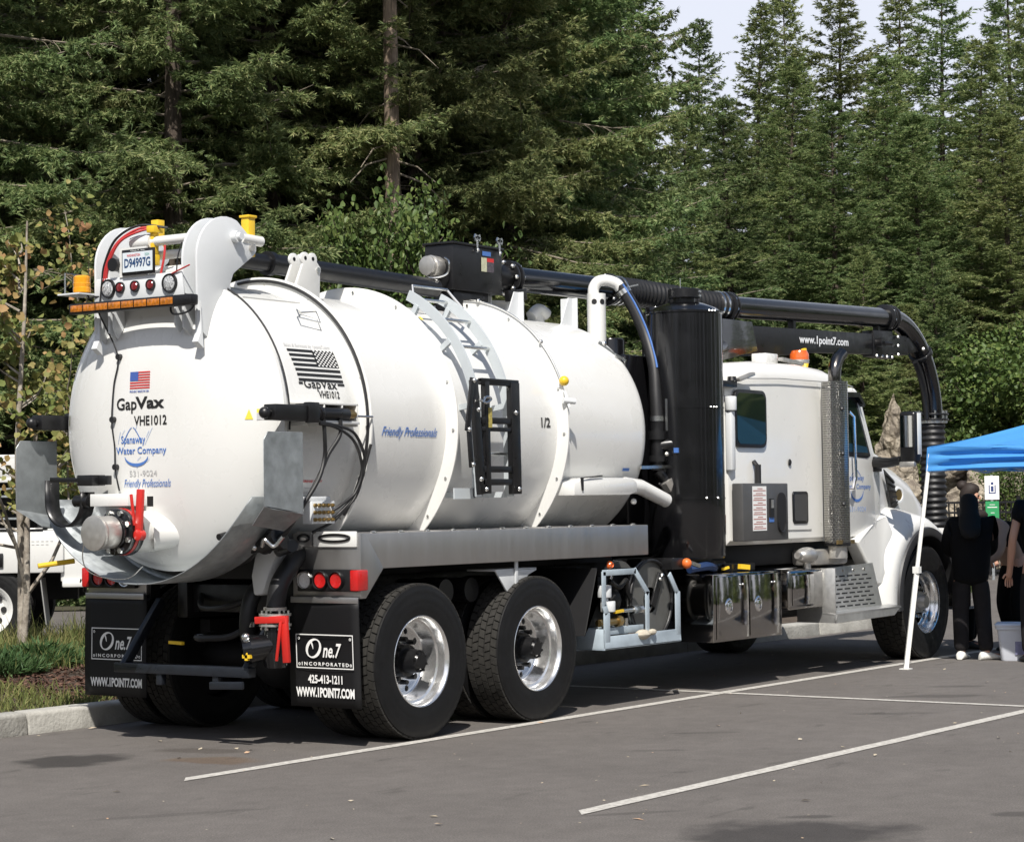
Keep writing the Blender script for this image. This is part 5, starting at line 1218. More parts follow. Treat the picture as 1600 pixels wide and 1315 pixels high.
for x in (4.25, 4.30, 4.80, 4.85): q.ball((x, -1.258, 0.86), 0.010, 8)
q.build('door_rivets', BOLT, tb)
q = B(); q.tube(smoothpath([(3.7, -1.1, 1.0), (3.9, -1.15, 1.02), (4.1, -1.1, 1.0), (4.2, -1.0, 0.99)]), 0.035, 8); q.build('stowed_hose', mat('navy_hose', (0.015, 0.035, 0.10), .5), T)
q = B(); q.bar((4.18, -1.13, 0.985), (4.24, -1.16, 1.0), 0.02, 0.02); q.bar((4.46, -1.14, 1.0), (4.56, -1.17, 0.99), 0.04, 0.04); q.build('stowed_fitting', YEL, T)
q = B(); q.box(4.4, 4.8, -1.1, -0.9, 0.96, 1.02); q.cyl((3.9, -1.0, 1.0), (4.5, -0.95, 1.0), 0.05); q.build('box_top_valves', BSATIN, T)
# --- battery box, steps
q = B(); q.box(5.16, 5.80, -1.24, -0.75, 0.60, 0.945); bb = q.build('battery_box', POLISH, T, bev=0.03, seg=3)
q = B(); q.box(5.20, 5.60, -1.248, -1.242, 0.64, 0.90); q.build('battery_box_lid', POLISH, bb, bev=0.006)
decal('battery_label', quads2d([(5.28, 5.48, -1.12, -1.02)]), lambda u, v: Vector((u, v, 0.949)), WHITEV, bb)
q = B(); q.prism([(5.86, -1.16, 0.93), (6.96, -1.16, 0.955), (7.02, -1.22, 0.56), (5.86, -1.22, 0.54)], (0, 0.012, 0)); sp = q.build('step_panel', STEPM, T)
for j in range(8):
    z = 0.855 - j * 0.038
    for i in range(6 if j % 2 else 7):
        x = 5.93 + i * 0.155 + (0.07 if j % 2 else 0)
        if x > 6.85: continue
        yy = -1.16 - 0.06 * (0.94 - z) / 0.39
        q = B(); q.box(x, x + 0.105, yy - 0.0035, yy + 0.002, z - 0.006, z + 0.006); q.build('step_slot', BMATT, sp)
q = B()
for i in range(4): q.cyl((6.1 + i * 0.22, -1.164, 0.905), (6.1 + i * 0.22, -1.172, 0.905), 0.014, n=10)
q.build('step_rivets', BOLT, sp)
q = B(); q.prism([(5.84, -1.20, 0.555), (7.20, -1.20, 0.565), (7.20, -1.33, 0.55), (5.84, -1.33, 0.54)], (0, 0, -0.018)); q.prism([(5.84, -1.33, 0.54), (7.20, -1.33, 0.55), (7.05, -1.33, 0.47), (5.84, -1.33, 0.46)], (0, 0.012, 0)); q.box(5.84, 5.855, -1.33, -0.95, 0.46, 0.94); q.build('step_tread', STEPM, T, bev=0.003)
q = B(); q.ball((5.62, -1.17, 1.06), 0.10, 18, (1.5, 0.9, 0.72)); q.cyl((5.62, -1.17, 0.94), (5.62, -1.17, 1.02), 0.035); q.cyl((5.45, -1.19, 1.06), (5.40, -1.19, 1.065), 0.03); q.build('air_cleaner_bulb', DULL, T)
q = B(); q.box(5.84, 6.5, -1.14, -0.9, 0.96, 1.10); q.build('exhaust_box', DULL, T, bev=0.03)

# --- cab
def rrect_section(x, hw, zb, zt, rtop, rbot=0.04, n=6, tumble=0.0, lean=0.0):
    """half-section ring (closed) at X=x: rounded top corners"""
    pts = []
    for sgn, seq in ((-1, range(n + 1)), (1, range(n, -1, -1))):
        for i in seq:
            a = i / n * PI / 2
            pts.append((sgn * (hw - tumble - rtop + rtop * math.cos(a)), zt - rtop + rtop * math.sin(a)))
    ring = [(-(hw - rbot), zb), (-hw, zb + rbot), (-hw + tumble * 0.3, (zb + zt) / 2)] + pts + [(hw - tumble * 0.3, (zb + zt) / 2), (hw, zb + rbot), (hw - rbot, zb)]
    return [(x + lean * (p[1] - zb), p[0], p[1]) for p in ring]
def loft(secs, caps=True):
    b = B(); n = len(secs[0]); vs = [p for s in secs for p in s]; fs = []
    for j in range(len(secs) - 1):
        for i in range(n): fs.append((j * n + i, j * n + (i + 1) % n, (j + 1) * n + (i + 1) % n, (j + 1) * n + i))
    if caps: fs += [tuple(range(n)), tuple(range((len(secs) - 1) * n, len(secs) * n))]
    return b.add(vs, fs)
CB = 1.17
secs = [rrect_section(4.47, 0.98, CB, 2.58, 0.14, tumble=0.03), rrect_section(4.50, 1.03, CB, 2.66, 0.15, tumble=0.03), rrect_section(4.58, 1.05, CB, 2.70, 0.16, tumble=0.03), rrect_section(5.2, 1.05, CB, 2.755, 0.17, tumble=0.03),
        rrect_section(6.0, 1.05, CB, 2.765, 0.17, tumble=0.03), rrect_section(6.45, 1.05, CB, 2.74, 0.17, tumble=0.03), rrect_section(6.72, 1.05, CB, 2.68, 0.16, tumble=0.03), rrect_section(6.88, 1.045, CB, 2.60, 0.14, tumble=0.03)]
cabin = loft(secs).build('cab_shell', WHITE2, T, smooth=38)
# front part of the cab: windscreen slope as side profile
q = B(); q.xz([(6.86, CB), (6.86, 2.585), (6.93, 2.57), (7.02, 2.50), (7.30, 1.98), (7.42, 1.95), (7.42, CB + 0.1), (7.30, CB)], -1.045, 1.045); q.build('cab_front', WHITE2, T, bev=0.035, seg=3)
q = B(); q.prism([(6.955, -0.90, 2.49), (6.955, 0.90, 2.49), (7.255, 0.92, 1.97), (7.255, -0.92, 1.97)], (0.06, 0, 0.035)); q.build('windscreen', GLASS, T)
q = B(); q.prism([(6.83, -0.85, 2.66), (6.83, 0.85, 2.66), (7.22, 0.80, 2.565), (7.22, -0.80, 2.565)], (0, 0, 0.02)); q.build('sun_visor', WHITE2, T, bev=0.008)
# roof seam, drip moulding
q = B(); q.tube([(4.62, -1.047, 2.575), (5.4, -1.047, 2.605), (6.6, -1.047, 2.61), (6.86, -1.04, 2.585)], 0.005, 6); q.build('roof_seam', mat('grey_seam_sealer', (0.35, 0.35, 0.34), .6), T)
# rear side window
def rrect2(x0, x1, z0, z1, r, n=6):
    P = []
    for cx, cz, a0 in ((x1 - r, z1 - r, 0), (x0 + r, z1 - r, 90), (x0 + r, z0 + r, 180), (x1 - r, z0 + r, 270)):
        for i in range(n + 1): P.append((cx + r * math.cos(rad(a0 + 90 * i / n)), cz + r * math.sin(rad(a0 + 90 * i / n))))
    return P
q = B(); q.xz(rrect2(4.57, 5.13, 1.995, 2.485, 0.08), -1.062, -1.035); wn_ = q.build('side_window', BSATIN, T, bev=0.004)
q = B(); q.xz(rrect2(4.60, 5.10, 2.025, 2.455, 0.06), -1.066, -1.063); q.build('window_glass', GLASS, wn_)
q = B(); q.xz(rrect2(5.60, 5.89, 1.335, 1.62, 0.035), -1.058, -1.035); hb_ = q.build('vent_hatch', BSATIN, T, bev=0.006)
q = B(); q.xz(rrect2(5.625, 5.865, 1.36, 1.595, 0.025), -1.0600, -1.0585); q.build('hatch_screen', mat('dark_grey_plastic', (0.05, 0.05, 0.05), .6), hb_)
q = B(); q.lathe([(0, 0.0), (-0.008, 0.02), (0, 0.03)], (5.56, -1.052, 1.875), (0, 1, 0), 16); q.build('rubber_plug', BMATT, T)
q = B(); q.tube([(5.95, -1.054, 1.28), (4.75, -1.054, 1.285)], 0.003, 5); q.tube([(6.2, -1.052, 2.6), (6.2, -1.053, 1.2)], 0.0035, 5); q.build('panel_seam', mat('dark_seam', (0.12, 0.12, 0.12), .7), T)
# control box with instruction label
q = B(); q.box(4.500, 5.310, -1.16, -1.056, 1.205, 1.69); cb = q.build('control_cabinet', mat('grey_cabinet_paint', (0.105, 0.105, 0.105), .45, metal=.3, var=.2), T, bev=0.01)
lbm = mat('instruction_label', (0.66, 0.64, 0.62), .5, col2=(0.5, 0.22, 0.20), vscale=22, stretch=(1, 1, 6))
decal('instruction_label', quads2d([(4.660, 4.910, 1.29, 1.665)]), lambda u, v: Vector((u, -1.163, v)), WHITEV, cb)
rows = []
for i in range(9): rows.append((4.675, 4.895, 1.305 + i * 0.04, 1.312 + i * 0.04)); rows.append((4.690 + 0.03 * (i % 3), 4.840, 1.322 + i * 0.04, 1.328 + i * 0.04))
decal('label_print', quads2d(rows), lambda u, v: Vector((u, -1.1645, v)), mat('pale_red_print', (0.5, 0.2, 0.17), .5), cb)
q = B(); q.xz(rrect2(5.100, 5.260, 1.27, 1.61, 0.07), -1.166, -1.160); q.build('remote_recess', BMATT, cb)
q = B(); q.tube([(5.180 + 0.065 * math.cos(a), -1.17, 1.36 + 0.09 * math.sin(a)) for a in np.linspace(PI, 2 * PI, 12)], 0.010, 6); q.box(4.960, 5.030, -1.172, -1.16, 1.40, 1.56); q.build('remote_cable', HOSE, cb)
q = B(); q.box(4.980, 5.020, -1.175, -1.172, 1.48, 1.55); q.build('switch_plate', DULL, cb)
decal('cabinet_label', quads2d([(4.950, 5.040, 1.36, 1.40)]), lambda u, v: Vector((u, -1.164, v)), BLUE, cb)
q = B(); q.tube([(4.90, -1.09, 1.69), (4.90, -1.09, 1.85)], 0.028, 10); q.tube([(4.90, -1.09, 1.83), (4.90, -1.05, 1.88)], 0.02, 8); q.build('cabinet_conduit', HOSE, T)
q = B(); q.cyl((4.50, -1.06, 2.30), (4.50, -1.06, 2.42), 0.05, n=16); q.box(4.47, 4.54, -1.08, -1.02, 1.8, 2.3); q.build('rear_cab_bracket', PLATE, T, bev=0.01)
# cab door
q = B(); q.xz([(6.22, 1.20), (6.22, 2.555), (6.86, 2.555), (6.93, 2.50), (7.235, 1.93), (7.26, 1.36), (7.18, 1.22), (7.05, 1.20)], -1.058, -1.03); cd = q.build('cab_door', WHITE2, T, bev=0.006)
q = B(); q.xz([(6.30, 1.955), (6.30, 2.49), (6.84, 2.50), (6.90, 2.44), (7.165, 1.95), (7.10, 1.925)], -1.064, -1.0585); dw = q.build('door_window', BSATIN, cd, bev=0.006)
q = B(); q.xz([(6.34, 1.985), (6.34, 2.455), (6.82, 2.465), (6.87, 2.42), (7.11, 1.975)], -1.0665, -1.0645); q.build('window_glass', GLASS, cd)
q = B(); q.xz([(6.25, 2.52), (6.86, 2.53), (6.98, 2.42), (6.96, 2.40), (6.84, 2.485), (6.25, 2.47)], -1.11, -1.062); q.build('rain_deflector', BGLOSS, cd)
q = B(); q.tube([(6.62, -1.06, 2.32), (6.62, -1.12, 2.34), (6.68, -1.13, 2.30), (6.70, -1.13, 1.75), (6.66, -1.12, 1.64), (6.58, -1.06, 1.64)], 0.018, 10); q.build('grab_rail', CHROME, T)
def dm2(u, v): return Vector((u, -1.061, v))
decal('door_lettering', merge2d(fit(text2d('Spanaway', .1, bold=.001), 6.68, 7.02, 1.70, 1.77), fit(text2d('Water Company', .1, bold=.001), 6.62, 7.16, 1.625, 1.685), stroke2d([(6.85, 1.83), (6.76, 1.76)], 0.008), stroke2d([(6.86, 1.83), (6.95, 1.76)], 0.008), stroke2d([(6.87 + 0.13 * math.cos(a), 1.62 + 0.09 * math.sin(a)) for a in np.linspace(PI, 2 * PI, 12)], [0.006 + 0.02 * math.sin(i / 11 * PI) for i in range(12)])), dm2, BLUE, cd)
decal('door_lettering', fit(text2d('531-9024', .1), 6.70, 7.05, 1.43, 1.475), dm2, BLUEL, cd)
# mirror
q = B(); q.tube([(7.26, -1.03, 1.88), (7.20, -1.25, 1.88), (7.16, -1.38, 1.90)], [0.055, 0.045, 0.04], 12); q.box(7.22, 7.40, -1.07, -1.0, 1.80, 1.94); q.build('mirror_arm', BSATIN, T, bev=0.01)
q = B(); q.box(7.12, 7.25, -1.54, -1.375, 1.865, 2.35); mh = q.build('mirror_housing', BSATIN, T, bev=0.03, seg=3)
q = B(); q.box(7.252, 7.275, -1.535, -1.38, 1.93, 2.33); q.build('mirror_cover', WHITE2, mh, bev=0.01)
q = B(); q.xz([(7.16, 1.95), (7.245, 1.95), (7.245, 2.335), (7.16, 2.335)], -1.546, -1.541); q.build('mirror_side_cover', WHITE2, mh, bev=0.004)
q = B(); q.prism([(7.117, -1.52, 2.02), (7.117, -1.395, 2.02), (7.117, -1.395, 2.31), (7.117, -1.52, 2.31)], (0.002, 0, 0)); q.build('mirror_glass', MIRG, mh)
q = B(); q.box(7.10, 7.16, -1.53, -1.38, 1.835, 1.885); q.build('spot_mirror', DULL, mh, bev=0.01)
# hood
def hsec(x, hw, zb, zt, r): return rrect_section(x, hw, zb, zt, r, n=8, tumble=0.02)
secs = [hsec(7.36, 1.00, 1.05, 1.955, 0.10), hsec(7.55, 0.96, 1.05, 1.95, 0.13), hsec(8.0, 0.86, 1.0, 1.92, 0.18), hsec(8.45, 0.78, 0.95, 1.86, 0.20), hsec(8.85, 0.74, 0.9, 1.76, 0.22), hsec(9.15, 0.71, 0.8, 1.60, 0.22), hsec(9.30, 0.66, 0.8, 1.46, 0.2), hsec(9.34, 0.5, 0.85, 1.36, 0.1)]
hood = loft(secs).build('hood', WHITE2, T, smooth=50)
q = B(); q.box(9.335, 9.37, -0.46, 0.46, 0.9, 1.42); q.build('grille', CHROME, T, bev=0.01)
q = B(); q.box(9.05, 9.42, -1.20, 1.20, 0.42, 0.72); q.build('bumper', CHROME, T, bev=0.04, seg=3)
q = B(); q.prism([(7.70, -0.935, 1.83), (8.06, -0.868, 1.73), (8.20, -0.845, 1.48), (7.98, -0.880, 1.42)], (0.0, -0.012, 0)); hv = q.build('hood_vent', BSATIN, T, bev=0.006)
q = B()
for i in range(5):
    t = i / 5
    a = V(7.72, -0.952, 1.81).lerp(V(7.99, -0.898, 1.44), t + .08); b_ = V(8.05, -0.886, 1.72).lerp(V(8.19, -0.862, 1.49), t + .08); q.bar(a, b_, 0.01, 0.016)
q.build('vent_louvre', BMATT, hv)
q = B(); q.lathe([(0, 0.085), (-0.02, 0.08), (-0.022, 0.06), (-0.012, 0.055)], (8.19, -0.855, 1.58), (0.2, 1, 0), 28); q.build('badge_ring', PLATE, T)
q = B(); q.lathe([(-0.015, 0.0), (-0.012, 0.056)], (8.19, -0.858, 1.58), (0.2, 1, 0), 24); q.build('badge_disc', BRASS, T)
q = B(); q.tube([(7.375, -1.004, 1.92), (7.375, -1.004, 1.30)], 0.004, 5); q.tube(smoothpath([(7.40, -1.0, 1.42), (7.60, -0.965, 1.36), (7.80, -0.94, 1.30)]), 0.006, 5); q.build('hood_seam', mat('dark_seam', (0.12, 0.12, 0.12), .7), T)
# fenders
for sd in (-1, 1):
    def fp(a, r_, y): return V(8.07 - r_ * math.cos(rad(a)), sd * y, 0.56 + r_ * math.sin(rad(a)))
    angs = np.linspace(-2, 172, 30)
    b = B(); ring = []
    for a in angs:
        k_ = max(0, math.cos(rad(a)))
        up_ = max(0, math.sin(rad(a)))
        ring.append([fp(a, 0.69, 0.80), fp(a, 0.69, 1.205), fp(a, 0.705, 1.215), fp(a, 0.73 + 0.015 * up_ + 0.10 * k_, 1.205), fp(a, 0.77 + 0.04 * up_ + 0.16 * k_, 1.13), fp(a, 0.80 + 0.06 * up_ + 0.22 * k_, 0.97), fp(a, 0.81 + 0.08 * up_ + .26 * k_, 0.80)])
    m = len(ring[0]); vs = [p for r_ in ring for p in r_]; fs = [(i * m + j, i * m + j + 1, (i + 1) * m + j + 1, (i + 1) * m + j) for i in range(len(ring) - 1) for j in range(m - 1)]
    fs += [tuple(range(m)), tuple(range((len(ring) - 1) * m, len(ring) * m))]
    b.add(vs, fs); fe = b.build('fender', WHITE2, T, smooth=45)
    b = B(); ring = []
    for a in np.linspace(-6, 176, 30): ring.append([fp(a, 0.62, 1.0), fp(a, 0.62, 1.235), fp(a, 0.64, 1.245), fp(a, 0.70, 1.235), fp(a, 0.715, 1.20)])
    m = 5; vs = [p for r_ in ring for p in r_]; fs = [(i * m + j, i * m + j + 1, (i + 1) * m + j + 1, (i + 1) * m + j) for i in range(len(ring) - 1) for j in range(m - 1)]
    b.add(vs, fs); b.build('wheel_arch_trim', mat('grey_black_plastic', (0.035, 0.035, 0.037), 0.5, var=.2), T, smooth=45)
    q = B(); q.prism([(6.70, sd * 1.14, 1.16), (7.10, sd * 1.14, 0.74), (7.36, sd * 1.16, 0.72), (7.40, sd * 1.17, 0.95), (7.50, sd * 1.16, 1.16), (7.42, sd * 1.10, 1.40), (7.30, sd * 1.06, 1.34)], (0, -sd * 0.15, 0)); q.build('fender_skirt', WHITE2, T, bev=0.03, seg=3)
    q = B(); q.box(7.86, 7.98, sd * 1.135, sd * 1.165, 1.285, 1.335); q.build('fender_marker', ORLENS, T, bev=0.01)
    q = B(); q.lathe([(0.0, 0.0001), (0.02, 0.07), (0.03, 0.11), (0.04, 0.115)], (9.32, sd * 0.85, 1.12), (-1, 0, 0), 20); q.box(9.1, 9.3, sd * 0.72, sd * 1.0, 1.0, 1.24); q.build('headlamp', CLRLENS, T)
# exhaust stack with perforated shield
def perforated():
    m = bpy.data.materials.new('perforated_chrome'); m.use_nodes = True; N, L = m.node_tree.nodes, m.node_tree.links; p = N['Principled BSDF']
    tc = N.new('ShaderNodeTexCoord'); sp = N.new('ShaderNodeSeparateXYZ'); L.new(tc.outputs['Object'], sp.inputs[0])
    at = N.new('ShaderNodeMath'); at.operation = 'ARCTAN2'
    sx = N.new('ShaderNodeMath'); sx.operation = 'SUBTRACT'; sx.inputs[1].default_value = 6.165; L.new(sp.outputs['X'], sx.inputs[0])
    sy = N.new('ShaderNodeMath'); sy.operation = 'SUBTRACT'; sy.inputs[1].default_value = -1.20; L.new(sp.outputs['Y'], sy.inputs[0])
    L.new(sy.outputs[0], at.inputs[0]); L.new(sx.outputs[0], at.inputs[1])
    cb_ = N.new('ShaderNodeCombineXYZ'); ma = N.new('ShaderNodeMath'); ma.operation = 'MULTIPLY'; ma.inputs[1].default_value = 0.12; L.new(at.outputs[0], ma.inputs[0]); L.new(ma.outputs[0], cb_.inputs[0]); L.new(sp.outputs['Z'], cb_.inputs[1])
    br = N.new('ShaderNodeTexBrick'); br.inputs['Scale'].default_value = 42; br.inputs['Mortar Size'].default_value = 0.17; br.inputs['Mortar Smooth'].default_value = 0.2
    br.inputs['Brick Width'].default_value = 0.62; br.inputs['Row Height'].default_value = 0.9
    L.new(cb_.outputs[0], br.inputs['Vector'])
    r = N.new('ShaderNodeMix'); r.data_type = 'RGBA'; L.new(br.outputs['Fac'], r.inputs[0]); r.inputs[6].default_value = (0.015, 0.015, 0.016, 1); r.inputs[7].default_value = (0.46, 0.45, 0.42, 1)
    L.new(r.outputs[2], p.inputs['Base Color']); L.new(br.outputs['Fac'], p.inputs['Metallic']); p.inputs['Roughness'].default_value = 0.2
    bm_ = N.new('ShaderNodeBump'); bm_.inputs['Strength'].default_value = 0.6; bm_.inputs['Distance'].default_value = 0.006; L.new(br.outputs['Fac'], bm_.inputs['Height']); L.new(bm_.outputs['Normal'], p.inputs['Normal'])
    return m
q = B(); q.lathe([(1.15, 0.0), (1.15, 0.115), (2.60, 0.115), (2.60, 0.0)], (6.165, -1.20, 0), (0, 0, 1), 40); st_ = q.build('exhaust_shield', perforated(), T, smooth=40)
q = B()
for z in (1.5, 1.95, 2.35): q.ball((6.10, -1.30, z), 0.018, 8)
q.lathe([(1.13, 0.118), (1.16, 0.12), (1.16, 0.0)], (6.165, -1.2, 0), (0, 0, 1), 30); q.build('shield_bolts', BSATIN, T)
q = B(); q.tube(smoothpath([(6.165, -1.20, 2.58), (6.165, -1.20, 2.66), (6.18, -1.20, 2.73), (6.24, -1.20, 2.81), (6.32, -1.2, 2.86)]), 0.058, 20); q.build('exhaust_pipe', mat('heat_darkened_chrome', (0.16, 0.15, 0.14), 0.18, metal=1.0), T)
q = B(); q.cyl((6.165, -1.20, 1.02), (6.165, -1.20, 1.15), 0.085, n=24); q.build('exhaust_elbow', DULL, T)
q = B(); q.bar((6.0, -1.28, 1.165), (6.33, -1.28, 1.165), 0.02, 0.035); q.build('shield_band', BRASS, T)
# roof beacon
q = B(); q.cyl((6.42, -0.72, 2.80), (6.42, -0.72, 2.83), 0.09, n=24); q.cyl((6.42, -0.72, 2.74), (6.42, -0.72, 2.80), 0.02); q.bar((5.9, -0.8, 2.81), (6.4, -0.75, 2.79), 0.05, 0.03); q.build('beacon_base', DULL, T)
q = B(); q.lathe([(0, 0.088), (0.05, 0.088), (0.085, 0.07), (0.095, 0.0001)], (6.42, -0.72, 2.83), (0, 0, 1), 24); q.build('roof_beacon', ORLENS, T)
q = B(); q.box(5.72, 5.95, -0.75, -0.60, 2.77, 2.86); q.build('roof_work_lamp', CLRLENS, T, bev=0.01)
q = B(); q.tube(smoothpath([(6.75, -0.6, 2.74), (6.78, -0.6, 2.85), (6.74, -0.6, 2.95)]), 0.03, 8); q.build('yellow_hose_guard', YEL, T)

# ================================================================== other things
_fh = Vector((math.cos(_yaw), math.sin(_yaw), 0)); _rh = Vector((math.sin(_yaw), -math.cos(_yaw), 0))
def spot(bearing, dist, z=0.0):
    """ground position at a compass bearing (in thousandths of a radian right of the view axis) and distance from the viewpoint"""
    p = CAMP + _fh * dist + _rh * (dist * bearing / 1000.0)
    return Vector((p.x, p.y, z))
def brg(px): return (px - 800) / 3.4042

# ------------------------------------------------------------------ white service truck beyond the planting bed
S = empty('service_truck', (0, 7.0, 0), rad(-50))
_c = spot(brg(146), 23.6); S.location = (_c.x - 4.95 * math.cos(rad(-50)), _c.y - 4.95 * math.sin(rad(-50)), 0)
tag(S, 'white utility truck with open tool bins behind the sapling at far left', 'truck')
def sbox(b, x0, x1, y0, y1, z0, z1): return b.box(x0, x1, y0, y1, z0, z1)
q = B(); q.box(-1.6, 4.62, 0.0, 0.55, 0.86, 1.32); q.build('side_cabinet', WHITE, S, bev=0.02)
q = B(); q.box(-1.6, 4.62, 1.75, 2.3, 0.86, 1.32); q.build('side_cabinet', WHITE, S, bev=0.02)
q = B(); q.box(-1.6, 4.60, 0.55, 1.75, 0.95, 1.10); q.build('load_bed', PLATE, S)
q = B(); q.box(4.58, 4.95, 0.05, 2.25, 0.76, 1.28); q.box(4.60, 4.98, 0.0, 2.3, 0.70, 0.78); q.build('rear_fascia', WHITE, S, bev=0.02)
q = B(); q.box(-1.6, 4.40, 0.40, 0.44, 1.32, 1.86); q.box(-1.6, 4.40, 0.02, 0.44, 1.32, 1.345); q.box(4.34, 4.40, 0.02, 0.44, 1.32, 1.86); q.build('tool_bin', BSATIN, S)
for z in (1.44, 1.56, 1.68, 1.76):
    q = B(); q.box(-1.6, 4.34, 0.03, 0.36, z, z + 0.022); q.build('bin_shelf', GALV, S)
q = B(); q.tube([(4.42, 0.02, 1.33), (4.46, 0.02, 1.40), (4.46, 0.02, 1.76)], 0.02, 8); q.tube([(-1.6, 0.0, 1.335), (4.40, 0.0, 1.335)], 0.018, 8); q.build('bin_edge_rail', BSATIN, S)
q = B(); q.box(-1.6, 4.52, 0.0, 0.5, 1.84, 1.90); q.box(-1.6, 4.55, 0.0, 0.06, 1.90, 2.10); q.box(-1.6, 4.55, 0.0, 0.5, 2.10, 2.14); q.build('ladder_rack', WHITE, S, bev=0.01)
for x in (0.5, 1.6, 2.7, 3.6, 4.2, 4.4):
    q = B(); q.box(x, x + 0.05, -0.015, 0.0, 1.90, 2.10); q.build('rack_post', PLATE, S)
for x in (1.5, 3.86):
    q = B(); q.box(x, x + 0.12, -0.03, 0.0, 0.93, 1.08); q.build('paddle_latch', BSATIN, S, bev=0.01)
decal('bin_lettering', merge2d(quads2d([(4.28 + .05 * (i % 5), 4.31 + .05 * (i % 5), 1.20 - .035 * (i // 5), 1.205 - .035 * (i // 5)) for i in range(9)])), lambda u, v: Vector((u, -0.004, v)), GREYV, S)
q = B(); q.box(-4.2, 4.7, 0.65, 0.80, 0.55, 0.80); q.box(-4.2, 4.7, 1.5, 1.65, 0.55, 0.80); q.box(-1.7, 4.6, 0.5, 1.8, 0.80, 0.95); q.build('chassis_frame', BMATT, S)
loft([[(x, 0.10 + (2.1) * (0.5 + 0.5 * u), z) for u, z in ring] for x, ring in (
    (-5.6, [(-.9, .6), (-.95, 1.1), (-.7, 1.25), (.7, 1.25), (.95, 1.1), (.9, .6)]), (-4.3, [(-1, .6), (-1, 1.2), (-.8, 1.42), (.8, 1.42), (1, 1.2), (1, .6)]),
    (-3.7, [(-1, .6), (-1, 1.4), (-.75, 2.05), (.75, 2.05), (1, 1.4), (1, .6)]), (-1.75, [(-1, .6), (-1, 1.4), (-.78, 2.1), (.78, 2.1), (1, 1.4), (1, .6)]))]).build('cab', WHITE, S, smooth=30)
q = B(); q.prism([(-3.55, 0.16, 1.45), (-2.0, 0.16, 1.45), (-2.0, 0.30, 1.95), (-3.35, 0.30, 1.95)], (0, -0.02, 0)); q.build('cab_window', GLASS, S)
SW = B(); SW.lathe([(-0.10, 0.0), (-0.10, 0.06), (-0.04, 0.09), (-0.02, 0.17), (-0.05, 0.22), (-0.11, 0.25), (-0.12, 0.272), (-0.10, 0.28)], (0, 0, 0), (0, 1, 0), 40)
SWM = SW.mesh('rim', WHITE, 40)
SH_ = B()
for i in range(8): a = 2 * PI * i / 8; SH_.cyl((0.165 * math.cos(a), -0.03, 0.165 * math.sin(a)), (0.165 * math.cos(a), -0.045, 0.165 * math.sin(a)), 0.032, n=14)
SH_.cyl((0, -0.09, 0), (0, -0.16, 0), 0.075, 0.06, 20)
SHM = [b_.mesh('rim_hole', BMATT, 40) for b_ in SH_.pieces(True)]
for x, y, rz in ((3.80, 0.16, 0), (3.80, 2.14, PI), (-3.3, 0.2, 0), (-3.3, 2.1, PI)):
    w = empty('wheel', (x, y, 0.47), rz, S)
    link('tyre', TY_R, w, scale=(0.915, 0.9, 0.915)); link('tread', TR_R, w, scale=(0.915, 0.9, 0.915)); link('rim', SWM, w); [link('rim_hole', m_, w) for m_ in SHM]
q = B(); q.prism([(4.36, 0.05, 0.80), (4.36, 0.45, 0.80), (4.42, 0.45, 0.25), (4.42, 0.05, 0.30)], (0.012, 0, 0)); q.build('mud_flap', mat('dusty_flap', (.25, .25, .24), .8), S)

# ------------------------------------------------------------------ blue canopy tent
TC = empty('canopy_tent', (8.17, -3.03, 0))
tag(TC, 'bright blue pop-up canopy tent with slanted white legs at the right edge', 'tent')
def tentmat():
    m = mat('blue_canopy_fabric', (0.085, 0.36, 0.80), 0.62, var=0.06, vscale=2, bump=0.12, bscale=9)
    N, L = m.node_tree.nodes, m.node_tree.links; p = N['Principled BSDF']
    tr = N.new('ShaderNodeBsdfTranslucent'); tr.inputs['Color'].default_value = (0.10, 0.40, 0.85, 1)
    mx = N.new('ShaderNodeMixShader'); mx.inputs[0].default_value = 0.30
    L.new(p.outputs[0], mx.inputs[1]); L.new(tr.outputs[0], mx.inputs[2]); L.new(mx.outputs[0], N['Material Output'].inputs['Surface'])
    return m
TENTM = tentmat()
HS = 1.275; ZE, ZP, ZV = 2.005, 2.42, 1.79
def roof_panel(k):
    n, m = 26, 16; vs = []; fs = []
    rot = Matrix.Rotation(k * PI / 2, 3, 'Z')
    for j in range(m + 1):
        t = j / m                      # 0 eave, 1 peak
        for i in range(n + 1):
            u = -1 + 2 * i / n
            x = -HS * (1 - t); y = u * HS * (1 - t)
            z = ZE + (ZP - ZE) * (t ** 1.15) - 0.05 * (1 - u * u) * (1 - t) * t * 4 * 0.6
            z += 0.006 * math.sin(u * 17 + t * 5) * (1 - t)
            vs.append(rot @ Vector((x, y, z)))
    for j in range(m):
        for i in range(n): fs.append((j * (n + 1) + i, j * (n + 1) + i + 1, (j + 1) * (n + 1) + i + 1, (j + 1) * (n + 1) + i))
    b = B().add(vs, fs)
    return b
def valance(k):
    n, m = 70, 14; vs = []; fs = []
    rot = Matrix.Rotation(k * PI / 2, 3, 'Z')
    for j in range(m + 1):
        t = j / m
        for i in range(n + 1):
            u = -1 + 2 * i / n; e = 1 - abs(u)
            fold = 0.022 * math.sin(t * 13 + 6.0 * (1 - abs(u)) * (t - .5) + 1.5 * math.sin(u * 3 + k)) * min(1, e * 6) + 0.01 * math.sin(t * 27 + u * 2.5 + k) * min(1, e * 5)
            x = -HS - 0.012 * t - fold; z = ZE - (ZE - ZV) * t + 0.012 * math.cos(u * PI / 2) * t
            vs.append(rot @ Vector((x, u * (HS + 0.012 * t), z)))
    for j in range(m):
        for i in range(n): fs.append((j * (n + 1) + i, (j + 1) * (n + 1) + i, (j + 1) * (n + 1) + i + 1, j * (n + 1) + i + 1))
    return B().add(vs, fs)
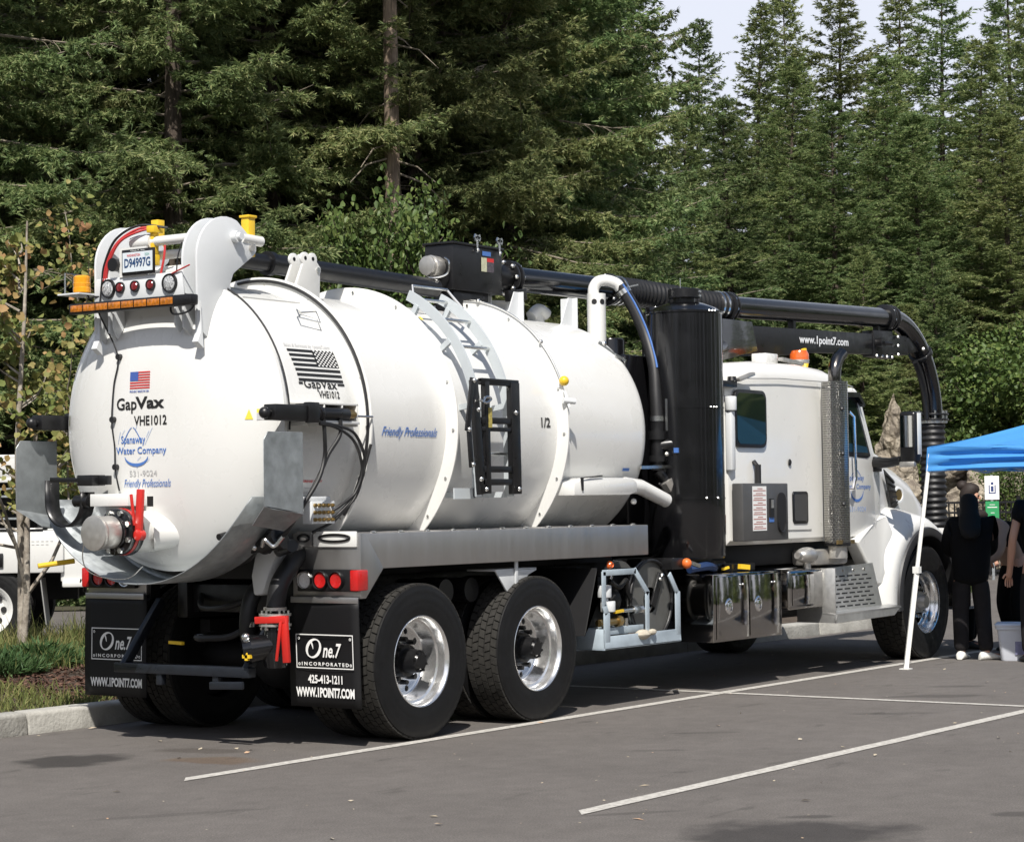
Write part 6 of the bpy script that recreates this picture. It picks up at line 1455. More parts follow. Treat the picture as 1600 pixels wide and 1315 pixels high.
for k in range(4):
    rp = roof_panel(k).build('roof_panel', TENTM, TC, smooth=70)
    valance(k).build('valance', TENTM, rp, smooth=70)
LEGW = mat('white_tent_pole', (0.74, 0.74, 0.71), 0.4, var=.05)
LEGG = mat('grey_tent_pole', (0.42, 0.44, 0.46), 0.4, metal=.4)
for sx in (-1, 1):
    for sy in (-1, 1):
        q = B(); top = V(sx * (HS - 0.02), sy * (HS - 0.02), 1.97); bot = V(sx * (HS + 0.125), sy * (HS + 0.195), 0.0)
        q.bar(bot, bot.lerp(top, 0.46), 0.042, 0.042); q.bar(bot.lerp(top, 0.44), top, 0.032, 0.032)
        lg = q.build('tent_leg', LEGW if sx < 0 else LEGG, TC)
        q = B(); q.box(bot.x - 0.045, bot.x + 0.045, bot.y - 0.045, bot.y + 0.045, 0.0, 0.008); c = bot.lerp(top, .455); q.box(c.x - .03, c.x + .03, c.y - .03, c.y + .03, c.z - .03, c.z + .03); q.build('leg_foot', LEGW if sx < 0 else LEGG, lg)
q = B()
for s in (-1, 1):
    for (a, b_) in (((-HS, s * HS), (0, s * HS)), ((0, s * HS), (HS, s * HS))):
        q.bar((a[0], a[1] * .98, 1.90), (b_[0], b_[1] * .98, 1.78), 0.02, 0.02); q.bar((a[0], a[1] * .98, 1.78), (b_[0], b_[1] * .98, 1.90), 0.02, 0.02)
        q.bar((s * HS * .98, a[0], 1.90), (s * HS * .98, b_[0], 1.78), 0.02, 0.02); q.bar((s * HS * .98, a[0], 1.78), (s * HS * .98, b_[0], 1.90), 0.02, 0.02)
q.build('scissor_truss', LEGG, TC)

# ------------------------------------------------------------------ people
SKIN = mat('skin', (0.50, 0.27, 0.18), 0.5, var=.08)
HAIR = mat('dark_hair', (0.005, 0.004, 0.0035), 0.75, spec=0.3, var=.3, vscale=30, stretch=(1, 1, .15))
HAIRB = mat('brown_hair', (0.022, 0.013, 0.009), 0.7, var=.3, vscale=30, stretch=(1, 1, .15))
CBLACK = mat('black_cloth', (0.0045, 0.0045, 0.005), 0.9, spec=0.2, var=.3, vscale=10, bump=.25, bscale=14)
CGREY = mat('charcoal_cloth', (0.022, 0.020, 0.021), 0.9, spec=0.2, var=.25, vscale=10, bump=.25, bscale=14)
CTAN = mat('tan_cloth', (0.38, 0.25, 0.18), 0.8, var=.15, bump=.2, bscale=16)
SHOEW = mat('white_shoe', (0.76, 0.75, 0.70), 0.55, var=.06)
SHOED = mat('dark_shoe', (0.03, 0.03, 0.03), 0.6)

def skinmesh(name, pts, edges, radii, m, parent, sub=2, root=0):
    me = bpy.data.meshes.new(name); me.from_pydata([tuple(p) for p in pts], edges, [])
    o = link(name, me, parent); me.materials.append(m)
    md = o.modifiers.new('skin', 'SKIN'); md.use_smooth_shade = True
    lay = me.skin_vertices[0].data
    for i, r in enumerate(radii): lay[i].radius = r if isinstance(r, tuple) else (r, r)
    lay[root].use_root = True
    ms = o.modifiers.new('sub', 'SUBSURF'); ms.levels = sub; ms.render_levels = sub
    return o

def person(loc, rz, label, J, mats, hair, shoes=SHOED, hips=True, sleeves=1.0):
    """J: joint positions (facing +x, right = -y); builds body, clothes, hair, shoes"""
    P = empty('person', loc, rz); tag(P, label, 'person', 'people under and beside the canopy')
    g = {k: Vector(v) for k, v in J.items()}
    names = []; pts = []; rad_ = []; ed = []
    def add(n, p, r): names.append(n); pts.append(Vector(p)); rad_.append(r); return len(pts) - 1
    pel = add('pelvis', g['pelvis'], (.13, .10)); wa = add('waist', g['pelvis'].lerp(g['chest'], .45), (.115, .085)); ch = add('chest', g['chest'], (.12, .085)); nk0 = add('neckb', g['neck'], .055); nk = add('neck', g['neck'].lerp(g['head'], .45), .05)
    ed += [(pel, wa), (wa, ch), (ch, nk0), (nk0, nk)]
    hd = g['head']; fdir = (g['face'] - g['head']).normalized()
    h1 = add('head', hd, (.078, .088)); h2 = add('crown', hd + (hd - g['neck']).normalized() * .075, (.07, .078)); jaw = add('jaw', hd + fdir * .045 - (hd - g['neck']).normalized() * .06, (.045, .04))
    ed += [(nk, h1), (h1, h2), (h1, jaw)]
    for s in ('L', 'R'):
        sh = add('sh', g['sh' + s], .042); el = add('el', g['el' + s], .040); wr = add('wr', g['wr' + s], .029); up_ = add('ua', g['sh' + s].lerp(g['el' + s], .5), .044); fo = add('fa', g['el' + s].lerp(g['wr' + s], .4), .041)
        ed += [(ch, sh), (sh, up_), (up_, el), (el, fo), (fo, wr)]
        hd_ = (g['wr' + s] - g['el' + s]).normalized(); side = hd_.cross(Vector((0, 0, 1)) if abs(hd_.z) < .9 else Vector((1, 0, 0))).normalized(); nrm = hd_.cross(side).normalized()
        pm = add('palm', g['wr' + s] + hd_ * .055, (.036, .018)); ed.append((wr, pm))
        for k_, (off, ln) in enumerate(((-.030, .065), (-.010, .078), (.010, .074), (.029, .058))):
            a = add('f', g['wr' + s] + hd_ * .095 + side * off, .0095); b_ = add('f', g['wr' + s] + hd_ * (.095 + ln * .5) + side * off * 1.05 + nrm * .010, .0088); c = add('f', g['wr' + s] + hd_ * (.095 + ln * .9) + side * off + nrm * .030, .0078)
            ed += [(pm, a), (a, b_), (b_, c)]
        a = add('t', g['wr' + s] + hd_ * .045 + side * -.042, .011); b_ = add('t', g['wr' + s] + hd_ * .085 + side * -.060 + nrm * .012, .0095); ed += [(pm, a), (a, b_)]
        hp = add('hip', g['hip' + s], .092); kn = add('knee', g['knee' + s], .060); an_ = add('ankle', g['ank' + s], .040); th = add('th', g['hip' + s].lerp(g['knee' + s], .5), .078); cf = add('calf', g['knee' + s].lerp(g['ank' + s], .35), .056)
        to = add('toe', g['ank' + s] + g['foot' + s] * .15 + Vector((0, 0, -.045)), (.035, .025)); he = add('heel', g['ank' + s] + Vector((0, 0, -.045)), .034)
        ed += [(pel, hp), (hp, th), (th, kn), (kn, cf), (cf, an_), (an_, he), (he, to)]
    skinmesh('body', pts, ed, rad_, SKIN, P, 2, pel)
    # face details
    up_h = (hd - g['neck']).normalized(); sd_ = up_h.cross(fdir).normalized()
    q = B(); q.ball(hd + fdir * .085 + up_h * .0, 0.014, 8, (1, .8, 1.5)); q.build('nose', SKIN, P)
    q = B(); q.ball(hd + sd_ * .078, 0.022, 8, (.7, .5, 1.2)); q.ball(hd - sd_ * .078, 0.022, 8, (.7, .5, 1.2)); q.build('ear', SKIN, P)
    q = B(); q.ball(hd + fdir * .070 + sd_ * .03 + up_h * .018, 0.011, 8); q.ball(hd + fdir * .070 - sd_ * .03 + up_h * .018, 0.011, 8); q.build('eye', HAIR, P)
    q = B(); q.ball(hd + fdir * .078 - up_h * .045, 0.014, 8, (.6, 1.6, .5)); q.build('mouth', mat('lips', (.36, .12, .10), .5), P)
    # top
    tp = []; tr_ = []; te = []
    def ad(p, r): tp.append(Vector(p)); tr_.append(r); return len(tp) - 1
    k0 = mats.get('bulk', 1.0)
    a0 = ad(g['pelvis'] + (g['pelvis'] - g['chest']).normalized() * mats.get('hem', .02), (.165 * k0, .135 * k0)); a1 = ad(g['pelvis'].lerp(g['chest'], .45), (.155 * k0, .125 * k0)); a2 = ad(g['chest'], (.175 * k0, .135 * k0)); a3 = ad(g['neck'], .088); te += [(a0, a1), (a1, a2), (a2, a3)]
    for s in ('L', 'R'):
        b0 = ad(g['sh' + s], .098 * k0); te.append((a2, b0)); b1 = ad(g['sh' + s].lerp(g['el' + s], .55), .078 * k0); te.append((b0, b1))
        if sleeves >= 1: b2 = ad(g['el' + s], .060 * k0); b3 = ad(g['el' + s].lerp(g['wr' + s], .9), .046); te += [(b1, b2), (b2, b3)]
    skinmesh('top', tp, te, tr_, mats['top'], P, 2, 1)
    tp = []; tr_ = []; te = []
    a0 = ad(g['pelvis'].lerp(g['chest'], .15), (.145, .115)); a1 = ad(g['pelvis'], (.155, .125)); te.append((a0, a1))
    for s in ('L', 'R'):
        b0 = ad(g['hip' + s], .108); b1 = ad(g['hip' + s].lerp(g['knee' + s], .5), .098); b2 = ad(g['knee' + s], .083); b3 = ad(g['knee' + s].lerp(g['ank' + s], .5), .080); b4 = ad(g['ank' + s].lerp(g['knee' + s], -.03), .074); te += [(a1, b0), (b0, b1), (b1, b2), (b2, b3), (b3, b4)]
    skinmesh('trousers', tp, te, tr_, mats['legs'], P, 2, 1)
    for s in ('L', 'R'):
        an_ = g['ank' + s]; fd = g['foot' + s].normalized(); sdv = Vector((-fd.y, fd.x, 0)); b = B(); secs_ = []
        for t, w, h in ((-.075, .028, .05), (-.06, .040, .085), (-.01, .044, .095), (.05, .046, .075), (.11, .050, .055), (.165, .044, .042), (.195, .022, .028)):
            c = Vector((an_.x, an_.y, 0)) + fd * t; zb = an_.z - .085
            ring = []
            for i in range(12):
                a = 2 * PI * i / 12; ring.append(c + sdv * w * math.cos(a) + Vector((0, 0, max(0.004, zb + h / 2 + .002 + (h / 2) * math.sin(a)))))
            secs_.append(ring)
        loft(secs_).build('shoe', shoes, P, smooth=60)
    hair(P, g, hd, up_h, fdir, sd_)
    return P

def hair_cap(m, P, hd, up, fd, sd, extra=()):
    rings = []
    for c, rx, ry in ((hd + up * .128 - fd * .012, .03, .03), (hd + up * .115 - fd * .014, .062, .066), (hd + up * .080 - fd * .020, .085, .090), (hd + up * .03 - fd * .034, .092, .088), (hd - up * .03 - fd * .052, .088, .070)) + tuple(extra):
        rings.append([c + sd * rx * math.cos(a) + fd * ry * math.sin(a) for a in np.linspace(0, 2 * PI, 18, endpoint=False)])
    loft(rings).build('hair', m, P, smooth=70)
def hair_long(m):
    def f(P, g, hd, up, fd, sd):
        bk = g['chest'] - fd * .15
        hair_cap(m, P, hd, up, fd, sd, ((hd - up * .09 - fd * .065, .092, .062), (g['neck'] - fd * .085, .100, .055), (g['neck'].lerp(bk, .5) - fd * .035, .108, .050), (bk - fd * .03 + up * .02, .100, .042), (bk - up * .05 - fd * .03, .085, .03), (bk - up * .08 - fd * .03, .05, .02)))
    return f
def hair_bun(m):
    def f(P, g, hd, up, fd, sd):
        hair_cap(m, P, hd, up, fd, sd, ((hd - up * .08 - fd * .06, .06, .045), (hd - up * .10 - fd * .06, .03, .02)))
        q = B(); q.ball(hd + up * .075 - fd * .115, .058, 14, (1, 1, .9)); q.build('hair_bun', m, P, smooth=70)
    return f
def hair_short(m):
    def f(P, g, hd, up, fd, sd): hair_cap(m, P, hd, up, fd, sd, ((hd - up * .075 - fd * .055, .07, .05), (hd - up * .095 - fd * .05, .04, .03)))
    return f
def stand(h=1.6, spread=.10, lean=0.0, armf=0.05, armb=0.25, head_tilt=0.0, hx=0.0):
    k = h / 1.70
    J = dict(pelvis=(0, 0, .93), chest=(.02 + lean * .35, 0, 1.28), neck=(.03 + lean * .52, 0, 1.46), head=(.06 + lean * .62 + hx, 0, 1.60 - abs(hx) * .5), face=(.16 + lean * .72 + hx, 0, 1.60 - abs(hx) * .5 + head_tilt),
             shL=(.02 + lean * .42, .18, 1.40), shR=(.02 + lean * .42, -.18, 1.40), elL=(.00 + armf, .25, 1.13), elR=(.0 + armf, -.25, 1.13), wrL=(armb, .20, .98), wrR=(armb, -.20, .98),
             hipL=(0, .09, .88), hipR=(0, -.09, .88), kneeL=(.02, spread, .49), kneeR=(.02, -spread, .49), ankL=(0, spread, .085), ankR=(0, -spread, .085), footL=(1, .15, 0), footR=(1, -.15, 0))
    return {a: Vector(b) * (k if a[:4] != 'foot' else 1) for a, b in J.items()}
JA = stand(1.55, .11, 0.05, .10, .30, -.04, .02); JA['ankR'] += V(-.06, -.03, 0); JA['footR'] = V(.5, -.9, 0); JA['footL'] = V(1, -.3, 0); JA['kneeR'] += V(.02, -.01, 0); JA.update(elL=V(.10, .21, 1.04), elR=V(.10, -.21, 1.04), wrL=V(.30, .09, .98), wrR=V(.30, -.09, .98))
person(spot(brg(1512), 20.9), rad(25), 'person seen from behind in black jacket and white shoes by the front wheel', JA, dict(top=CBLACK, legs=CGREY, bulk=1.16, hem=.16), hair_long(HAIR), SHOEW)
JB = stand(1.66, .10, 0.0, .05, .2, -.03, .0)
person(spot(brg(1507), 22.4), rad(-75), 'person with dark hair tied in a bun, mostly hidden behind the others', JB, dict(top=CBLACK, legs=CBLACK, bulk=1.0), hair_bun(HAIRB), SHOED)
JC = stand(1.66, .12, 0.0, .30, .45, -.1, .0)
JC.update(pelvis=V(-.08, 0, .90), chest=V(.16, 0, 1.17), neck=V(.30, 0, 1.30), head=V(.42, 0, 1.34), face=V(.50, 0, 1.27), shL=V(.22, .18, 1.24), shR=V(.22, -.18, 1.24), elL=V(.30, .22, .98), elR=V(.30, -.22, .98), wrL=V(.48, .12, .86), wrR=V(.48, -.12, .86), hipL=V(-.08, .09, .86), hipR=V(-.08, -.09, .86), kneeL=V(.0, .12, .47), kneeR=V(-.02, -.12, .47), ankL=V(-.08, .12, .085), ankR=V(-.14, -.12, .085))
PC = person(spot(brg(1572), 21.9), rad(150), 'person leaning forward in tan top and dark jacket beside the plastic tub', JC, dict(top=CTAN, legs=CBLACK, bulk=.96), hair_short(HAIRB), SHOED)
skinmesh('jacket', [V(-.12, 0, .95), V(.02, -.02, 1.14), V(.17, 0, 1.26), V(.10, .17, 1.24), V(.10, -.17, 1.24), V(.20, .24, 1.06), V(.20, -.24, 1.06)], [(0, 1), (1, 2), (2, 3), (2, 4), (3, 5), (4, 6)], [(.16, .11), (.17, .12), (.12, .09), .09, .09, .075, .075], CBLACK, PC, 2, 1)
JD = stand(1.75, .12, 0.0, .0, .03, -.02, .0); JD['wrL'] = V(.10, .27, .86); JD['wrR'] = V(.10, -.27, .86)
person(spot(brg(1622), 20.4), rad(35), 'person in black short-sleeved shirt cut off by the right edge of the picture', JD, dict(top=CBLACK, legs=CGREY, bulk=1.02), hair_short(HAIR), SHOED, sleeves=.5)

# ------------------------------------------------------------------ plastic tub
PT = empty('plastic_tub', spot(brg(1590), 20.75), rad(20)); tag(PT, 'pale translucent plastic tub with lid on the asphalt under the canopy', 'tub')
TUBM = mat('milky_plastic', (0.74, 0.77, 0.84), 0.35, trans=0.10, var=.05)
def tubring(w, d_, z, r=.04): return [(a, b_, z) for a, b_ in rrect2(-w, w, -d_, d_, r, 4)]
loft([tubring(.14, .19, 0.0), tubring(.145, .195, .01), tubring(.175, .225, .30), tubring(.19, .24, .30), tubring(.19, .24, .325)]).build('tub_body', TUBM, PT, smooth=40)
loft([tubring(.196, .246, .327), tubring(.200, .250, .34), tubring(.185, .235, .352), tubring(.165, .215, .348)]).build('tub_lid', mat('milky_lid', (0.66, 0.70, 0.80), .4), PT, smooth=40)
q = B(); q.box(-0.163, -0.161, -0.10, 0.06, .06, .24); q.build('tub_label', mat('lilac_label', (0.30, 0.30, 0.48), .5, var=.4, vscale=14), PT)

# ------------------------------------------------------------------ metal picket fence, signs
FD = 41.0
FENCE = empty('picket_fence', spot(brg(1500), FD)); tag(FENCE, 'black metal picket fence in front of the boulder wall', 'fence')
pa, pb = spot(brg(1340), FD - .3), spot(brg(1680), FD + .6); fl_ = (pb - pa).length; fdv = (pb - pa).normalized(); off = FENCE.location
FBL = mat('black_fence_paint', (0.012, 0.012, 0.014), 0.4)
for z in (1.44, 1.25, 0.15):
    q = B(); q.bar(pa - off + V(0, 0, z), pb - off + V(0, 0, z), 0.035, 0.04); q.build('rail', FBL, FENCE)
pk = B(); pk.box(-.011, .011, -.011, .011, 0.05, 1.42); pkm = pk.mesh('picket', FBL, 0)
n = int(fl_ / 0.115)
for i in range(n): link('picket', pkm, FENCE, pa - off + fdv * (0.06 + i * 0.115))
po_ = B(); po_.box(-.03, .03, -.03, .03, 0, 1.55); pom = po_.mesh('post', FBL, 0)
for i in range(3): link('post', pom, FENCE, pa - off + fdv * (0.9 + i * 2.3))
SG = empty('notice_sign', spot(brg(1548), FD - .45), _yaw + PI); tag(SG, 'white notice sign with blue symbol above a green plate on a post', 'sign')
q = B(); q.box(-.03, -.01, -.025, .025, 0, 1.95); q.build('sign_post', GALV, SG)
q = B(); q.box(-.008, -.004, -.135, .135, 1.49, 1.93); q.box(-.008 + .004, -.002, -.135, .135, 1.49, 1.93); ws_ = q.build('white_plate', WHITEV, SG)
q = B(); q.box(-.008, -.003, -.125, .125, 1.12, 1.46); q.build('green_plate', GREENV, SG)
def sgm(u, v): return Vector((0.001, u, v))
SBL = mat('sign_blue', (0.03, 0.05, 0.16), .5)
decal('sign_symbol', merge2d(quads2d([(-.06, .07, 1.60, 1.62), (-.06, -.04, 1.62, 1.76), (.05, .07, 1.62, 1.76), (-.02, .03, 1.64, 1.74)]), (circ(0.005, 1.79, .026, 12), [tuple(range(12))])), sgm, SBL, SG)
decal('green_plate_print', quads2d([(-.05, .05, 1.39, 1.40), (-.09, .09, 1.34, 1.355), (-.03, .04, 1.24, 1.25)]), sgm, WHITEV, SG)

# ------------------------------------------------------------------ boulders
def rockmat():
    m = mat('weathered_rock', (0.50, 0.44, 0.34), 0.95, col2=(0.15, 0.125, 0.10), vscale=3.0, bump=1.0, bscale=7)
    N, L = m.node_tree.nodes, m.node_tree.links; p = N['Principled BSDF']
    for n in N:
        if n.type == 'BUMP': n.inputs['Distance'].default_value = 0.12
    tc = N.new('ShaderNodeTexCoord'); vo = N.new('ShaderNodeTexVoronoi'); vo.feature = 'DISTANCE_TO_EDGE'; vo.inputs['Scale'].default_value = 2.1; L.new(tc.outputs['Object'], vo.inputs['Vector'])
    r = N.new('ShaderNodeValToRGB'); r.color_ramp.elements[0].position = 0.0; r.color_ramp.elements[0].color = (.30, .28, .25, 1); r.color_ramp.elements[1].position = 0.07; r.color_ramp.elements[1].color = (1, 1, 1, 1); L.new(vo.outputs['Distance'], r.inputs['Fac'])
    src = p.inputs['Base Color'].links[0].from_socket
    mx = N.new('ShaderNodeMix'); mx.data_type = 'RGBA'; mx.blend_type = 'MULTIPLY'; mx.inputs[0].default_value = 1.0; L.new(src, mx.inputs[6]); L.new(r.outputs['Color'], mx.inputs[7]); L.new(mx.outputs[2], p.inputs['Base Color'])
    return m
ROCK = rockmat()
from mathutils import noise as mnoise
def boulder_mesh(seed, sx, sy, sz, point=0.0):
    rng = random.Random(seed); bm = bmesh.new(); bmesh.ops.create_icosphere(bm, subdivisions=5, radius=1.0)
    pl = [(Vector((rng.uniform(-1, 1), rng.uniform(-1, 1), rng.uniform(-.7, 1))).normalized(), rng.uniform(.60, .88)) for _ in range(20)]
    o_ = Vector((rng.uniform(0, 50), rng.uniform(0, 50), seed * 3.1))
    for v in bm.verts:
        c = v.co.copy()
        for n_, d_ in pl:
            t = c.dot(n_)
            if t > d_: c -= n_ * (t - d_) * 0.95
        if point > 0 and c.z > -0.3:
            t = (c.z + 0.3) / 1.3; f = max(0.10, 1 - point * t ** .9); c.x *= f; c.y *= f; c.x += .10 * math.sin(t * 5 + seed) * (1 - t)
        w = Vector((c.x * sx, c.y * sy, c.z * sz)); d = c.normalized()
        h = 0.16 * mnoise.fractal(w * 1.6 + o_, .9, 2.1, 4) + 0.10 * abs(mnoise.noise(w * 3.4 + o_)) - .05
        v.co = w + Vector((d.x, d.y, d.z * .5)) * h
    me = bpy.data.meshes.new('boulder'); bm.to_mesh(me); bm.free(); me.materials.append(ROCK)
    me.polygons.foreach_set('use_smooth', [True] * len(me.polygons)); me.set_sharp_from_angle(angle=rad(35))
    return me
RD = 46.0
rocks = [  # bearing px, dist, z centre, half width, depth, half height, point, label
    (1396, 46.0, 2.50, .50, .5, 1.40, .80, 'tall pointed spire of rock standing above the truck hood'),
    (1414, 46.1, 2.10, .42, .5, .80, .45, 'small rock leaning against the right of the pointed rock spire'),
    (1376, 45.8, 1.85, .52, .5, .62, .25, 'rounded tan boulder at the left foot of the pointed spire'),
    (1402, 45.2, 1.55, .62, .6, .62, .15, 'broad tan boulder directly below the pointed spire'),
    (1376, 45.0, 0.75, .75, .7, .80, .1, 'large grey boulder low behind the truck mirror'),
    (1432, 45.3, 1.10, .62, .6, .66, .1, 'mid sized boulder between the spire and the black suction hose'),
    (1428, 44.6, 0.30, .70, .6, .62, .0, 'low wide boulder behind the truck hood'),
    (1494, 46.5, 2.15, .48, .5, .60, .1, 'flat topped boulder to the right of the black suction hose'),
    (1470, 45.6, 1.05, .58, .6, .75, .1, 'tan boulder behind the black suction hose'),
    (1505, 45.6, 1.25, .60, .6, .72, .1, 'pale boulder left of the white notice sign'),
    (1540, 46.0, 1.55, .66, .6, .70, .1, 'boulder directly behind the white notice sign'),
    (1580, 46.0, 1.35, .70, .6, .75, .1, 'mossy boulder to the right of the white notice sign'),
    (1520, 44.8, 0.45, .80, .6, .62, .0, 'low boulder behind the fence left of the green plate'),
    (1572, 44.8, 0.40, .85, .6, .60, .0, 'low boulder behind the fence right of the green plate'),
    (1622, 45.6, 1.0, .85, .7, 1.05, .1, 'large boulder at the right edge behind the fence')]
for i, (px, dd, zc, w, dp, h, pt, lab) in enumerate(rocks):
    o = link('boulder', boulder_mesh(30 + i, w, dp, h, pt), None, spot(brg(px), dd, zc), (0, 0, _yaw + PI / 2 + 0.2 * math.sin(i)))
    tag(o, lab, 'rock', 'boulders of the rock wall')

# ================================================================== vegetation
def leafmat(name, c1, c2, c3, transl=0.22, rough=0.6, tint=0.25):
    """leaf colour varies from leaf to leaf and from tree to tree"""
    m = bpy.data.materials.new(name); m.use_nodes = True; N, L = m.node_tree.nodes, m.node_tree.links; p = N['Principled BSDF']
    ge = N.new('ShaderNodeNewGeometry'); oi = N.new('ShaderNodeObjectInfo')
    r = N.new('ShaderNodeValToRGB'); e = r.color_ramp.elements; e[0].position = 0.0; e[0].color = (*c1, 1); e[1].position = 1.0; e[1].color = (*c3, 1)
    x = r.color_ramp.elements.new(0.55); x.color = (*c2, 1)
    tc = N.new('ShaderNodeTexCoord'); no = N.new('ShaderNodeTexNoise'); no.inputs['Scale'].default_value = 0.55; no.inputs['Detail'].default_value = 3; L.new(tc.outputs['Object'], no.inputs['Vector'])
    a = N.new('ShaderNodeMath'); a.operation = 'MULTIPLY_ADD'; L.new(ge.outputs['Random Per Island'], a.inputs[0]); a.inputs[1].default_value = 0.75
    b = N.new('ShaderNodeMath'); b.operation = 'MULTIPLY_ADD'; L.new(no.outputs['Fac'], b.inputs[0]); b.inputs[1].default_value = 0.9; b.inputs[2].default_value = -0.33
    L.new(b.outputs[0], a.inputs[2]); L.new(a.outputs[0], r.inputs['Fac'])
    hs = N.new('ShaderNodeHueSaturation')
    mr = N.new('ShaderNodeMapRange'); mr.inputs[3].default_value = 0.5 - 0.034 * tint * 4; mr.inputs[4].default_value = 0.5 + 0.012 * tint * 4; L.new(oi.outputs['Random'], mr.inputs['Value']); L.new(mr.outputs[0], hs.inputs['Hue'])
    ml = N.new('ShaderNodeMath'); ml.operation = 'FRACT'; mm = N.new('ShaderNodeMath'); mm.operation = 'MULTIPLY'; mm.inputs[1].default_value = 7.31; L.new(oi.outputs['Random'], mm.inputs[0]); L.new(mm.outputs[0], ml.inputs[0])
    mv = N.new('ShaderNodeMapRange'); mv.inputs[3].default_value = 1 - tint; mv.inputs[4].default_value = 1 + tint; L.new(ml.outputs[0], mv.inputs['Value']); L.new(mv.outputs[0], hs.inputs['Value'])
    L.new(r.outputs['Color'], hs.inputs['Color']); L.new(hs.outputs['Color'], p.inputs['Base Color'])
    p.inputs['Roughness'].default_value = rough; p.inputs['Specular IOR Level'].default_value = 0.35
    tr = N.new('ShaderNodeBsdfTranslucent'); L.new(hs.outputs['Color'], tr.inputs['Color'])
    mx = N.new('ShaderNodeMixShader'); mx.inputs[0].default_value = transl
    L.new(p.outputs[0], mx.inputs[1]); L.new(tr.outputs[0], mx.inputs[2]); L.new(mx.outputs[0], N['Material Output'].inputs['Surface'])
    return m
FIRM = leafmat('fir_needles', (0.074, 0.126, 0.048), (0.178, 0.248, 0.092), (0.39, 0.41, 0.19), 0.36, 0.6, 0.24)
MAPLEM = leafmat('maple_leaves', (0.042, 0.075, 0.020), (0.085, 0.140, 0.036), (0.17, 0.215, 0.062), 0.30, 0.5, 0.12)
AUTM = leafmat('turning_leaves', (0.13, 0.18, 0.045), (0.27, 0.27, 0.085), (0.48, 0.24, 0.12), 0.30, 0.6, 0.05)
GRASSM = leafmat('grass_blades', (0.075, 0.105, 0.028), (0.155, 0.18, 0.052), (0.30, 0.26, 0.11), 0.25, 0.7, 0.05)
SHRUBM = leafmat('ground_cover_leaves', (0.035, 0.075, 0.022), (0.060, 0.12, 0.040), (0.10, 0.15, 0.06), 0.2, 0.6, 0.1)
BARK = mat('fir_bark', (0.11, 0.085, 0.065), 0.95, col2=(0.045, 0.034, 0.026), vscale=5, bump=0.8, bscale=16, stretch=(3, 3, 0.6))
TWIG = mat('dead_grey_twigs', (0.26, 0.22, 0.17), 0.9, var=0.4, vscale=3)
PALEBARK = mat('pale_sapling_bark', (0.42, 0.38, 0.32), 0.9, col2=(0.17, 0.14, 0.11), vscale=9, bump=0.5, bscale=30, stretch=(1, 1, 0.8))

def fastmesh(name, verts, quads, m, smooth=False):
    me = bpy.data.meshes.new(name); nv, nq = len(verts), len(quads); k = quads.shape[1]
    me.vertices.add(nv); me.vertices.foreach_set('co', np.ascontiguousarray(verts, dtype=np.float32).ravel())
    me.loops.add(nq * k); me.loops.foreach_set('vertex_index', np.ascontiguousarray(quads, dtype=np.int32).ravel())
    me.polygons.add(nq); me.polygons.foreach_set('loop_start', np.arange(0, nq * k, k, dtype=np.int32)); me.polygons.foreach_set('loop_total', np.full(nq, k, dtype=np.int32))
    me.update(calc_edges=True); me.materials.append(m)
    return me
def norm(a): return a / np.maximum(1e-9, np.linalg.norm(a, axis=-1, keepdims=True))
def blades(P, D, Nn, ln, wd, name, m, bend=0.0):
    """diamond leaf faces: base P, direction D, face normal Nn"""
    S_ = norm(np.cross(D, Nn)); n = len(P)
    ln = ln[:, None]; wd = wd[:, None]
    v = np.empty((n, 4, 3)); v[:, 0] = P; v[:, 1] = P + D * ln * 0.5 + S_ * wd * 0.5; v[:, 2] = P + D * ln - Nn * ln * bend; v[:, 3] = P + D * ln * 0.5 - S_ * wd * 0.5
    return fastmesh(name, v.reshape(-1, 3), np.arange(n * 4).reshape(-1, 4), m)

def needles(P, D, Nn, ln, wd, name, m):
    """single pointed faces, for foliage too fine to show its outline"""
    S_ = norm(np.cross(D, Nn)); n = len(P); v = np.empty((n, 3, 3))
    v[:, 0] = P + S_ * wd[:, None] * .5; v[:, 1] = P + D * ln[:, None]; v[:, 2] = P - S_ * wd[:, None] * .5
    return fastmesh(name, v.reshape(-1, 3), np.arange(n * 3).reshape(-1, 3), m)

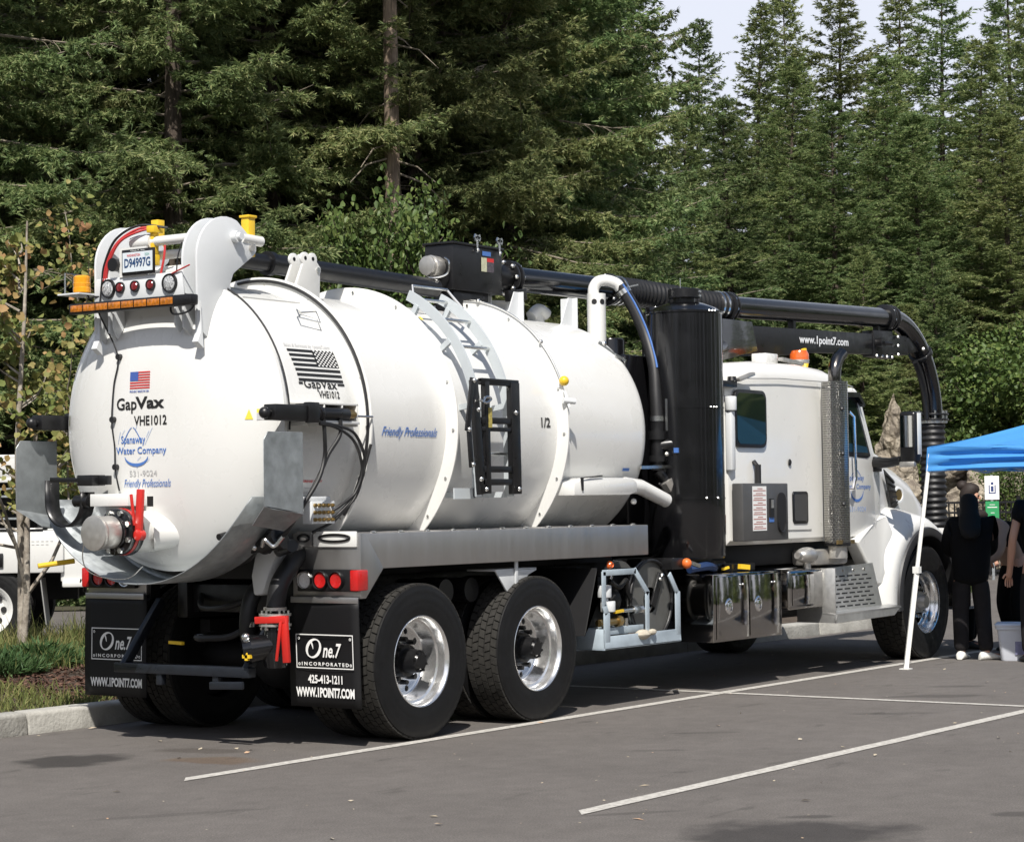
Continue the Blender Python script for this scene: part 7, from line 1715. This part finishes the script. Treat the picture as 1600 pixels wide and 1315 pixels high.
def conifer(seed, H, R, z0, dens=1.0, droop=0.28, bare=0.0, fine=1.0):
    rng = np.random.default_rng(seed)
    wood = B(); twigs = B(); UP = np.array([0, 0, 1.0])
    lean = rng.normal(0, .012, 2)
    n = 14; tr0 = 0.009 * H + 0.03
    wood.tube([(lean[0] * z * (z / H), lean[1] * z * (z / H), z) for z in np.linspace(-0.3, H, n)], [tr0 * (1 - .96 * i / (n - 1)) * (1.25 if i == 0 else 1) for i in range(n)], 12)
    nb = int(H / 0.105 * dens); zs = z0 + (H - z0) * (np.linspace(0, 1, nb) ** 1.05)
    PP = []; DD = []; LL = []
    az = 0.0
    sect = 1 + 0.25 * np.sin(rng.uniform(0, 6.28) + np.arange(12) * 1.9)
    for i, z in enumerate(zs):
        az += 2.399 + rng.normal(0, .35)
        t = (z - z0) / (H - z0)
        L = R * (1 - t) ** 0.70 * rng.uniform(.60, 1.15) * sect[int(az / (2 * PI) * 12) % 12] + 0.18
        if t < .15: L *= 0.8 + 1.3 * t
        pitch0 = -0.05 + 0.70 * t ** 1.4 + rng.normal(0, .12)
        dr = droop * (1 - t) * rng.uniform(.6, 1.5)
        u = np.array([math.cos(az), math.sin(az), 0.0]); curve = rng.normal(0, .2); sidev = np.array([-u[1], u[0], 0])
        o0 = np.array([lean[0] * z * z / H, lean[1] * z * z / H, z])
        def pos(s): s = np.asarray(s)[..., None]; return o0 + L * (u * s * math.cos(pitch0) + sidev * curve * s * s * .5 + UP * (math.sin(pitch0) * s - dr * s ** 1.8 + 0.20 * (1 - t * .5) * s ** 4))
        ss = np.linspace(0, 1, 5); q = pos(ss); r0 = 0.008 + 0.008 * L
        twigs.tube([tuple(a) for a in q], [r0 * (1 - .85 * k / 4) for k in range(5)], 4, caps=False)
        if rng.random() < bare and t < .6:
            for k in range(int(L / .16)):
                s = rng.uniform(.35, 1); a = pos(s); d_ = norm(u * .6 + sidev * rng.choice([-1, 1]) * .8 + UP * rng.uniform(-.9, .1)); e_ = a + d_ * rng.uniform(.15, .6); twigs.tube([tuple(a), tuple((a + e_) / 2 + UP * .03), tuple(e_)], [.007, .005, .003], 3, caps=False)
            continue
        ns = max(4, int(L / 0.15))
        s = np.sort(rng.uniform(.08 if t > .3 else .14, .98, ns * 2)); sd = np.where(np.arange(ns * 2) % 2 == 0, 1.0, -1.0)
        base = pos(s); ax = norm(pos(np.minimum(1, s + .02)) - pos(s - .02))
        lt = (0.16 + 0.36 * L * (1 - s) ** .75 * np.minimum(1, .3 + s * 2.2)) * rng.uniform(.55, 1.2, ns * 2); lt = np.minimum(lt, 1.15)
        sdir = norm(np.cross(ax, UP)) * sd[:, None]; ang = rng.uniform(.5, 1.1, ns * 2)[:, None]
        d_ = norm(ax * np.cos(ang) + sdir * np.sin(ang) + UP * rng.uniform(-.45, .12, (ns * 2, 1)) * (1 - .5 * t))
        PP.append(base); DD.append(d_); LL.append(lt)
        k = max(3, int(L * 2)); st_ = np.linspace(.55, 1.0, k)          # foliage along the branch itself
        PP.append(pos(st_)); DD.append(norm(np.repeat(ax[-1:], k, 0) + rng.normal(0, .3, (k, 3)))); LL.append(np.full(k, .24))
    for k in range(12): PP.append(np.array([[lean[0] * H, lean[1] * H, H - .10 * k]])); DD.append(norm(rng.normal(0, .5, (1, 3)) + np.array([[0, 0, .9]]))); LL.append(np.array([.26]))
    P = np.concatenate(PP); D = np.concatenate(DD); L_ = np.concatenate(LL)
    # sprigs along every side branch
    ng = np.maximum(3, (L_ / 0.050 * fine).astype(int)); idx = np.repeat(np.arange(len(P)), ng); N1 = len(idx)
    f = rng.uniform(0.02, 1, N1); sag = -0.22 * L_[idx] * f * f
    sp = P[idx] + D[idx] * (L_[idx] * f)[:, None]; sp[:, 2] += sag
    sd2 = norm(np.cross(D[idx], UP)) * rng.choice([-1.0, 1.0], N1)[:, None]
    a2 = rng.uniform(.25, 1.2, N1)[:, None]
    gd = norm(D[idx] * np.cos(a2) + sd2 * np.sin(a2) + UP * rng.uniform(-.75, .35, (N1, 1)))
    gl = rng.uniform(.07, .20, N1) * (1.15 - .6 * f)
    # each sprig: three blades
    rep = 7; id2 = np.repeat(np.arange(N1), rep); N2 = len(id2)
    bp = sp[id2] + gd[id2] * (gl[id2] * rng.uniform(0, .75, N2))[:, None] + rng.normal(0, .008, (N2, 3))
    bd = norm(gd[id2] + rng.normal(0, .38, (N2, 3)))
    nn = norm(rng.normal(0, .8, (N2, 3)) + np.array([0, 0, .45])); nn = norm(nn - bd * (nn * bd).sum(1, keepdims=True))
    ln = rng.uniform(.07, .15, N2) / math.sqrt(fine); wd = rng.uniform(.022, .040, N2) / math.sqrt(fine)
    return wood.mesh('trunk', BARK, 60), twigs.mesh('branches', TWIG, 60, weld=False), needles(bp, bd, nn, ln, wd, 'crown', FIRM)

def tree_from(meshes, name, loc, rz, sc, label, group):
    o = empty(name, loc, rz); o.scale = (sc[0], sc[0], sc[1]) if isinstance(sc, tuple) else (sc, sc, sc)
    for nm, me in zip(('trunk', 'branches', 'crown'), meshes): link(nm, me, o)
    tag(o, label, 'tree', group); return o

CON = [conifer(11, 24.0, 4.3, 0.6, 1.0, .30, .06), conifer(12, 22.0, 3.8, 0.9, 1.0, .38, .09), conifer(13, 25.0, 4.4, 0.5, 1.0, .22, .05), conifer(14, 20.0, 3.2, 0.4, 1.15, .22, .03), conifer(15, 20.0, 2.7, 0.8, 1.0, .18, .06)]
# the forest edge: (bearing px, distance, variant, scale, turn, label)
GR = 'fir trees of the forest edge'
forest = [
    (-70, 35.0, 0, .92, 0.3, 'dark fir at the far left edge of the forest, nearest to the service truck'),
    (95, 38.5, 2, .95, 2.1, 'broad dark fir behind the amber beacon of the tanker'),
    (270, 36.5, 1, 1.0, 4.0, 'dark drooping fir rising behind the rear door hinge plates'),
    (430, 39.5, 0, 1.0, 1.2, 'dark fir with hollow shade left of the tall bare trunk'),
    (545, 44.0, 2, 1.0, 5.2, 'dense fir standing just left of the tall bare trunk'),
    (700, 41.5, 1, 1.05, 0.7, 'olive green fir just right of the tall bare trunk'),
    (835, 44.0, 0, 1.0, 2.9, 'tall fir rising behind the black inlet box'),
    (855, 47.5, 2, .98, 4.4, 'tall olive fir behind the white stand pipe, left of the sky gap'),
    (925, 56.0, 3, (1.0, 1.40), 1.9, 'tall fir whose right side borders the open sky'),
    (15, 45.0, 1, 1.1, 3.3, 'fir in the second row at the far left'),
    (180, 46.0, 0, 1.1, 5.5, 'fir in the second row behind the drooping fir'),
    (340, 48.0, 2, 1.1, 0.2, 'fir in the second row behind the hinge plates'),
    (490, 50.0, 1, 1.1, 2.4, 'fir in the second row left of the bare trunk'),
    (650, 52.0, 0, 1.1, 3.9, 'fir in the second row behind the bare trunk'),
    (770, 52.0, 2, 1.1, 1.0, 'fir in the second row behind the inlet box'),
    (900, 54.0, 1, 1.12, 5.0, 'fir in the second row behind the vacuum pipe'),
    (110, 54.0, 2, 1.2, 1.4, 'fir in the third row at the left'),
    (400, 56.0, 0, 1.2, 4.6, 'fir in the third row behind the hoist cylinder'),
    (590, 58.0, 2, 1.2, 2.2, 'fir in the third row behind the shrub'),
    (730, 60.0, 1, 1.2, 0.9, 'fir in the third row behind the climbing ladder'),
    (860, 60.0, 0, 1.15, 3.0, 'fir in the third row above the stand pipe'),
    # right: farther, shorter on the picture
    (1092, 80.0, 3, (1.05, .955), 0.4, 'slender fir, first top right of the big forest edge'),
    (1180, 84.0, 4, (1.35, 1.03), 1.8, 'thin loose fir top, second from the left against the sky'),
    (1248, 86.0, 3, (1.2, 1.09), 3.2, 'dense pointed fir top, third from the left against the sky'),
    (1318, 82.0, 3, (1.4, 1.07), 5.0, 'broad bushy fir in the middle of the right hand skyline'),
    (1410, 84.0, 4, (1.45, 1.07), 2.6, 'pale slender fir top right of the bushy skyline fir'),
    (1478, 78.0, 3, (1.35, 1.02), 0.9, 'dark wide-armed fir third from the right edge of the sky'),
    (1592, 74.0, 3, (1.1, 1.03), 4.2, 'fir at the far right edge of the picture'),
    (1640, 70.0, 0, .80, 1.1, 'large fir just beyond the right edge of the picture'),
    (1140, 92.0, 3, (1.5, .86), 0.7, 'fir in the back row between the first and second skyline tops'),
    (1215, 93.0, 3, (1.4, .90), 2.2, 'fir in the back row left of the dense pointed top'),
    (1283, 93.0, 3, (1.4, .88), 4.1, 'fir in the back row left of the bushy skyline fir'),
    (1366, 91.0, 3, (1.5, .90), 5.6, 'fir in the back row right of the bushy skyline fir'),
    (1445, 90.0, 3, (1.5, .86), 1.3, 'fir in the back row left of the wide-armed fir'),
    (1535, 88.0, 3, (1.5, .82), 3.4, 'fir in the back row right of the wide-armed fir'),
    (190, 41.0, 1, .80, 0.8, 'lower fir filling the gap right of the broad dark fir'),
    (355, 42.5, 2, .78, 2.7, 'lower fir filling the gap behind the white hinge plates'),
    (775, 47.0, 1, .90, 4.8, 'lower fir filling the gap behind the inlet box'),
    (662, 40.2, 2, .86, 3.7, 'fir close to the right side of the bare trunk'),
    (800, 42.0, 0, .90, 0.5, 'fir directly above the black inlet box'),
    (60, 41.5, 1, .88, 5.9, 'fir behind the crown of the sapling'),
    (1060, 62.0, 4, (1.0, .62), 2.0, 'young bluish fir in front of the skyline, left of the boom'),
    (1150, 66.0, 3, (1.1, .68), 3.6, 'mid height fir behind the cyclone cylinder'),
    (1235, 70.0, 3, (1.15, .78), 5.8, 'mid height fir behind the middle of the boom'),
    (1310, 64.0, 3, (1.05, .66), 1.5, 'mid height fir behind the boom lettering'),
    (1390, 68.0, 3, (1.15, .76), 4.9, 'mid height fir behind the bend of the boom'),
    (1450, 62.0, 3, (1.1, .62), 2.7, 'mid height fir right of the bend of the boom'),
    (1530, 64.0, 4, (1.2, .74), 0.5, 'loose fir above the blue canopy'),
    (1590, 60.0, 3, (1.1, .60), 3.1, 'low bushy fir above the right end of the canopy'),
    (1125, 74.0, 0, .54, 5.1, 'wide fir filling the gap below the first skyline top'),
    (1205, 78.0, 3, (1.2, .66), 0.1, 'wide fir between the second and third skyline tops'),
    (1362, 76.0, 0, .56, 2.3, 'wide fir filling the gap below the pale slender top'),
    (1445, 74.0, 3, (1.1, .66), 3.9, 'fir between the pale top and the wide-armed fir'),
    (1530, 76.0, 0, .54, 0.8, 'wide fir below the gap at the right of the sky')]
for (px, dd, vi, sc, rz, lab) in forest:
    tree_from(CON[vi], 'fir_tree', spot(brg(px), dd, 0.0), rz, sc, lab, GR)

# tall fir with a long bare trunk
BT = empty('fir_tree', spot(brg(616), 37.8)); tag(BT, 'old fir with a long bare pale brown trunk and few branches', 'tree', GR)
q = B(); q.tube([(0.03 * math.sin(z * .3), 0, z) for z in np.linspace(-.3, 26, 26)], [0.155 * (1 - .5 * i / 25) for i in range(26)], 16); q.build('trunk', mat('sunlit_fir_bark', (0.34, 0.26, 0.19), 0.95, col2=(0.13, 0.095, 0.07), vscale=4, bump=0.9, bscale=12, stretch=(3, 3, .5)), BT, smooth=60)
rng_ = random.Random(5); q = B()
for i in range(26):
    z = rng_.uniform(5.5, 12); a = rng_.uniform(0, 6.28); l = rng_.uniform(.3, 1.3); q.tube([(0.12 * math.cos(a), 0.12 * math.sin(a), z), (l * .6 * math.cos(a), l * .6 * math.sin(a), z - .15 * l), (l * math.cos(a), l * math.sin(a), z - .5 * l)], [.02, .014, .006], 5, caps=False)
q.build('dead_branches', TWIG, BT)
for nm, me in zip(('branches', 'crown'), CON[3][1:]):
    link(nm, me, BT, (0, 0, 11.0), scale=(1.15, 1.15, .8))

# --- broad-leaved trees and shrubs
def leafmesh(rng, E, nl, sig, leaf, m, leafw, fold):
    idx = rng.integers(0, len(E), nl); P = E[idx] + rng.normal(0, 1, (nl, 3)) * np.array([sig, sig, sig * .7])
    D = norm(rng.normal(0, .7, (nl, 3)) + np.array([0, 0, -.25])); Nn = norm(rng.normal(0, .45, (nl, 3)) + np.array([-.25, -.2, .8])); Nn = norm(Nn - D * (Nn * D).sum(1, keepdims=True))
    ln = rng.uniform(.65, 1.25, nl) * leaf
    S_ = norm(np.cross(D, Nn)); L1 = ln[:, None]; w = L1 * leafw
    v = np.empty((nl, 6, 3)); v[:, 0] = P; v[:, 1] = P + D * L1 * .32 + S_ * w * .5 + Nn * L1 * fold; v[:, 2] = P + D * L1 * .72 + S_ * w * .36 + Nn * L1 * fold * .6; v[:, 3] = P + D * L1; v[:, 4] = P + D * L1 * .72 - S_ * w * .36 + Nn * L1 * fold * .6; v[:, 5] = P + D * L1 * .32 - S_ * w * .5 + Nn * L1 * fold
    base = (np.arange(nl) * 6)[:, None]; q = np.concatenate([base + np.array([0, 1, 2, 3]), base + np.array([0, 3, 4, 5])], 1).reshape(-1, 4)
    return fastmesh('crown', v.reshape(-1, 3), q, m)

def broadleaf(seed, H, R, nl, leaf, m, bark=BARK, zlow=0.15, trunk_r=0.05, stems=1, spread=1.0, leafw=0.8, fold=.15, cl=0.20):
    rng = np.random.default_rng(seed); wood = B(); ends = []
    for s in range(stems):
        a0 = rng.uniform(0, 6.28); off = np.array([math.cos(a0), math.sin(a0), 0]) * (0.12 * (stems > 1) * R)
        def grow(p, d, l, r, depth):
            pts = [p]; q = p
            for k in range(3):
                d = norm(d + rng.normal(0, .13, 3) + np.array([0, 0, .05])); q = q + d * l / 3; pts.append(q)
            wood.tube([tuple(x) for x in pts], [r, r * .85, r * .7, r * .55], 6 if depth else 8, caps=False)
            if depth >= 1: ends.extend([(pts[2], l), (pts[3], l)])
            if depth >= 2: ends.append((pts[1], l))
            if depth < 3:
                for c in range(rng.integers(2, 4) + (1 if depth == 0 else 0)):
                    nd = norm(d * .7 + rng.normal(0, .62, 3) * np.array([spread, spread, .6]) + np.array([0, 0, .12])); grow(pts[rng.integers(1, 4)], nd, l * rng.uniform(.55, .8), r * .55, depth + 1)
        grow(off + np.array([0, 0, -.1]), norm(np.array([rng.normal(0, .12), rng.normal(0, .12), 1])), H * .42, trunk_r, 0)
    E = np.array([e[0] for e in ends]); 
    sc_ = np.array([R / max(.1, np.percentile(np.abs(E[:, :2]), 92))] * 2 + [H / max(.1, E[:, 2].max())])
    sc_[:2] = np.clip(sc_[:2], .5, 1.8); E2 = E * sc_
    me = wood.mesh('trunk', bark, 60, weld=False)
    co = np.empty(len(me.vertices) * 3, np.float32); me.vertices.foreach_get('co', co); co = co.reshape(-1, 3) * sc_; me.vertices.foreach_set('co', co.ravel().astype(np.float32)); me.update()
    E2 = E2[E2[:, 2] > zlow * H]
    return me, leafmesh(rng, E2, nl, R * cl, leaf, m, leafw, fold)
def plant(name, meshes, loc, rz, sc, label, cat='tree', group=None):
    o = empty(name, loc, rz); o.scale = (sc, sc, sc)
    for nm, me in zip(('trunk', 'crown'), meshes): link(nm, me, o)
    tag(o, label, cat, group); return o
MAP1 = broadleaf(21, 6.0, 1.7, 12000, 0.135, MAPLEM, trunk_r=.07, stems=3, cl=.16, zlow=.2)
MAP2 = broadleaf(22, 6.5, 1.5, 16000, 0.135, MAPLEM, trunk_r=.08, stems=3, cl=.17, zlow=.1)
plant('maple_shrub', MAP1, spot(brg(630), 36.0), 0.4, 1.10, 'bright green broad-leaved maple shrub rising behind the middle of the tank', 'shrub').scale = (.62, .62, 1.10)
plant('maple_shrub', MAP1, spot(brg(572), 36.6), 2.4, .95, 'lower green maple shrub left of the taller one behind the tank', 'shrub').scale = (.5, .5, .96)
plant('maple_tree', MAP2, spot(brg(1600), 50.0), 1.0, .85, 'leafy green maple above the left slope of the blue canopy', 'tree')
plant('maple_tree', MAP2, spot(brg(1550), 53.5), 3.3, .62, 'smaller leafy maple behind the flat topped boulder', 'tree')
plant('maple_tree', MAP2, spot(brg(1640), 47.0), 5.0, .9, 'leafy maple hanging over the fence at the right edge', 'tree')
plant('maple_shrub', MAP1, spot(brg(1592), 42.5), 5.0, .36, 'low green shrub beside the white notice sign', 'shrub')
for i, (px, dd, s_, lab) in enumerate(((1345, 49.5, .36, 'young fir behind the truck door'), (1425, 50.5, .30, 'young fir behind the pointed rock spire'), (1470, 52.0, .38, 'young fir behind the black suction hose'))):
    tree_from(CON[3], 'fir_tree', spot(brg(px), dd), i * 1.7, (s_ * 1.5, s_), lab, GR)
# sapling with turning leaves on the planting bed
SAPM = broadleaf(33, 4.15, 0.8, 1900, 0.066, AUTM, bark=PALEBARK, trunk_r=.042, spread=.8, zlow=.34, cl=.20, leafw=.95)
SAP = plant('sapling', SAPM, (2.45, 5.30, 0.14), 0.6, 1.0, 'young sapling with pale trunk and browning leaves in the planting bed', 'tree')
q = B(); q.tube(smoothpath([(0, 0, -.1), (0.02, 0.0, 1.0), (-.02, .02, 2.0), (0.05, -.03, 3.2), (.10, -.05, 4.1)]), [0.045 - 0.036 * i / 32 for i in range(33)], 8)
rg = random.Random(9); tips = []
for i in range(26):
    z = rg.uniform(.9, 3.8); a = rg.uniform(0, 6.28); l = rg.uniform(.35, 1.05) * (1 - (z - 1) / 5); q.tube(smoothpath([(0, 0, z), (l * .5 * math.cos(a), l * .5 * math.sin(a), z + .28 * l), (l * math.cos(a + .2), l * math.sin(a + .2), z + .75 * l)], 4), [.012 - .0011 * k for k in range(9)], 5, caps=False)
    tips += [(l * f_ * math.cos(a + .2 * f_), l * f_ * math.sin(a + .2 * f_), z + .7 * l * f_) for f_ in (.45, .6, .75, .9, 1.0)]
q.build('leader', PALEBARK, SAP, smooth=60)
link('leaves', leafmesh(np.random.default_rng(3), np.array(tips), 800, .07, .085, AUTM, .95, .15), SAP)

# --- ground cover of the planting bed
rng = np.random.default_rng(77)
def bedz(x, y): return 0.125 + 0.03 * np.sin(x * 1.7 + y) * np.sin(y * 2.1) + 0.05 * np.clip((y - 1.6) / 2, 0, 1)
def scatter(n, x0, x1, y0, y1, keep=None):
    x = rng.uniform(x0, x1, n); y = rng.uniform(y0, y1, n)
    if keep is not None:
        k = keep(x, y); x, y = x[k], y[k]
    return x, y
def tuft(name, x, y, h, w, m, lab, lean=.35):
    n = len(x); P = np.stack([x, y, bedz(x, y) - .01], 1); D = norm(np.stack([rng.normal(0, lean, n), rng.normal(0, lean, n), np.ones(n)], 1)); Nn = rng.normal(0, 1, (n, 3)); Nn = norm(Nn - D * (Nn * D).sum(1, keepdims=True))
    o = link(name, blades(P, D, Nn, h, w, name, m, .3)); tag(o, lab, 'grass', kind='stuff'); return o
pat = lambda x, y: np.sin(x * 1.3 + 1) + np.sin(y * 2.2 + x * .7) + rng.normal(0, .5, len(x))
x, y = scatter(52000, -4, 9, 1.62, 6.2, lambda x, y: (y > 3.8 + .25 * pat(x, y)) | (x < .25 - (y - 2.2) * .25 + .12 * pat(x, y)))
tuft('grass', x, y, rng.uniform(.05, .14, len(x)) * (1 + .7 * np.clip(y - 3, 0, 2)), rng.uniform(.006, .012, len(x)), GRASSM, 'short dry green grass covering the planting bed')
x, y = scatter(9000, 2.2, 9, 3.6, 6.2, lambda x, y: pat(x, y) > .2)
tuft('tall_grass', x, y, rng.uniform(.18, .48, len(x)), rng.uniform(.006, .013, len(x)), GRASSM, 'taller wispy grass at the back of the planting bed', .28)
# low conifer-like ground cover clumps beside the sapling
GC = []
for i, (cx, cy, r, lab) in enumerate(((1.75, 4.3, .42, 'low feathery green shrub at the foot of the sapling'), (1.1, 4.1, .36, 'low feathery shrub at the left edge of the planting bed'), (2.7, 4.55, .30, 'small feathery shrub right of the sapling'))):
    n = 2600; a = rng.uniform(0, 6.28, n); rr = r * np.sqrt(rng.uniform(0, 1, n)); P = np.stack([rr * np.cos(a), rr * np.sin(a), rng.uniform(0, .5, n) * (r - rr * .7)], 1)
    D = norm(np.stack([np.cos(a), np.sin(a), rng.uniform(.2, 1.6, n)], 1) + rng.normal(0, .4, (n, 3))); Nn = rng.normal(0, 1, (n, 3)); Nn = norm(Nn - D * (Nn * D).sum(1, keepdims=True))
    o = link('low_shrub', blades(P, D, Nn, rng.uniform(.06, .13, n), rng.uniform(.010, .02, n), 'low_shrub', SHRUBM, .2), None, (cx, cy, float(bedz(cx, cy)))); tag(o, lab, 'shrub', 'low shrubs of the planting bed')
# tall weeds at the back of the bed
for i, (cx, cy, h, lab) in enumerate(((4.3, 5.2, .95, 'tall dry weed stalk right of the sapling'), (4.8, 5.0, .75, 'shorter weed stalk beside the tall dry one'), (3.9, 5.6, .8, 'leafy weed stalk in front of the service truck wheel'))):
    me = broadleaf(50 + i, h, .22, 160, .05, GRASSM, bark=TWIG, trunk_r=.006, stems=3, zlow=.05, cl=.3, leafw=.5)
    plant('weed', me, (cx, cy, float(bedz(cx, cy))), i, 1.0, lab, 'weed', 'weeds at the back of the bed')
# bark mulch
x, y = scatter(26000, -.9, 8, 1.6, 4.3, lambda x, y: x > -.1 - (y - 2.2) * .3 + .2 * pat(x, y))
n = len(x); P = np.stack([x, y, bedz(x, y) + rng.uniform(0.002, .018, n)], 1); a = rng.uniform(0, 6.28, n); D = norm(np.stack([np.cos(a), np.sin(a), rng.normal(0, .25, n)], 1)); Nn = norm(rng.normal(0, .35, (n, 3)) + np.array([0, 0, 1.0])); Nn = norm(Nn - D * (Nn * D).sum(1, keepdims=True))
MULCH = leafmat('bark_mulch_chips', (0.040, 0.020, 0.014), (0.085, 0.042, 0.028), (0.17, 0.10, 0.07), 0.0, 0.9, 0.0)
o = link('bark_mulch', blades(P, D, Nn, rng.uniform(.03, .075, n), rng.uniform(.012, .03, n), 'bark_mulch', MULCH, 0)); tag(o, 'reddish brown bark mulch spread behind the kerb', 'mulch', kind='stuff')
# leaf scraps and crumbs on the asphalt
n = 260; x = rng.uniform(-6, 9, n); y = rng.uniform(-7, 1.3, n); big = rng.uniform(0, 1, n) > .80
ex = np.array([(-1.0, -.45), (-1.05, -.6), (-1.2, -.7), (-1.15, -.3), (-1.6, -.5), (1.1, -3.4), (-2.6, -2.7), (-3.0, -3.6), (-1.5, 1.25), (-1.1, 1.28), (-.6, 1.3)]); x = np.concatenate([x, ex[:, 0]]); y = np.concatenate([y, ex[:, 1]]); big = np.concatenate([big, np.ones(len(ex), bool)]); n = len(x)
P = np.stack([x, y, np.full(n, .006)], 1); a = rng.uniform(0, 6.28, n); D = norm(np.stack([np.cos(a), np.sin(a), rng.uniform(0, .25, n)], 1)); Nn = norm(rng.normal(0, .25, (n, 3)) + np.array([0, 0, 1.0])); Nn = norm(Nn - D * (Nn * D).sum(1, keepdims=True))
LIT = leafmat('leaf_scraps', (0.32, 0.26, 0.17), (0.50, 0.44, 0.34), (0.45, 0.22, 0.10), 0.0, 0.9, 0.0)
o = link('leaf_litter', blades(P, D, Nn, np.where(big, rng.uniform(.03, .07, n), rng.uniform(.010, .022, n)), np.where(big, rng.uniform(.02, .035, n), rng.uniform(.008, .016, n)), 'leaf_litter', LIT, .1)); tag(o, 'dry leaf scraps and crumbs scattered over the asphalt', 'litter', kind='stuff')

# forest floor
FLOOR = mat('forest_floor', (0.060, 0.050, 0.030), 0.95, col2=(0.035, 0.040, 0.018), vscale=.8, bump=.6, bscale=4)
b = B(); b.add([spot(-700, 31.5, .02), spot(150, 34, .02), spot(170, 43.5, .02), spot(500, 44, .02), spot(900, 600, .02), spot(-900, 600, .02)], [(0, 1, 2, 3, 4, 5)])
o = b.build('forest_floor', FLOOR, None, smooth=0); o['kind'] = 'structure'

# unseen woodland behind the viewpoint, added to darken reflections in paint, glass and boxes
rg = np.random.default_rng(5); PP = []; RR = []
for i in range(58):
    a = _yaw + PI + (i / 57 - .5) * 5.2; d_ = rg.uniform(46, 62); h = rg.uniform(13, 20); w = rg.uniform(2.6, 4.2); c = np.array([CAMP.x + d_ * math.cos(a), CAMP.y + d_ * math.sin(a), 0]); n = 1500
    z = rg.uniform(0, 1, n) ** 1.2; an = rg.uniform(0, 6.28, n); r_ = w * (1 - z) ** .8 * np.sqrt(rg.uniform(.15, 1, n)); PP.append(c + np.stack([r_ * np.cos(an), r_ * np.sin(an), z * h], 1))
P = np.concatenate(PP); n = len(P); D = norm(rg.normal(0, .6, (n, 3)) + np.array([0, 0, -.3])); Nn = rg.normal(0, 1, (n, 3)); Nn = norm(Nn - D * (Nn * D).sum(1, keepdims=True))
o = link('far_woodland', blades(P, D, Nn, rg.uniform(.7, 1.5, n), rg.uniform(.4, .8, n), 'far_woodland', FIRM, .1)); tag(o, 'dark woodland added behind the viewpoint, seen only in reflections', 'woodland', kind='stuff')
